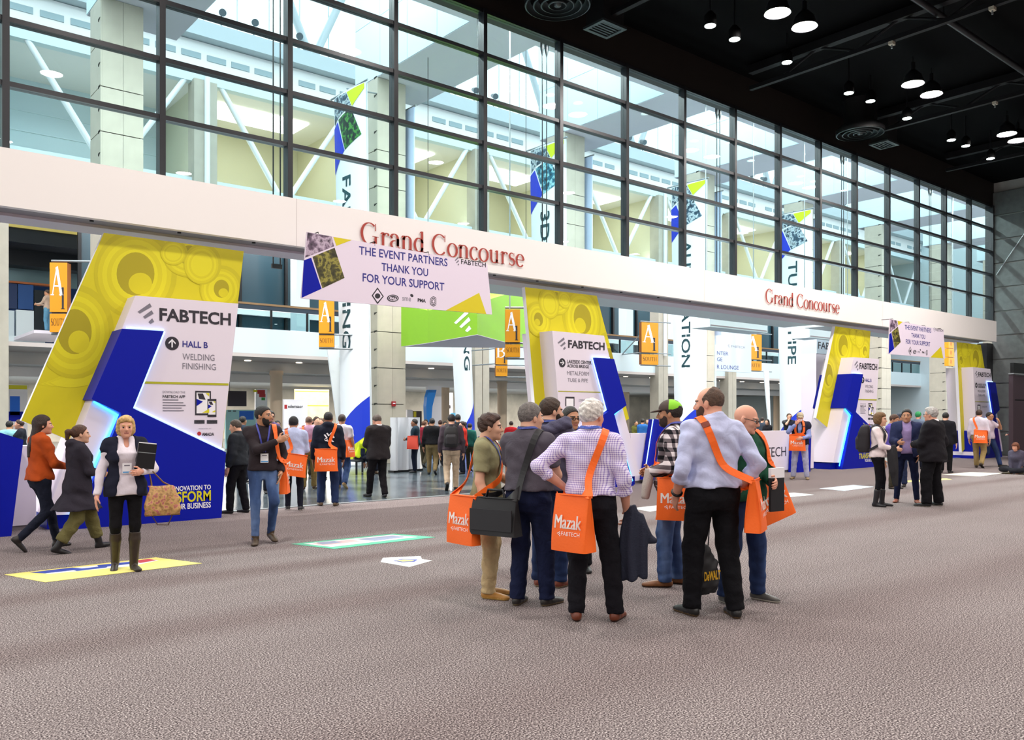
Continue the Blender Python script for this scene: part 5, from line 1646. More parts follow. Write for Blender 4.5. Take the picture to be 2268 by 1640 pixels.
        v, f = hi(F)
        mesh_obj('beard', v, f, M('beard_' + beard, beard, .7, noise=(60, .3)), root)
    if glasses:
        gl = MB()
        for s in (1, -1):
            c = [HP(.106, s * .034 + .022 * math.cos(t * math.pi / 7), .004 + .015 * math.sin(t * math.pi / 7)) for t in range(15)]
            gl.tube(c, .0025 * hs, 5)
            gl.tube([HP(.104, s * .056, .008), HP(.03, s * .08, .012), HP(-.01, s * .082, .008)], .003 * hs, 5)
        gl.tube([HP(.110, .012, .006), HP(.110, -.012, .006)], .0028 * hs, 5)
        gl.build('glasses', BLK, root, local=True)
    if cap:
        F = Field()
        F.add(ellip(HP(-.008, 0, .048), hl((.108, .088, .088)), RH), .01)
        F.cut(lambda x, y, z: (.034 * hs - ((x - hc[0]) * RH[0, 2] + (y - hc[1]) * RH[1, 2] + (z - hc[2]) * RH[2, 2])))
        v, f = surf(F, vf * 1.2)
        qc = (v[f].mean(1) - hc) @ RH / hs
        co = mesh_obj('cap', v, f, [M('cap_' + cap[0], cap[0], .7), M('cap_' + cap[1], cap[1], .7)], root, (qc[:, 0] < .0).astype(int))
        F = Field()
        F.add(ellip(HP(.105, 0, .034), hl((.075, .07, .011)), RH @ rot_y(.16)), .004)
        v, f = surf(F, max(vf * .8, .0045)); mesh_obj('peak', v, f, M('cap_' + cap[0], cap[0], .7), co)
    # --- trousers
    lc, fit = legs[0], legs[1]
    k_th, k_kn, k_hm = {'slim': (.053, .036, .0265), 'reg': (.059, .043, .036), 'wide': (.063, .050, .045), 'legg': (.050, .033, .018), 'crop': (.060, .050, .044)}[fit]
    kb = .55 + .45 * bulk
    F = Field()
    wz = .60
    F.add(loft(P0, np.eye(3) if lean < .5 else RU, [((z - .527) * H, a * H * bw, b * H * bw, o * H) for z, a, b, o in ((.455, .080, .060, -.002), (.50, .101 if not fem else .104, .073, -.006), (.545, .097, .068, -.003), (wz, .088, .062 + belly * .3, belly * .2))]), .03)
    for (hp, kn, a, fd, pitch), sd in zip(legj, (1, -1)):
        hm = kn + (a - kn) * (1.05 if fit != 'crop' else .82)
        if pose is not None: hm = kn + (a - kn) * .98
        F.add(cone(hp + V3(0, 0, -.01), kn, k_th * H * kb, k_kn * H * kb), .035)
        F.add(cone(kn, hm, k_kn * H * kb, k_hm * H * (.7 + .3 * bulk), cap_b=True), .025)
    fa = {'slim': .0028, 'legg': .001, 'reg': .005, 'wide': .006, 'crop': .005}[fit]
    if vox < .03: F.fold(folds(seed, fa))
    if vox < .03 and fit in ('reg', 'wide', 'slim'):
        zr = zp * .3
        F.fold(lambda x, y, z: .0045 * np.sin(95 * z + 14 * y + 8 * x) * np.exp(-np.maximum(z - .03, 0) / zr * 2.2))
    LM = legs[2] if len(legs) > 2 else M('trousers_' + lc, lc, .85, spec=.15, noise=(14, .12), bump=(12, .65, .035, .6))
    v, f = surf(F, vox * 1.05)
    mesh_obj('trousers' if fit != 'legg' else 'leggings', v, f, LM, root)
    # --- shoes
    SM = M('shoe_' + shoes[0], shoes[0], .45, noise=(20, .15)); SO = M('sole_' + (shoes[2] if len(shoes) > 2 else '1c1a18'), shoes[2] if len(shoes) > 2 else '1c1a18', .7)
    for hp, kn, a, fd, pitch in legj:
        F = Field()
        e1 = nrm(fd * math.cos(pitch) + V3(0, 0, -1) * math.sin(pitch)); lat = nrm(np.cross(V3(0, 0, 1), fd)); e3 = np.cross(e1, lat)
        o = a - e3 * an
        R = np.stack([e1, lat, e3], 1)
        Q = lambda x, y, z: o + R @ (V3(x, y, z) * S * (.92 if fem else 1.0))
        sc = S * (.92 if fem else 1.0)
        F.add(ellip(Q(-.022, 0, .035), np.array((.052, .037, .046)) * sc, R), .02)
        F.add(ellip(Q(.06, 0, .027), np.array((.095, .041, .038)) * sc, R), .02)
        F.add(ellip(Q(.145, 0, .018), np.array((.065, .043, .030)) * sc, R), .02)
        F.add(cone(Q(-.012, 0, .05), a + nrm(kn - a) * .015 * H, .036 * sc, .034 * sc), .02)
        if shoes[1] > .05:
            m_ = a + (kn - a) * min(shoes[1], .62)
            F.add(cone(a, m_, .0245 * H, (.0255 + .013 * min(shoes[1], .62)) * H, cap_b=shoes[1] <= .62), .02)
            if shoes[1] > .62: F.add(cone(m_, a + (kn - a) * shoes[1], .0335 * H, .035 * H, cap_b=True), .02)
            if fit not in ('legg', 'slim'): pass
        F.cut(lambda x, y, z, o=o, e3=e3: -((x - o[0]) * e3[0] + (y - o[1]) * e3[1] + (z - o[2]) * e3[2]))
        v, f = surf(F, max(.007, vox * .75))
        hgt = (v[f].mean(1) - o) @ e3
        mesh_obj('shoe' if shoes[1] <= .05 else 'boot', v, f, [SM, SO], root, (hgt < .016).astype(int))
    # --- upper garments
    def trunk(F, grow, z_lo, flare=0.0, ztop=.842, k=.03):
        pf = [(.46, .100, .073, -.004), (.50, .104 if fem else .101, .076, -.004), (.545, .099 if fem else .097, .072 + belly * .5, belly * .5), (.60, .088 if fem else .095, .066 + belly * .8, belly * .8), (.645, .080 if fem else .093, .060 + belly * .6, belly * .6), (.70, .088 if fem else .097, .064 + (.010 if fem else 0), .004 + (.006 if fem else 0)),
              (.74, .094 if fem else .101, .066 + (.012 if fem else 0), .004 + (.008 if fem else 0)), (.785, .094 if fem else .101, .058, -.002), (.815, .075, .045, -.008), (.83, .045, .036, -.010), (ztop, .035, .034, -.008)]
        rows = []
        if z_lo < .46:
            rows.append((z_lo, .100 + flare, .085 + flare * 1.5, -.004))
        rows += [r for r in pf if r[0] >= z_lo - .001]
        if z_lo > .46 and rows[0][0] > z_lo:
            A = np.array(pf); rows.insert(0, (z_lo,) + tuple(np.interp(z_lo, A[:, 0], A[:, i]) for i in (1, 2, 3)))
        low = lambda z: max(0.0, min(1.0, (.60 - z) / .05)) * .012
        F.add(loft(P0, RU, [((z - .527) * H, a * H * bw + grow + low(z), b * H * bw + grow + low(z), o * H) for z, a, b, o in rows]), .02)
    def sleeves(F, grow, kind, kk=1.0):
        for s_, el, w, d, nn, td, cu in armj:
            k = (.86 if fem else 1.0) * (.75 + .25 * bulk) * kk
            nb = U(-.012, 0, .818); sgn = 1 if (s_ - P0) @ (RU @ V3(0, 1, 0)) > 0 else -1
            nb = nb + RU @ V3(0, sgn * .03 * H, 0)
            F.add(cone(nb, s_ + RU @ V3(0, 0, .006 * H), .022 * H + grow, .024 * H * k + grow), .03)
            F.add(cone(s_, s_ + (el - s_) * .3, .0300 * H * k + grow, .0305 * H * k + grow), .035)
            if kind == 'none':
                F.add(cone(s_ + RU @ V3(0, 0, .004 * H), s_ + (el - s_) * .22, .031 * H * k + grow + .008, .033 * H * k + grow + .008, cap_b=True), .03); continue
            if kind == 'short':
                F.add(cone(s_, s_ + (el - s_) * .72, .0305 * H * k + grow, .033 * H * k + grow, cap_b=True), .03); continue
            F.add(cone(s_, el, .0305 * H * k + grow, .0265 * H * k + grow), .03)
            e = {'long': .97, 'roll': .42, 'elbow': .2}[kind]
            p1 = el + (w - el) * e
            F.add(cone(el, p1, .0265 * H * k + grow, (.0195 + .006 * (1 - e)) * H * k + grow, cap_b=True), .02)
            if kind == 'roll':
                F.add(cone(p1 - d * .04, p1, .0275 * H * k + grow, .029 * H * k + grow, cap_b=True, cap_a=True), .006)
    shirtF = None
    if topw:
        F = Field()
        trunk(F, .008 + topw.get('loose', 0), topw.get('hem', .53), topw.get('flare', 0))
        sleeves(F, .006 + topw.get('loose', 0) * .6, topw.get('sleeve', 'long'))
        if topw.get('collar'):
            c0 = U(-.010, 0, .826)
            F.add(cone(c0, U(-.004, 0, .852), nk * 1.28, nk * 1.16, cap_b=True), .012)
        if topw.get('hood'):
            F.add(ellip(U(-.045, 0, .835), np.array((.040, .062, .034)) * H, RU), .02)
        if topw.get('neck'):       # v opening at the throat
            F.sub(ellip(U(.05, 0, .815), np.array((.035, .017, .045)) * H, RU), .008)
        shirtF = F
        if vox < .03: F.fold(folds(seed + 1, topw.get('fold', .005)))
        v, f = surf(F, vox)
        TM = topw['mat'] if 'mat' in topw else M('top_' + topw['col'], topw['col'], .85, spec=.2, noise=(10, .08), bump=(10, .4, .035, .5))
        mesh_obj(topw.get('name', 'shirt'), v, f, TM, root)
        bodyF = F
    if outer:
        F = Field()
        og = (topw or {}).get('loose', 0)
        trunk(F, .026 + og + outer.get('loose', 0), outer.get('hem', .5), outer.get('flare', 0), .838)
        sleeves(F, .019 + og * .6 + outer.get('loose', 0) * .6, outer.get('sleeve', 'long'))
        if outer.get('hood'):
            F.add(ellip(U(-.05, 0, .838), np.array((.042, .066, .036)) * H, RU), .02)
        if outer.get('collar'):
            F.add(cone(U(-.012, 0, .822), U(-.012, 0, .846), nk * 1.45, nk * 1.4, cap_b=True), .012)
        if outer.get('open'):
            w0, w1 = outer['open']
            Ri = RU.T
            def op(x, y, z):
                dx, dy, dz = x - P0[0], y - P0[1], z - P0[2]
                X = Ri[0, 0] * dx + Ri[0, 1] * dy + Ri[0, 2] * dz; Z = (Ri[2, 0] * dx + Ri[2, 1] * dy + Ri[2, 2] * dz) / H + .527
                wd = np.interp(Z, [.46, .60, .74, .84], [w1, w0 * .8, w0, w0 * .9]) * H
                return -np.maximum(np.abs(y - P0[1]) - wd, -X)
            F.cut(op)
        shirtF = F
        if vox < .03: F.fold(folds(seed + 2, outer.get('fold', .006)))
        v, f = surf(F, vox)
        OM = outer['mat'] if 'mat' in outer else M('outer_' + outer['col'], outer['col'], .85, spec=.2, noise=(10, .12), bump=(10, .4, .035, .5))
        mesh_obj(outer.get('name', 'jacket'), v, f, OM, root)
    P = dict(root=root, U=U, H=H, S=S, F=shirtF, arm=armj, leg=legj, hc=hc, RU=RU, RH=RH, hs=hs, P0=P0, vox=vox, HP=HP, nk=nk)
    if topw and topw.get('belt'):
        MB().lathe((0, 0, 0), [(1, -.012), (1.03, 0), (1, .012)], 24)
    if lanyard:
        lz = lanyard.get('z', .64)
        pts = [U(-.045, .0, .842), U(-.03, .034, .842), U(.02, .042, .825), U(.07, .03, .76), U(.08, .006, lz + .03)]
        pl = push(P, pts, .006); pr = push(P, [p * V3(1, -1, 1) for p in pts], .006)
        lm = MB(); ribbon(lm, P, pl, .010 * S); ribbon(lm, P, pr, .010 * S)
        o = lm.build('lanyard', M('lanyard_' + lanyard['col'], lanyard['col'], .6), root, local=True)
        if lanyard.get('badge', True):
            c = push(P, [U(.08, 0, lz)], .014)[0]
            bm = MB(); ux = V3(0, 1, 0); uz = RU @ V3(0, 0, 1); un = RU @ V3(1, 0, 0)
            w_, h_ = .047 * S, .062 * S
            bm.prism([c + ux * -w_ + uz * h_ * .6, c + ux * w_ + uz * h_ * .6, c + ux * w_ - uz * h_ * 1.2, c - ux * w_ - uz * h_ * 1.2], un * .004, 0)
            bm.face([c + un * .005 + ux * (a * w_) + uz * (b * h_) for a, b in ((-.9, -.85), (.9, -.85), (.9, -1.1), (-.9, -1.1))], 1)
            bm.face([c + un * .005 + ux * (a * w_) + uz * (b * h_) for a, b in ((-.6, .3), (.6, .3), (.6, .1), (-.6, .1))], 2)
            bm.build('badge', [PRINTW, M('badge_blue', '5aa0d8', .5), INKG], o, local=True)
    PEOPLE.append(P)
    return P

def push(P, pts, off, n=2):
    """densify a polyline and push it out of the clothed body"""
    Q = []
    pts = [np.asarray(p, float) for p in pts]
    for i in range(len(pts) - 1):
        m = max(2, int(np.linalg.norm(pts[i + 1] - pts[i]) / .03))
        for k in range(m): Q.append(pts[i] + (pts[i + 1] - pts[i]) * k / m)
    Q.append(pts[-1]); Q = np.array(Q)
    if P['F'] is not None:
        for _ in range(8):
            d = P['F'].points(Q)
            e = .004
            g = np.stack([P['F'].points(Q + V3(e, 0, 0)) - d, P['F'].points(Q + V3(0, e, 0)) - d, P['F'].points(Q + V3(0, 0, e)) - d], 1)
            gl = np.linalg.norm(g, axis=1, keepdims=True); g = g / np.maximum(gl, 1e-6)
            st = np.clip(off - d, 0, .03)
            Q = Q + g * st[:, None]
            if len(Q) > 4: Q[1:-1] = Q[1:-1] * .6 + (Q[:-2] + Q[2:]) * .2
        d = P['F'].points(Q); 
        g = np.stack([P['F'].points(Q + V3(e, 0, 0)) - d, P['F'].points(Q + V3(0, e, 0)) - d, P['F'].points(Q + V3(0, 0, e)) - d], 1)
        g = g / np.maximum(np.linalg.norm(g, axis=1, keepdims=True), 1e-6)
        Q = Q + g * np.clip(off - d, 0, .03)[:, None]
    return Q
def ribbon(mb, P, Q, w, th=.004, mi=0):
    """flat strap along Q lying on the body"""
    e = .004
    if P['F'] is not None:
        d = P['F'].points(Q)
        g = np.stack([P['F'].points(Q + V3(e, 0, 0)) - d, P['F'].points(Q + V3(0, e, 0)) - d, P['F'].points(Q + V3(0, 0, e)) - d], 1)
        g = g / np.maximum(np.linalg.norm(g, axis=1, keepdims=True), 1e-6)
        far = d > .05
        if far.any() and (~far).any():
            last = None
            for i in range(len(Q)):
                if not far[i]: last = g[i]
                elif last is not None: g[i] = last
            for i in range(len(Q) - 1, -1, -1):
                if not far[i]: last = g[i]
                elif last is not None and d[i] > .05: g[i] = nrm(g[i] + last)
    else:
        g = np.tile(V3(1, 0, 0), (len(Q), 1))
    vs = []
    for i in range(len(Q)):
        t = nrm(Q[min(i + 1, len(Q) - 1)] - Q[max(i - 1, 0)])
        s = nrm(np.cross(t, g[i])); 
        if i and s @ ps < 0: s = -s
        ps = s
        n = nrm(np.cross(s, t)); n = n if n @ g[i] > 0 else -n
        vs += [Q[i] - s * w, Q[i] + s * w, Q[i] + s * w + n * th, Q[i] - s * w + n * th]
    fs = []
    for i in range(len(Q) - 1):
        a, b = 4 * i, 4 * i + 4
        for k in range(4): fs.append((a + k, a + (k + 1) % 4, b + (k + 1) % 4, b + k))
    fs += [(0, 1, 2, 3), tuple(4 * (len(Q) - 1) + k for k in (3, 2, 1, 0))]
    mb.mesh([tuple(v) for v in vs], fs, mi, False)

BAGO = M('bag_orange', 'f9680e', .6, bump=(60, .1)); BAGW = M('bag_print', 'f6efe8', .5)
def tote(P, label, c, yaw, strap=(), w=.36, h=.36, d=.10, text='Mazak', text_side=1, tilt=0.0, col=None, sub='FABTECH', name='tote_bag', drop=.0):
    """orange shoulder bag; c=(f,l,z) in heights, local; yaw turns its face, strap = waypoints in heights"""
    H, S = P['H'], P['S']
    root = P['root']
    c = np.array(c) * H
    cw = root.matrix_basis if False else (Matrix.Translation(root.location) @ Matrix.Rotation(root.rotation_euler.z, 4, 'Z'))
    wc = cw @ Vector(c)
    b = thing(name, label, 'bag', wc, root.rotation_euler.z)
    R = rot_z(math.radians(yaw)) @ rot_x(math.radians(tilt))
    loc = lambda u, n, z: c + R @ V3(n, u, z)         # u along the bag, n out of its face
    mb = MB(); rings = []
    n = 32; zz = np.linspace(-h / 2, h / 2, 9)
    for z in zz:
        t = (z + h / 2) / h
        hw = w / 2 * (1.0 - .06 * t); hd = d / 2 * (1.0 - .70 * t ** 1.3)
        ring = []
        for k in range(n):
            a = 2 * math.pi * k / n
            ca, sa = math.cos(a), math.sin(a)
            ex = 2 / 7.0
            u = hw * math.copysign(abs(ca) ** ex, ca); q = hd * math.copysign(abs(sa) ** ex, sa)
            q += .010 * math.sin(3.1 * t + 2 * u / w + 1) * (1 if sa > 0 else -.6)
            if abs(ca) > .9: u -= math.copysign(.020 * math.sin(math.pi * t), ca)
            ring.append(loc(u, q, z))
        rings.append(ring)
    vs = [tuple(p) for r_ in rings for p in r_]
    fs = [(i * n + k, i * n + (k + 1) % n, (i + 1) * n + (k + 1) % n, (i + 1) * n + k) for i in range(len(zz) - 1) for k in range(n)]
    mb.mesh(vs, fs, 0, True)
    mb.mesh([tuple(p) for p in rings[0]], [tuple(reversed(range(n)))], 0)
    mb.mesh([tuple(p * .0 + loc(0, 0, h / 2 - .02) + (p - loc(0, 0, h / 2)) * .96) for p in rings[-1]], [tuple(range(n))], 0)
    inv = root
    def loc_build(m, nm, mats):
        o = m.build(nm, mats); o.parent = b
        o.matrix_parent_inverse = Matrix.Translation(-Vector(c))
        return o
    mat = BAGO if col is None else M('bag_' + col, col, .6)
    loc_build(mb, 'pouch', mat)
    hem = MB()
    hem.tube([loc(w * .47 * math.cos(t * math.pi / 12), d * .16 * math.sin(t * math.pi / 12), h / 2 - .004) for t in range(25)], .005, 5)
    loc_build(hem, 'hem', mat)
    if text:
        g = MB()
        sd = text_side
        fn = lambda u, v: Vector(loc(sd * u, sd * (d / 2 * (1.0 - .70 * max(0, (v + h / 2) / h) ** 1.3) + .014), v))
        for q in (-.007, 0, .007): text_on(g, text, fn, -w * (.36 - q), -h * .10, w * (.36 + q), h * .14, 0, .0)
        text_on(g, sub, fn, -w * .16, -h * .22, w * .34, -h * .15, 0, .0)
        logo_bars(g, -w * .28, -h * .23, .035, .03, lambda u, v: fn(u, v), 0)
        loc_build(g, 'lettering', BAGW)
    if strap:
        pts = [np.array(p) * H if not isinstance(p, str) else None for p in strap]
        e0, e1 = loc(-w * .44, 0, h / 2 - .01), loc(w * .44, 0, h / 2 - .01)
        Q = push(P, [e0] + pts + [e1], .012)
        sm = MB(); ribbon(sm, P, Q, .027 * S, .005)
        # gores where the strap grows out of the bag's sides
        for e, s in ((e0, -1), (e1, 1)):
            i = min(4, len(Q) - 1) if s < 0 else max(-5, -len(Q))
            sm.mesh([tuple(p) for p in (loc(s * w * .46, -d * .2, h / 2 - .02), loc(s * w * .46, d * .2, h / 2 - .02), Q[i] + R @ V3(.01, 0, 0), Q[i] - R @ V3(.01, 0, 0), loc(s * w * .2, 0, h / 2 - .012))], [(0, 1, 2, 3), (1, 4, 2), (0, 3, 4)], 0, True)
        loc_build(sm, 'strap', mat)
        k = len(Q) // 3
        bk = MB(); ribbon(bk, P, Q[k:k + 2] + nrm(Q[k] - P['P0']) * .003, .030 * S, .008)
        loc_build(bk, 'buckle', M('buckle_dark', '7a2a0c', .5))
    return b
def backpack(P, label, col, w=.30, h=.44, d=.15, accent=None, zc=.70):
    H = P['H']; root = P['root']; b = thing('backpack', label, 'backpack', (Matrix.Translation(root.location) @ Matrix.Rotation(root.rotation_euler.z, 4, 'Z')) @ Vector(P['U'](-.13, 0, zc)), root.rotation_euler.z)
    c = P['U'](-.13, 0, zc)
    F = Field(); RU = P['RU']
    F.add(loft(c, RU, [(-h / 2, w * .44, d * .42, -.01), (-h * .3, w * .5, d * .52, -.02), (h * .2, w * .49, d * .48, -.01), (h * .42, w * .40, d * .36, .01), (h / 2, w * .25, d * .22, .02)], 3.2), .02)
    v, f = surf(F, P['vox'])
    def lb(o):
        o.parent = b; o.matrix_parent_inverse = Matrix.Translation(-Vector(c)) if True else None
        return o
    lb(mesh_obj('pack', v, f, M('pack_' + col, col, .7, bump=(120, .2)), None))
    F = Field(); F.add(loft(c + RU @ V3(-d * .5, 0, -h * .12), RU, [(-h * .28, w * .38, d * .20, 0), (h * .1, w * .40, d * .24, 0), (h * .24, w * .34, d * .12, .01)], 3.2), .02)
    v, f = surf(F, P['vox']); lb(mesh_obj('front_pocket', v, f, M('pack2_' + (accent or col), accent or col, .6), None))
    hm = MB(); hm.tube([c + RU @ V3(0, -.04, h * .49), c + RU @ V3(-.02, 0, h * .55), c + RU @ V3(0, .04, h * .49)], .009, 6)
    lb(hm.build('handle', BLK))
    for s in (1, -1):
        U = P['U']
        Q = push(P, [U(-.07, s * .05, .80), U(-.01, s * .062, .845), U(.06, s * .07, .79), U(.07, s * .085, .70), U(.0, s * .12, .62), U(-.08, s * .07, .58)], .014)
        m = MB(); ribbon(m, P, Q, .024 * P['S'], .008); lb(m.build('shoulder_strap', M('strap_' + col, col, .7)))
    return b
def place_local(P, name, label, cat, c, mats_meshes):
    """a held thing built in the person's frame: list of (part name, MB, material)"""
    root = P['root']
    b = thing(name, label, cat, (Matrix.Translation(root.location) @ Matrix.Rotation(root.rotation_euler.z, 4, 'Z')) @ Vector(c), root.rotation_euler.z)
    for nm, m, mt in mats_meshes:
        o = m.build(nm, mt) if isinstance(m, MB) else m
        o.parent = b; o.matrix_parent_inverse = Matrix.Translation(-Vector(c))
    return b
# ---- woven patterns
def wrinkle(m):
    nt = m.node_tree; b = nt.nodes['Principled BSDF']; tc = nt.nodes.new('ShaderNodeTexCoord')
    n = nt.nodes.new('ShaderNodeTexNoise'); n.inputs['Scale'].default_value = 12; n.inputs['Detail'].default_value = 5; n.inputs['Distortion'].default_value = .4
    bp = nt.nodes.new('ShaderNodeBump'); bp.inputs['Strength'].default_value = .35; bp.inputs['Distance'].default_value = .03
    nt.links.new(tc.outputs['Object'], n.inputs['Vector']); nt.links.new(n.outputs['Fac'], bp.inputs['Height']); nt.links.new(bp.outputs['Normal'], b.inputs['Normal'])
    b.inputs['Specular IOR Level'].default_value = .2
def weave(key, cols, s, duty=.5, plus=1.0):
    m = bpy.data.materials.new(key); m.use_nodes = True; nt = m.node_tree; b = nt.nodes['Principled BSDF']; b.inputs['Roughness'].default_value = .8
    tc = nt.nodes.new('ShaderNodeTexCoord'); sp = nt.nodes.new('ShaderNodeSeparateXYZ'); nt.links.new(tc.outputs['Object'], sp.inputs[0])
    def mth(op, a, c=None):
        n = nt.nodes.new('ShaderNodeMath'); n.operation = op
        nt.links.new(a, n.inputs[0])
        if c is not None:
            if isinstance(c, (int, float)): n.inputs[1].default_value = c
            else: nt.links.new(c, n.inputs[1])
        return n.outputs[0]
    h = mth('ADD', mth('MULTIPLY', sp.outputs[0], plus), sp.outputs[1])
    a = mth('LESS_THAN', mth('FRACT', mth('MULTIPLY', h, s)), duty)
    c = mth('LESS_THAN', mth('FRACT', mth('MULTIPLY', sp.outputs[2], s)), duty)
    t = mth('MULTIPLY', mth('ADD', a, c), .5)
    r = nt.nodes.new('ShaderNodeValToRGB'); r.color_ramp.interpolation = 'CONSTANT'
    r.color_ramp.elements.new(.5)
    for e, p, k in zip(r.color_ramp.elements, (0, .25, .75), cols): e.position = p; e.color = lin(k)
    nt.links.new(t, r.inputs[0]); nt.links.new(r.outputs[0], b.inputs['Base Color'])
    wrinkle(m)
    MATS[key] = m; m.diffuse_color = lin(cols[1])
    return m
CHECK = weave('lilac_check_cloth', ('ece4f6', 'c3b3e0', '7a66b4'), 62, .34, .6)
PLAID = weave('plaid_flannel', ('e9dfe0', '6e6468', '14141a'), 13, .5)
DENIM = ramp_mat('worn_denim', 3.2, [(0.32, '222f4e'), (0.5, '3d537e'), (0.68, '7088b2')], .85, detail=5, stretch=(1, 1, .35))
DENIMD = ramp_mat('dark_denim', 4, [(0.32, '161f3a'), (0.55, '24345a'), (0.7, '3a4f7a')], .85, detail=5, stretch=(1, 1, .35))
wrinkle(DENIM); wrinkle(DENIMD)
STRAP_R = [(-.01, .125, .52), (.085, .06, .63), (.075, -.03, .75), (.0, -.066, .842), (-.06, -.05, .77), (-.09, -.0, .63)]     # over the right shoulder, bag behind
STRAP_L = [(-.01, -.125, .52), (.085, -.06, .63), (.075, .03, .75), (.0, .066, .842), (-.06, .05, .77), (-.09, .0, .63)]
T = lambda col, **k: dict(col=col, **k)

# ---- the talking group in the middle
P = person('man in olive tee and khaki trousers at the left of the talking group', 1078, 1322, 905, 78, 'light', 'curly', '3c2418', bulk=.98, arms=('front', ((.045, .150, .475), (-1, .25, 0), 'f', .6)), stance=((.0, .05, 0, 0), (.02, .05, 0, 0)), head=(8, 2),
           topw=T('8f8a68', sleeve='short', hem=.50, loose=.004, name='tee_shirt'), legs=('c2ab82', 'reg'), shoes=('b07c34', 0, 'c9a25a'), lanyard=dict(col='3a4a9a', badge=False))
tote(P, 'orange tote bag hanging beside the man in olive tee', (-.085, -.175, .43), -128, [(-.10, -.04, .60), (-.075, .03, .76), (-.0, .068, .842), (.075, .03, .75), (.09, -.05, .63)], h=.40)
P = person('grey-haired man in charcoal polo with black briefcase, seen from behind', 1170, 1342, 878, 150, 'light', 'short', '6a6460', bulk=1.1, belly=.01, arms=('front', 'front'), stance=((-.01, .055, 0, 0), (.05, .075, 0, 0)), head=(-30, 2),
           topw=T('544f58', sleeve='short', hem=.555, loose=.006, collar=True, name='polo_shirt'), legs=('1c2340', 'reg'), shoes=('2a2624', 0, '7a6a50'), lanyard=dict(col='2f4290', badge=False))
tote(P, 'black briefcase with shoulder strap on the man in charcoal polo', (-.135, .10, .435), 178, [(-.03, .15, .52), (.075, .07, .62), (.075, -.03, .75), (.0, -.068, .842), (-.06, -.06, .77), (-.09, -.02, .63)], w=.46, h=.30, d=.13, text='', col='17171a', name='briefcase')
_b = [o for o in COL.objects if o.name.startswith('briefcase')][-1]
def brief_parts(P, b, c, R):
    m = MB(); m.tube([c + R @ V3(.0, -.09, .15), c + R @ V3(0, -.07, .21), c + R @ V3(0, .07, .21), c + R @ V3(0, .09, .15)], .011, 6)
    o = m.build('handle', BLK); o.parent = b; o.matrix_parent_inverse = Matrix.Translation(-Vector(c))
    m = MB(); m.box((-.2, -.0, -.11), (.2, .012, .06))
    m.v = [tuple(c + R @ V3(v[1] + .066, v[0], v[2])) for v in m.v]
    o = m.build('front_pocket', M('briefcase_pocket', '222226', .6)); o.parent = b; o.matrix_parent_inverse = Matrix.Translation(-Vector(c))
brief_parts(P, _b, np.array((-.135, .10, .435)) * P['H'], rot_z(math.radians(178)))
P = person('man in dark slate top and jeans, standing behind the white-haired man', 1216, 1300, 869, 158, 'light', 'short', '3a281c', bulk=1.02, arms=('front', 'hip'), stance='stand', head=(-42, 2), beard='2c1e16',
           topw=T('4a4658', sleeve='roll', hem=.50, loose=.006, collar=True), legs=('', 'reg', DENIMD), shoes=('7a3a26', 0, 'b0a080'), lanyard=dict(col='2f4290', badge=False))
def jacket_over(P):
    F = Field(); U = P['U']
    F.add(cone(U(-.03, -.10, .835), U(-.075, .03, .79), .055, .06), .04); F.add(cone(U(-.07, .03, .79), U(-.085, .06, .70), .06, .05), .04); F.add(cone(U(.03, -.08, .83), U(-.03, -.10, .835), .045, .055), .04)
    F.fold(folds(77, .010, 1.6)); v, f = surf(F, .013)
    return place_local(P, 'folded_jacket', 'folded slate jacket slung over the shoulder of the man behind', 'jacket', U(-.05, -.02, .80), [('cloth', mesh_obj('cloth', v, f, M('jacket_slate', '4c4a62', .8, bump=(80, .3)), None), None)])
jacket_over(P)
P = person('man with glasses facing the camera, mostly hidden by the white-haired man', 1263, 1262, 889, -5, 'tan', 'buzz', '2a2420', bulk=1.12, belly=.02, arms=('down', 'front'), stance='wide', head=(38, 3), glasses=True,
           topw=T('303038', hem=.50, collar=True), legs=('16161a', 'reg'), shoes=('121214', 0), lanyard=dict(col='3a4a9a', badge=False))
P = person('white-haired man in lilac check shirt, seen from behind, hand on hip', 1308, 1376, 870, 172, 'pink', 'full', 'd9d3cc', bulk=1.05, belly=.012, arms=(((.0, .115, .585), (-.55, 1, .0), 'f', .7), 'carry'), stance=((.0, .062, 0, 0), (.03, .105, 0, 0)), head=(-26, 2),
           topw=T('', mat=CHECK, hem=.558, sleeve='roll', loose=.004, collar=True, fold=.006), legs=('17161c', 'reg'), shoes=('6a3018', 0, '3a1c10'), lanyard=dict(col='3b53b0', badge=False))
tote(P, 'orange tote bag hanging behind the man in lilac check shirt', (-.130, .055, .445), 152, STRAP_R, w=.33, h=.41, d=.15)
def hung_jacket(P):
    F = Field(); w = P['arm'][1][2]; H = P['H']
    a = w + V3(.0, -.035, -.02)
    F.add(loft(a, np.eye(3), [(-.52, .075, .028, .0), (-.30, .085, .04, 0), (-.12, .07, .05, 0), (.0, .05, .05, 0), (.05, .03, .04, 0)], 2.0), .02)
    F.add(loft(a + V3(.02, -.07, 0), np.eye(3), [(-.50, .05, .025, .0), (-.2, .06, .035, 0), (.0, .03, .03, 0)], 2.0), .02)
    F.add(cone(a + V3(.02, -.05, -.06), a + V3(.06, -.15, -.22), .03, .035), .03)
    F.fold(vfolds(91, .010)); v, f = surf(F, .013)
    place_local(P, 'folded_jacket', 'navy jacket hanging from the right hand of the man in lilac check', 'jacket', a, [('cloth', mesh_obj('cloth', v, f, M('jacket_navy', '1b2034', .8, bump=(80, .3)), None), None)])
hung_jacket(P)
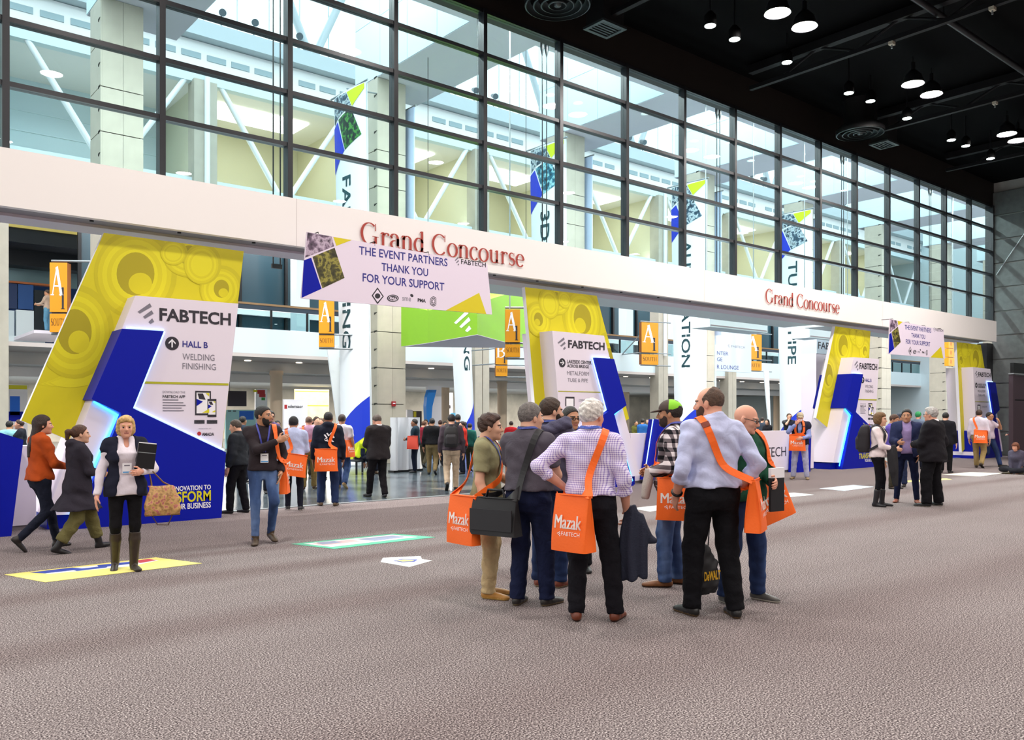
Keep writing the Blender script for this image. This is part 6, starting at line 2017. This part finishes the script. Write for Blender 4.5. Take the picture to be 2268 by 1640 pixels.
P = person('man in black and white plaid shirt with green and grey cap', 1492, 1298, 874, -96, 'tan', 'short', '241a16', bulk=1.0, belly=.01, arms=(((.105, .07, .595), (-.6, .8, -.3), 'u', .7), ((.125, .05, .60), (-.4, .7, -.5), 'u', .7)), stance=((.04, .05, 0, 0), (-.02, .06, 0, 0)), head=(0, 2), beard='3a2a24', cap=('4a3a34', '8cd62c'),
           topw=T('', mat=PLAID, hem=.49, loose=.012, collar=True), legs=('', 'reg', DENIM), shoes=('7a4a24', 0, '3a2414'), lanyard=dict(col='4a52a8', badge=False))
tote(P, 'orange tote bag at the hip of the man in plaid shirt', (-.03, .16, .47), 92, [(-.06, .03, .62), (-.06, -.03, .77), (.0, -.066, .842), (.075, -.02, .75), (.10, .06, .62)], w=.36, h=.37)
def plaid_jacket(P):
    F = Field(); U = P['U']
    a = U(.115, .075, .575)
    F.add(loft(a, np.eye(3), [(-.20, .06, .035, .04), (-.08, .065, .045, .02), (.02, .05, .045, .0), (.07, .035, .035, 0)], 2), .03)
    F.fold(vfolds(31, .007)); v, f = surf(F, .013)
    place_local(P, 'folded_jacket', 'pale cream jacket held in front of the man in plaid shirt', 'jacket', a, [('cloth', mesh_obj('cloth', v, f, M('jacket_cream', 'b9aca4', .8, bump=(80, .3)), None), None)])
plaid_jacket(P)
P = person('tall balding man in pale blue shirt and black trousers, seen from behind', 1578, 1366, 840, -152, 'pink', 'fringe', '543e30', bulk=1.12, belly=.018, arms=(((.065, .135, .51), (-1, .45, 0), 'f', .5), ((.03, .13, .52), (-.8, .9, 0), 'f', .6)), stance=((.04, .075, 0, 0), (-.04, .085, 0, 0)), head=(44, 3), beard='4a352a',
           topw=T('c0c5e4', hem=.548, sleeve='roll', loose=.005, collar=True, fold=.009), legs=('121216', 'reg'), shoes=('191818', 0, '6a5234'))
tote(P, 'orange tote bag behind the tall balding man in pale blue shirt', (-.07, -.160, .475), -128, STRAP_L[::-1], w=.36, h=.40, d=.13)
def watch(P):
    s_, el, w, d, n, t, c = P['arm'][0]
    m = MB(); q = w - d * .03
    a = nrm(np.cross(d, n)); m.tube([q + (n * math.cos(k * math.pi / 8) + a * math.sin(k * math.pi / 8)) * .036 for k in range(17)], .011, 6)
    m.build('wristwatch', BLK, P['root'], local=True)
watch(P)
P = person('bald man with glasses in dark green hoodie, behind the tall balding man', 1642, 1332, 882, 48, 'pink', 'bald', '8a7060', bulk=1.05, arms=('front', ((.0, .20, .50), (-.9, .5, 0), 'f', 1.0)), stance='wide', head=(26, 14), glasses=True,
           topw=T('d8d4d8', hem=.52, sleeve='long'), outer=T('1c4a36', hem=.50, hood=True, loose=.006, name='hoodie'), legs=('', 'reg', DENIMD), shoes=('4a4844', 0, 'b8b4a8'))
tote(P, 'orange tote bag swinging right of the man in green hoodie', (.01, .19, .50), -10, [(-.04, .10, .62), (-.03, .10, .76), (.01, .085, .835), (.05, .10, .76), (.05, .12, .64)], w=.40, h=.40, d=.11, tilt=18)
def folder(P):
    c = P['U'](.19, .03, .56); m = MB(); m.box((-.012, -.08, -.17), (.012, .08, .10)); k = MB(); k.box((-.014, -.08, .10), (.014, .08, .18))
    for q in (m, k): q.v = [tuple(c + V3(*v)) for v in q.v]
    place_local(P, 'document_folder', 'black folder with white top held by the man in green hoodie', 'folder', c, [('cover', m, M('folder_black', '15151a', .5)), ('paper', k, PRINTW)])
folder(P)
def drawbag(P):
    c = P['arm'][1][2] * V3(1, 1, 0) + V3(-.02, -.06, .27)
    F = Field(); F.add(loft(c, np.eye(3), [(-.16, .10, .05, 0), (-.10, .13, .07, 0), (.08, .12, .06, 0), (.18, .05, .035, 0), (.24, .02, .02, 0)], 2.2), .02); F.fold(folds(12, .007, 1.5)); v, f = surf(F, .012)
    g = MB(); sd = 1
    R = rot_z(math.radians(0)); fn = lambda u, w: Vector(c + V3(.078, u, w))
    text_on(g, 'DeWALT', fn, -.09, -.045, .09, .03, 0, .03)
    st = MB(); h = P['arm'][1][2] + V3(.0, -.02, -.06)
    for s in (1, -1): st.tube([h, c + V3(0, s * .03, .22)], .005, 5)
    place_local(P, 'drawstring_bag', 'black drawstring bag with yellow lettering hanging between two pairs of legs', 'bag', c, [('pouch', mesh_obj('pouch', v, f, M('drawbag_black', '17161a', .6), None), None), ('lettering', g, M('letter_yellow', 'f0b814', .5)), ('cord', st, BLK)])
drawbag(P)

# ---- the walkers at the left
P = person('blonde woman in white blouse and navy vest walking towards the camera', 278, 1262, 912, 6, 'pink', 'bob', 'c09a5e', 'f', 1.06, .0, arms=('binder', ((.03, .165, .475), (-.9, .5, 0), 'f', .5)), stance=((.03, .045, 0, 0), (-.05, .055, .012, .25)), head=(-2, 0),
           topw=T('e6dde6', hem=.475, collar=True, neck=True, name='blouse', loose=.006), outer=T('1c1e2e', sleeve='none', hem=.465, open=(.052, .066), name='vest', collar=True, loose=-.002), legs=('141316', 'legg'), shoes=('33271c', .82, '18120e'), lanyard=dict(col='d9d4e4', z=.655))
def binder(P):
    U = P['U']; c = U(.125, .105, .72); R = P['RU'] @ rot_x(-.12)
    m = MB(); m.box((-.022, -.085, -.125), (.022, .085, .125)); m.v = [tuple(c + R @ V3(*v)) for v in m.v]
    k = MB(); k.box((-.014, -.08, -.12), (.014, .08, .135)); k.v = [tuple(c + R @ V3(*v)) for v in k.v]
    z = MB(); z.box((.022, -.08, .03), (.026, .08, .038)); z.v = [tuple(c + R @ V3(*v)) for v in z.v]
    place_local(P, 'zip_binder', 'black zipped binder held to the chest of the blonde woman', 'binder', c, [('cover', m, M('binder_black', '16151a', .35)), ('pages', k, PRINTW), ('zip', z, STEEL)])
binder(P)
HANDB = ramp_mat('tan_print_leather', 24, [(0.35, '8a6034'), (0.55, 'c9a060'), (0.62, 'b8606a'), (0.72, '9c7440')], .45, detail=3)
def handbag(P):
    c = P['U'](.09, .205, .435); c = np.array((c[0], c[1], c[2]))
    F = Field(); F.add(loft(c, np.eye(3), [(-.145, .165, .055, 0), (-.10, .175, .07, 0), (.05, .150, .05, 0), (.13, .115, .025, 0), (.15, .11, .012, 0)], 3), .02); F.fold(folds(15, .003, 1.2)); v, f = surf(F, .011)
    st = MB(); e = P['arm'][0][1] * .55 + P['arm'][0][2] * .45
    st.tube([c + V3(.0, -.10, .13), c * .6 + e * .4 + V3(0, -.05, .06), e + V3(0, .0, .035), c * .6 + e * .4 + V3(0, .06, .06), c + V3(0, .10, .13)], .009, 6)
    lo = MB(); lo.tube([c + V3(.02, -.11, -.13), c + V3(.03, -.05, -.24), c + V3(.03, .05, -.25), c + V3(.02, .1, -.13)], .006, 6)
    bt = MB().tube([c + V3(.02, -.165, -.143), c + V3(.02, .165, -.143)], .012, 6)
    place_local(P, 'handbag', 'tan patterned leather handbag on the arm of the blonde woman', 'bag', c, [('pouch', mesh_obj('pouch', v, f, HANDB, None), None), ('handle', st, M('bag_tan', '7a5530', .5)), ('long_strap', lo, M('bag_brown', '4a3222', .5)), ('trim', bt, M('bag_tan', '7a5530', .5))])
handbag(P)
person('long-haired woman in rust orange sweater walking right, leftmost of the women', 88, 1218, 905, 112, 'pink', 'long', '2e1c16', 'f', .95, arms=('front', 'front'), stance=((.13, .03, 0, 0), (-.15, .04, .055, .85)), head=(-18, 0),
       topw=T('b04a1a', hem=.51, loose=.012, name='sweater'), legs=('1d2130', 'slim'), shoes=('211a18', .12))
P = PEOPLE[-1]
def clutch(P):
    c = P['arm'][1][2] + V3(.05, .02, -.16); F = Field(); F.add(loft(c, np.eye(3), [(-.07, .05, .025, 0), (.0, .06, .03, 0), (.07, .05, .02, 0)], 3), .02); v, f = surf(F, .012)
    s = MB(); s.tube([c + V3(0, 0, .07), P['arm'][1][2] + V3(.03, .02, 0)], .005, 5)
    place_local(P, 'small_purse', 'small olive purse carried by the woman in rust sweater', 'bag', c, [('pouch', mesh_obj('pouch', v, f, M('purse_olive', '5a5030', .5), None), None), ('strap', s, BLK)])
clutch(P)
person('woman with ponytail in long dark coat and cropped olive trousers', 172, 1221, 924, 110, 'light', 'pony', '4a2c1a', 'f', 1.0, arms=('front', 'front'), stance=((.17, .04, 0, -.1), (-.16, .05, .01, .25)), head=(-14, 0),
       topw=T('2c2832', hem=.34, flare=.050, hood=True, loose=.018, name='coat'), legs=('6c6640', 'crop'), shoes=('19171a', .32))
P = person('bearded man in dark brown sweater and blue jeans walking forward', 582, 1202, 889, 8, 'tan', 'short', '1c1512', 'm', .92, arms=('pocket', ((.125, -.085, .725), (.0, .9, -.6), 'u', 1.1)), stance=((.0, .055, .03, .2), (.07, .06, 0, 0)), head=(48, -2), beard='17110f',
           topw=T('2c2428', hem=.515, loose=.004, name='sweater'), legs=('', 'slim', DENIM), shoes=('463420', .12, '2a1c10'), lanyard=dict(col='3a3f9c', z=.615))
tote(P, 'orange tote bag hanging behind the bearded man in brown sweater', (-.06, .16, .46), 75, [(-.075, .085, .62), (-.055, .078, .76), (-.01, .075, .84), (.06, .078, .77), (.075, .088, .66), (.03, .12, .56)], w=.34, h=.42)
person('man in black jacket with lanyard, back turned, left of the bearded man', 527, 1137, 923, -118, 'light', 'short', '4a4038', 'm', 1.12, .015, arms=('down', 'down'), stance='stagger', head=(10, 12),
       topw=T('22262c', hem=.50, loose=.014, collar=True, name='jacket'), legs=('15151a', 'reg'), shoes=('141416', 0))
P = person('man in pale blue shirt with dark jeans, seen from behind with orange bag', 650, 1131, 916, 176, 'tan', 'short', '171316', 'm', 1.03, arms=('down', 'front'), stance=((.06, .06, 0, 0), (-.03, .07, 0, 0)),
           topw=T('b8c1e2', hem=.555, loose=.012, collar=True), legs=('1b1d2a', 'slim'), shoes=('1c1a1c', 0, 'e4e0dc'))
tote(P, 'orange tote bag low on the back of the man in pale blue shirt', (-.13, -.02, .475), 178, STRAP_L[::-1], w=.40, h=.36, tilt=-8)
P = person('man in navy hoodie with white back print, seen from behind', 727, 1121, 906, 180, 'brown', 'buzz', '141214', 'm', 1.14, .01, arms=('down', 'down'), stance=((.02, .075, 0, 0), (-.03, .07, 0, 0)),
           topw=T('161b2a', hem=.50, loose=.014, hood=True, name='hoodie'), legs=('', 'reg', DENIMD), shoes=('5a4630', 0, '30261a'))
tote(P, 'orange tote bag on the back of the man in navy hoodie', (-.135, .02, .48), 180, STRAP_R, w=.40, h=.38)
def back_print(P):
    g = MB(); U = P['U']
    def fn(u, v):
        q = push(P, [U(-.09, u, .70 + v), U(-.09, u + .001, .70 + v)], .006)[0]
        return Vector(q)
    for a, b, c_, d in ((.045, .035, .02, .0), (.02, .05, .0, .02), (-.005, .03, -.03, .06), (-.03, .04, -.05, .0), (.03, -.02, .01, -.035), (-.01, -.015, -.045, -.04)):
        g.face([fn(a, b), fn(a - .014, b + .005), fn(c_ - .014, d + .005), fn(c_, d)])
    for k in range(10):
        t0, t1 = k * .6283, (k + 1) * .6283
        for cx in (.022, -.025):
            g.face([fn(cx + .016 * math.cos(t0), -.015 + .016 * math.sin(t0)), fn(cx + .016 * math.cos(t1), -.015 + .016 * math.sin(t1)), fn(cx + .010 * math.cos(t1), -.015 + .010 * math.sin(t1)), fn(cx + .010 * math.cos(t0), -.015 + .010 * math.sin(t0))])
    g.build('back_print', PRINTW, P['root'], local=True)
back_print(P)
P = person('man in white tee and light jeans behind the navy hoodie', 757, 1082, 912, 168, 'tan', 'short', '3a2a20', 'm', 1.0, arms=('down', 'down'), stance='step', topw=T('e2dce4', sleeve='short', hem=.50, loose=.008, name='tee_shirt'), legs=('', 'reg', DENIM), shoes=('8a6a40', 0, 'c8b080'))
tote(P, 'orange tote bag at the right of the man in white tee', (-.06, -.11, .52), -110, STRAP_L[::-1], w=.34, h=.36)
P = person('balding man in pink shirt and khaki trousers, seen from behind', 684, 1084, 917, 172, 'pink', 'fringe', '6a5040', 'm', 1.0, arms=('down', 'down'), stance='stagger2', topw=T('c79ab4', hem=.555, loose=.008, collar=True), legs=('8a7648', 'reg'), shoes=('4a3826', 0))
tote(P, 'orange tote bag at the right of the man in pink shirt', (-.06, -.14, .55), -140, STRAP_L[::-1], w=.32, h=.34)
person('man in charcoal suit looking down at his hands, beside the swept banner', 838, 1102, 909, -158, 'pink', 'short', '5a4e46', 'm', 1.06, arms=('front', 'front'), stance=((.13, .06, 0, 0), (-.05, .06, 0, 0)), head=(14, 24),
       topw=T('d6d2d6', hem=.53, collar=True), outer=T('2a2628', hem=.455, loose=.012, name='suit_jacket', fold=.004), legs=('19171a', 'reg'), shoes=('17161c', 0))
person('small dark-haired person with glasses peeking behind the bearded man', 598, 1092, 905, 20, 'light', 'bun', '17130f', 'f', .95, arms=('front', 'down'), topw=T('6a5a86', hem=.50), legs=('20222e', 'slim'), shoes=('1c1a1c', 0), glasses=True)
person('seated person in neon vest and dark trousers by the banner foot', 797, 1050, 0, 60, 'tan', 'short', '121010', 'm', 1.0, arms=('lap', 'lap'), Hm=1.62, zpel=.27, lean=.45, pose=(((.25, .07, .265), (.27, .07, .04), (1, .2, 0)), ((.25, -.07, .265), (.22, -.07, .04), (1, -.2, 0))),
       topw=T('1c2438', hem=.52, loose=.01), outer=T('c4d828', sleeve='none', hem=.53, open=(.03, .03), name='vest'), legs=('171a24', 'reg'), shoes=('5a4630', 0))
def bench(P):
    r = thing('lobby_bench', 'low dark bench under the seated person in the neon vest', 'bench', P['root'].location, P['root'].rotation_euler.z)
    m = MB(); m.box((-.22, -.5, .345), (.2, .5, .385)); o = m.build('seat', M('bench_dark', '20242a', .5)); o.parent = r
    for x, y in ((-.18, -.45), (.16, -.45), (-.18, .45), (.16, .45)):
        m = MB(); m.box((x - .02, y - .02, 0), (x + .02, y + .02, .345)); o = m.build('leg', BLK); o.parent = r
bench(PEOPLE[-1])
P = person('man in dark teal jacket and navy trousers carrying a red bag', 920, 1047, 925, -100, 'brown', 'short', '1a1614', 'm', 1.05, arms=('front', 'down'), stance='stand', topw=T('1a2c38', hem=.50, loose=.012, name='jacket'), legs=('141a2c', 'reg'), shoes=('17161a', 0))
tote(P, 'red tote bag held by the man in dark teal jacket', (.02, .16, .55), 80, [], text='', col='c03a24', w=.32, h=.36)
person('man in black jacket and khaki trousers, back turned, beside the teal jacket', 957, 1052, 922, 176, 'tan', 'short', '141214', 'm', 1.08, arms=('down', 'down'), stance='step', topw=T('121216', hem=.52, loose=.014, name='jacket'), legs=('7c6a48', 'reg'), shoes=('17161a', 0))
P = person('man with black backpack and beige trousers walking away', 1000, 1086, 912, 178, 'light', 'short', '1a1414', 'm', 1.04, arms=('down', 'down'), stance=((-.12, .05, .05, .7), (.08, .05, 0, 0)), topw=T('4a4048', hem=.51, loose=.012, name='sweater'), legs=('b8a48c', 'reg'), shoes=('17161a', .1))
backpack(P, 'black backpack worn by the man in beige trousers', '1c1a1c', accent='262428', zc=.69)
# ---- right-hand groups
P = person('man in beige cap and face mask, navy vest and light jeans, orange bag in front', 1772, 1062, 909, -4, 'pink', 'short', '6a5a4a', 'm', 1.02, arms=('front', 'elbowup'), stance='wide', head=(8, 10), cap=('b8a98c', 'b8a98c'),
           topw=T('8c9ad0', hem=.52, loose=.008), outer=T('1e2236', sleeve='none', hem=.50, open=(.02, .02), name='vest', collar=True), legs=('b4b4d0', 'reg'), shoes=('8a7450', 0, '5a4a30'))
tote(P, 'orange tote bag hanging in front of the man in cap and vest', (.13, -.03, .53), 0, [(.10, .06, .66), (.05, .05, .82), (-.05, .0, .838), (.06, -.05, .80), (.10, -.06, .66)], w=.40, h=.38)
mk = MB(); _hp = PEOPLE[-1]['HP']
mk.face([_hp(.118, .0, -.02), _hp(.09, .045, -.02), _hp(.085, .045, -.07), _hp(.11, 0, -.09)]); mk.face([_hp(.118, .0, -.02), _hp(.11, 0, -.09), _hp(.085, -.045, -.07), _hp(.09, -.045, -.02)])
mk.build('face_mask', PRINTW, PEOPLE[-1]['root'], local=True)
P = person('woman with light brown hair in pale blouse wearing a black backpack', 1945, 1122, 908, 84, 'light', 'bob', '6a4a26', 'f', 1.0, arms=('down', 'front'), stance=((.03, .05, 0, 0), (-.02, .05, 0, 0)), head=(-8, 4),
           topw=T('e6d6d6', hem=.51, loose=.010, name='blouse'), legs=('121116', 'legg'), shoes=('17151a', .55))
backpack(P, 'black backpack on the woman in pale blouse', '201c22', accent='2a242a', h=.48, d=.20)
def arm_jacket(P):
    w = P['arm'][1][2] * .6 + P['arm'][1][1] * .4
    F = Field(); F.add(loft(w + V3(.03, 0, -.02), np.eye(3), [(-.62, .05, .04, .06), (-.35, .07, .07, .02), (-.1, .06, .08, 0), (.0, .05, .07, 0), (.06, .03, .05, 0)], 2), .02); F.fold(vfolds(41, .011)); v, f = surf(F, .018)
    place_local(P, 'folded_jacket', 'black jacket draped over the arm of the woman in pale blouse', 'jacket', w, [('cloth', mesh_obj('cloth', v, f, M('jacket_black', '17151a', .75, bump=(80, .3)), None), None)])
arm_jacket(P)
person('dark-haired man in navy blazer and lilac shirt facing the camera', 2008, 1114, 900, 2, 'tan', 'short', '17120f', 'm', 1.04, arms=('pocket', 'forward'), stance='wide', head=(-6, 2),
       topw=T('9a86b4', hem=.51, collar=True), outer=T('232a4c', hem=.47, open=(.045, .065), loose=.008, name='blazer'), legs=('171d38', 'slim'), shoes=('8a4a34', 0, '3a2018'))
person('silver-haired man in black suit facing left, right of the navy blazer', 2066, 1122, 896, -112, 'pink', 'full', 'a8a29e', 'm', 1.16, .02, arms=('front', 'pocket'), stance='wide', head=(4, 0), glasses=True,
       topw=T('e0dce0', hem=.53, collar=True), outer=T('1a171c', hem=.44, loose=.016, name='suit_jacket', open=(.02, .05)), legs=('141317', 'wide'), shoes=('141316', 0, 'b8b0a4'))
person('man in purple shirt looking at his phone, behind the woman with backpack', 1976, 1083, 913, 70, 'tan', 'short', '4a2c1c', 'm', 1.02, arms=('phone', 'phone'), head=(0, 16), topw=T('5a4a9c', hem=.50, loose=.008), legs=('3a3428', 'reg'), shoes=('3a2a1c', 0), lanyard=dict(col='d8d4e4', badge=False))
person('man in dark cap and pale blue shirt behind the navy blazer', 1993, 1078, 911, -20, 'tan', 'short', '2a2018', 'm', 1.05, arms=('front', 'front'), cap=('1c2438', '1c2438'), topw=T('8ea6c8', hem=.50, loose=.008), legs=('2c3450', 'reg'), shoes=('2a2018', 0))
person('man in dark suit standing far back by the grey column, right side', 2094, 1048, 910, 170, 'light', 'short', '17120f', 'm', 1.1, arms=('down', 'down'), topw=T('15141a', hem=.45, loose=.014, name='suit_jacket'), legs=('121216', 'reg'), shoes=('121214', 0))
P = person('man in white shirt and khaki trousers walking away near the farthest tower', 2168, 1037, 903, 168, 'light', 'short', '3a261a', 'm', 1.06, arms=('down', 'down'), stance='step', topw=T('d4ccd8', hem=.55, loose=.010, collar=True), legs=('a08a5c', 'reg'), shoes=('3a2c1c', 0))
tote(P, 'orange tote bag on the back of the man near the farthest tower', (-.12, -.05, .52), 178, STRAP_L[::-1], w=.38, h=.38)
person('man in jeans with hand near chin beside the farthest tower', 2190, 1034, 906, 60, 'tan', 'short', '241a14', 'm', 1.0, arms=('elbowup', 'down'), stance='walk', glasses=True, topw=T('c0b0bc', hem=.51, sleeve='short', loose=.006), legs=('', 'reg', DENIMD), shoes=('1c1a1c', 0))
person('woman sitting cross-legged on the carpet at the right edge', 2254, 1050, 0, -18, 'pink', 'bob', '6a3a22', 'f', 1.05, arms=('lap', 'lap'), Hm=1.62, zpel=.085, lean=.2, head=(-6, 12), pose=(((.15, .19, .075), (.19, -.07, .045), (.3, -1, 0)), ((.15, -.19, .075), (.15, .09, .05), (.3, 1, 0))),
       topw=T('4a4656', hem=.50, loose=.014, name='sweater'), legs=('202026', 'reg'), shoes=('3a3222', 0, '7a6a40'))
bk = MB(); c = PEOPLE[-1]['U'](.24, 0, .62) + V3(0, 0, -.22 * 1.62)
bk.prism([c + V3(-.08, -.12, 0), c + V3(-.08, .12, 0), c + V3(.08, .12, -.02), c + V3(.08, -.12, -.02)], (0, 0, .02))
place_local(PEOPLE[-1], 'open_book', 'open booklet in the lap of the sitting woman', 'book', c, [('pages', bk, M('paper_cream', 'd8ceb0', .6)), ('cover', MB().prism([c + V3(-.085, -.125, -.006), c + V3(-.085, .125, -.006), c + V3(.085, .125, -.026), c + V3(.085, -.125, -.026)], (0, 0, .005)), M('cover_brown', '5a4632', .6))])
P = person('person in red top with orange bag partly hidden by the dark cabinet', 2247, 1012, 932, -90, 'light', 'short', '2a1c16', 'f', 1.0, arms=('front', 'front'), topw=T('a81c24', hem=.50, loose=.008), legs=('d8d0d8', 'reg'), shoes=('2a2624', 0))
tote(P, 'orange tote bag beside the dark cabinet at the right edge', (.02, .15, .50), 90, [], w=.32, h=.40, text='')
# ---- behind the low barriers and in the lobby
person('man in black top with a hand on his face behind the lettered barrier', 1747, 1020, 913, 20, 'light', 'short', '4a3626', 'm', 1.0, arms=('down', ((.10, .02, .855), (.2, .8, -1), 'u', .9)), topw=T('2a2c30', sleeve='short', hem=.50, loose=.008, name='tee_shirt'), legs=('20222a', 'reg'), shoes=('1c1a1c', 0))
person('dark-haired woman behind the lettered barrier by the swept banner', 1700, 1018, 926, -30, 'light', 'long', '120f10', 'f', .95, arms=('front', 'front'), topw=T('1c1c22', hem=.50), legs=('1c1c22', 'slim'), shoes=('1c1a1c', 0))
crowd = [
    (1408, 1012, 930, 30, 'tan', '1a1612', '5a5a28', 'person in olive jacket behind the barrier, first from the left'), (1423, 1014, 925, 160, 'tan', '17130f', '2c64a8', 'person in bright blue top behind the barrier'),
    (1435, 1005, 926, -20, 'light', '3a2c22', '5c7c94', 'person in grey-blue shirt behind the barrier'), (1449, 1018, 924, 170, 'light', '1c1814', '1c2a2a', 'person in dark green jacket behind the barrier'),
    (1462, 1016, 920, -60, 'light', '8aa0a8', '2a3040', 'person in dark top near the capped man'),
    (893, 1040, 927, -70, 'tan', '2a1c14', '8a7a8c', 'person in mauve top in the lobby, left of the teal jacket'), (905, 1026, 930, 100, 'light', '4a3020', '3a3440', 'person in grey top in the lobby beside the white partition'),
    (938, 1036, 929, 150, 'light', '5a3a26', '7a1c2c', 'person in dark red top in the lobby behind the teal jacket'), (944, 1022, 926, -30, 'tan', '1a1614', 'b8b0ac', 'person in pale top in the lobby near the blue fin'),
    (975, 1034, 928, 170, 'light', '3a2018', '5c2a2c', 'person in maroon top in the lobby between two backs'), (985, 1030, 930, 20, 'tan', '1a1614', '30343c', 'person in dark grey top far in the lobby'),
    (1014, 1046, 914, 175, 'tan', '17130f', '20242c', 'person in black top just right of the backpack man'), (1026, 1050, 930, -80, 'light', '2a1a14', 'b8281c', 'person in red jacket right of the backpack man'),
    (1040, 1044, 934, 160, 'light', '1a1614', '1f5a52', 'person in teal jacket left of the olive tee man'), (1132, 1030, 930, 170, 'light', '2a1a14', 'b01c24', 'person in red top glimpsed between olive tee and charcoal polo'),
    (536, 1070, 918, 140, 'tan', '120f10', '24303e', 'person with dark cap far behind the black jacket'), (700, 1060, 918, 30, 'light', '3a261a', 'c0a8b4', 'person in pale pink top behind the pink shirt'), (712, 1056, 922, -20, 'pink', '6a5a4a', '2c3040', 'person in navy top far back by the block wall'),
    (694, 1052, 925, 165, 'light', '2a1c14', '6a6450', 'person in khaki top far back by the white panel'), (614, 1064, 927, 10, 'brown', '120f10', '4a4a4e', 'person in grey top at the foot of the tan column'),
    (20, 1075, 928, 150, 'tan', '141010', '8cc4cc', 'person in pale turquoise shirt at the far left edge'), (46, 1080, 925, -100, 'pink', '3a2418', '1c1f28', 'person in navy jacket by the tip of the yellow panel'),
    (1688, 1006, 922, 160, 'light', '2a1c14', '3c4450', 'person in slate top far behind the lettered barrier'), (2080, 1012, 928, 20, 'tan', '2a1c14', '2c4a8c', 'person in blue top behind the silver-haired man'), (2033, 1040, 908, 160, 'light', '2f9a5a', '6a7a90', 'person with green hat behind the navy blazer'),
    (952, 1024, 931, 40, 'light', '3a2a1c', 'c8c03c', 'person in yellow top deep in the lobby'), (1030, 1028, 932, 200, 'tan', '1a1614', '38506a', 'person in blue grey top deep in the lobby'), (757, 1044, 930, 190, 'light', '3a2a1c', '22242c', 'person in black top deep in the lobby left of the banner'),
]
for k, (px, py, top, be, sk, hcx, tc_, lab) in enumerate(crowd):
    person(lab, px, py, top, be, sk, 'short', hcx, 'm' if k % 3 else 'f', 1.0, arms=(('down', 'front'), ('front', 'down'), ('down', 'down'))[k % 3], stance=('stand', 'step', 'stagger')[k % 3], topw=T(tc_, hem=.50, loose=.01), legs=(('1c1f2c', 'reg'), ('4a4434', 'reg'), ('26304a', 'reg'))[k % 3], shoes=('1c1a1c', 0))
gb = Vector((xY(106, 38), 38, 4.9))
person('person in tan top leaning by the orange sign on the upper level', 106, 740, 640, -120, 'tan', 'short', '3a2a1c', 'm', 1.0, arms=('forward', 'forward'), topw=T('b09a88', hem=.52), legs=('5a8aa4', 'reg'), shoes=('2a2624', 0), z0=4.9, at=gb, Hm=1.74)
struct('floor_landing', MB().box((gb.x - .6, 37.4, 4.78), (gb.x + 1.4, 41.6, 4.9)), LILAC)
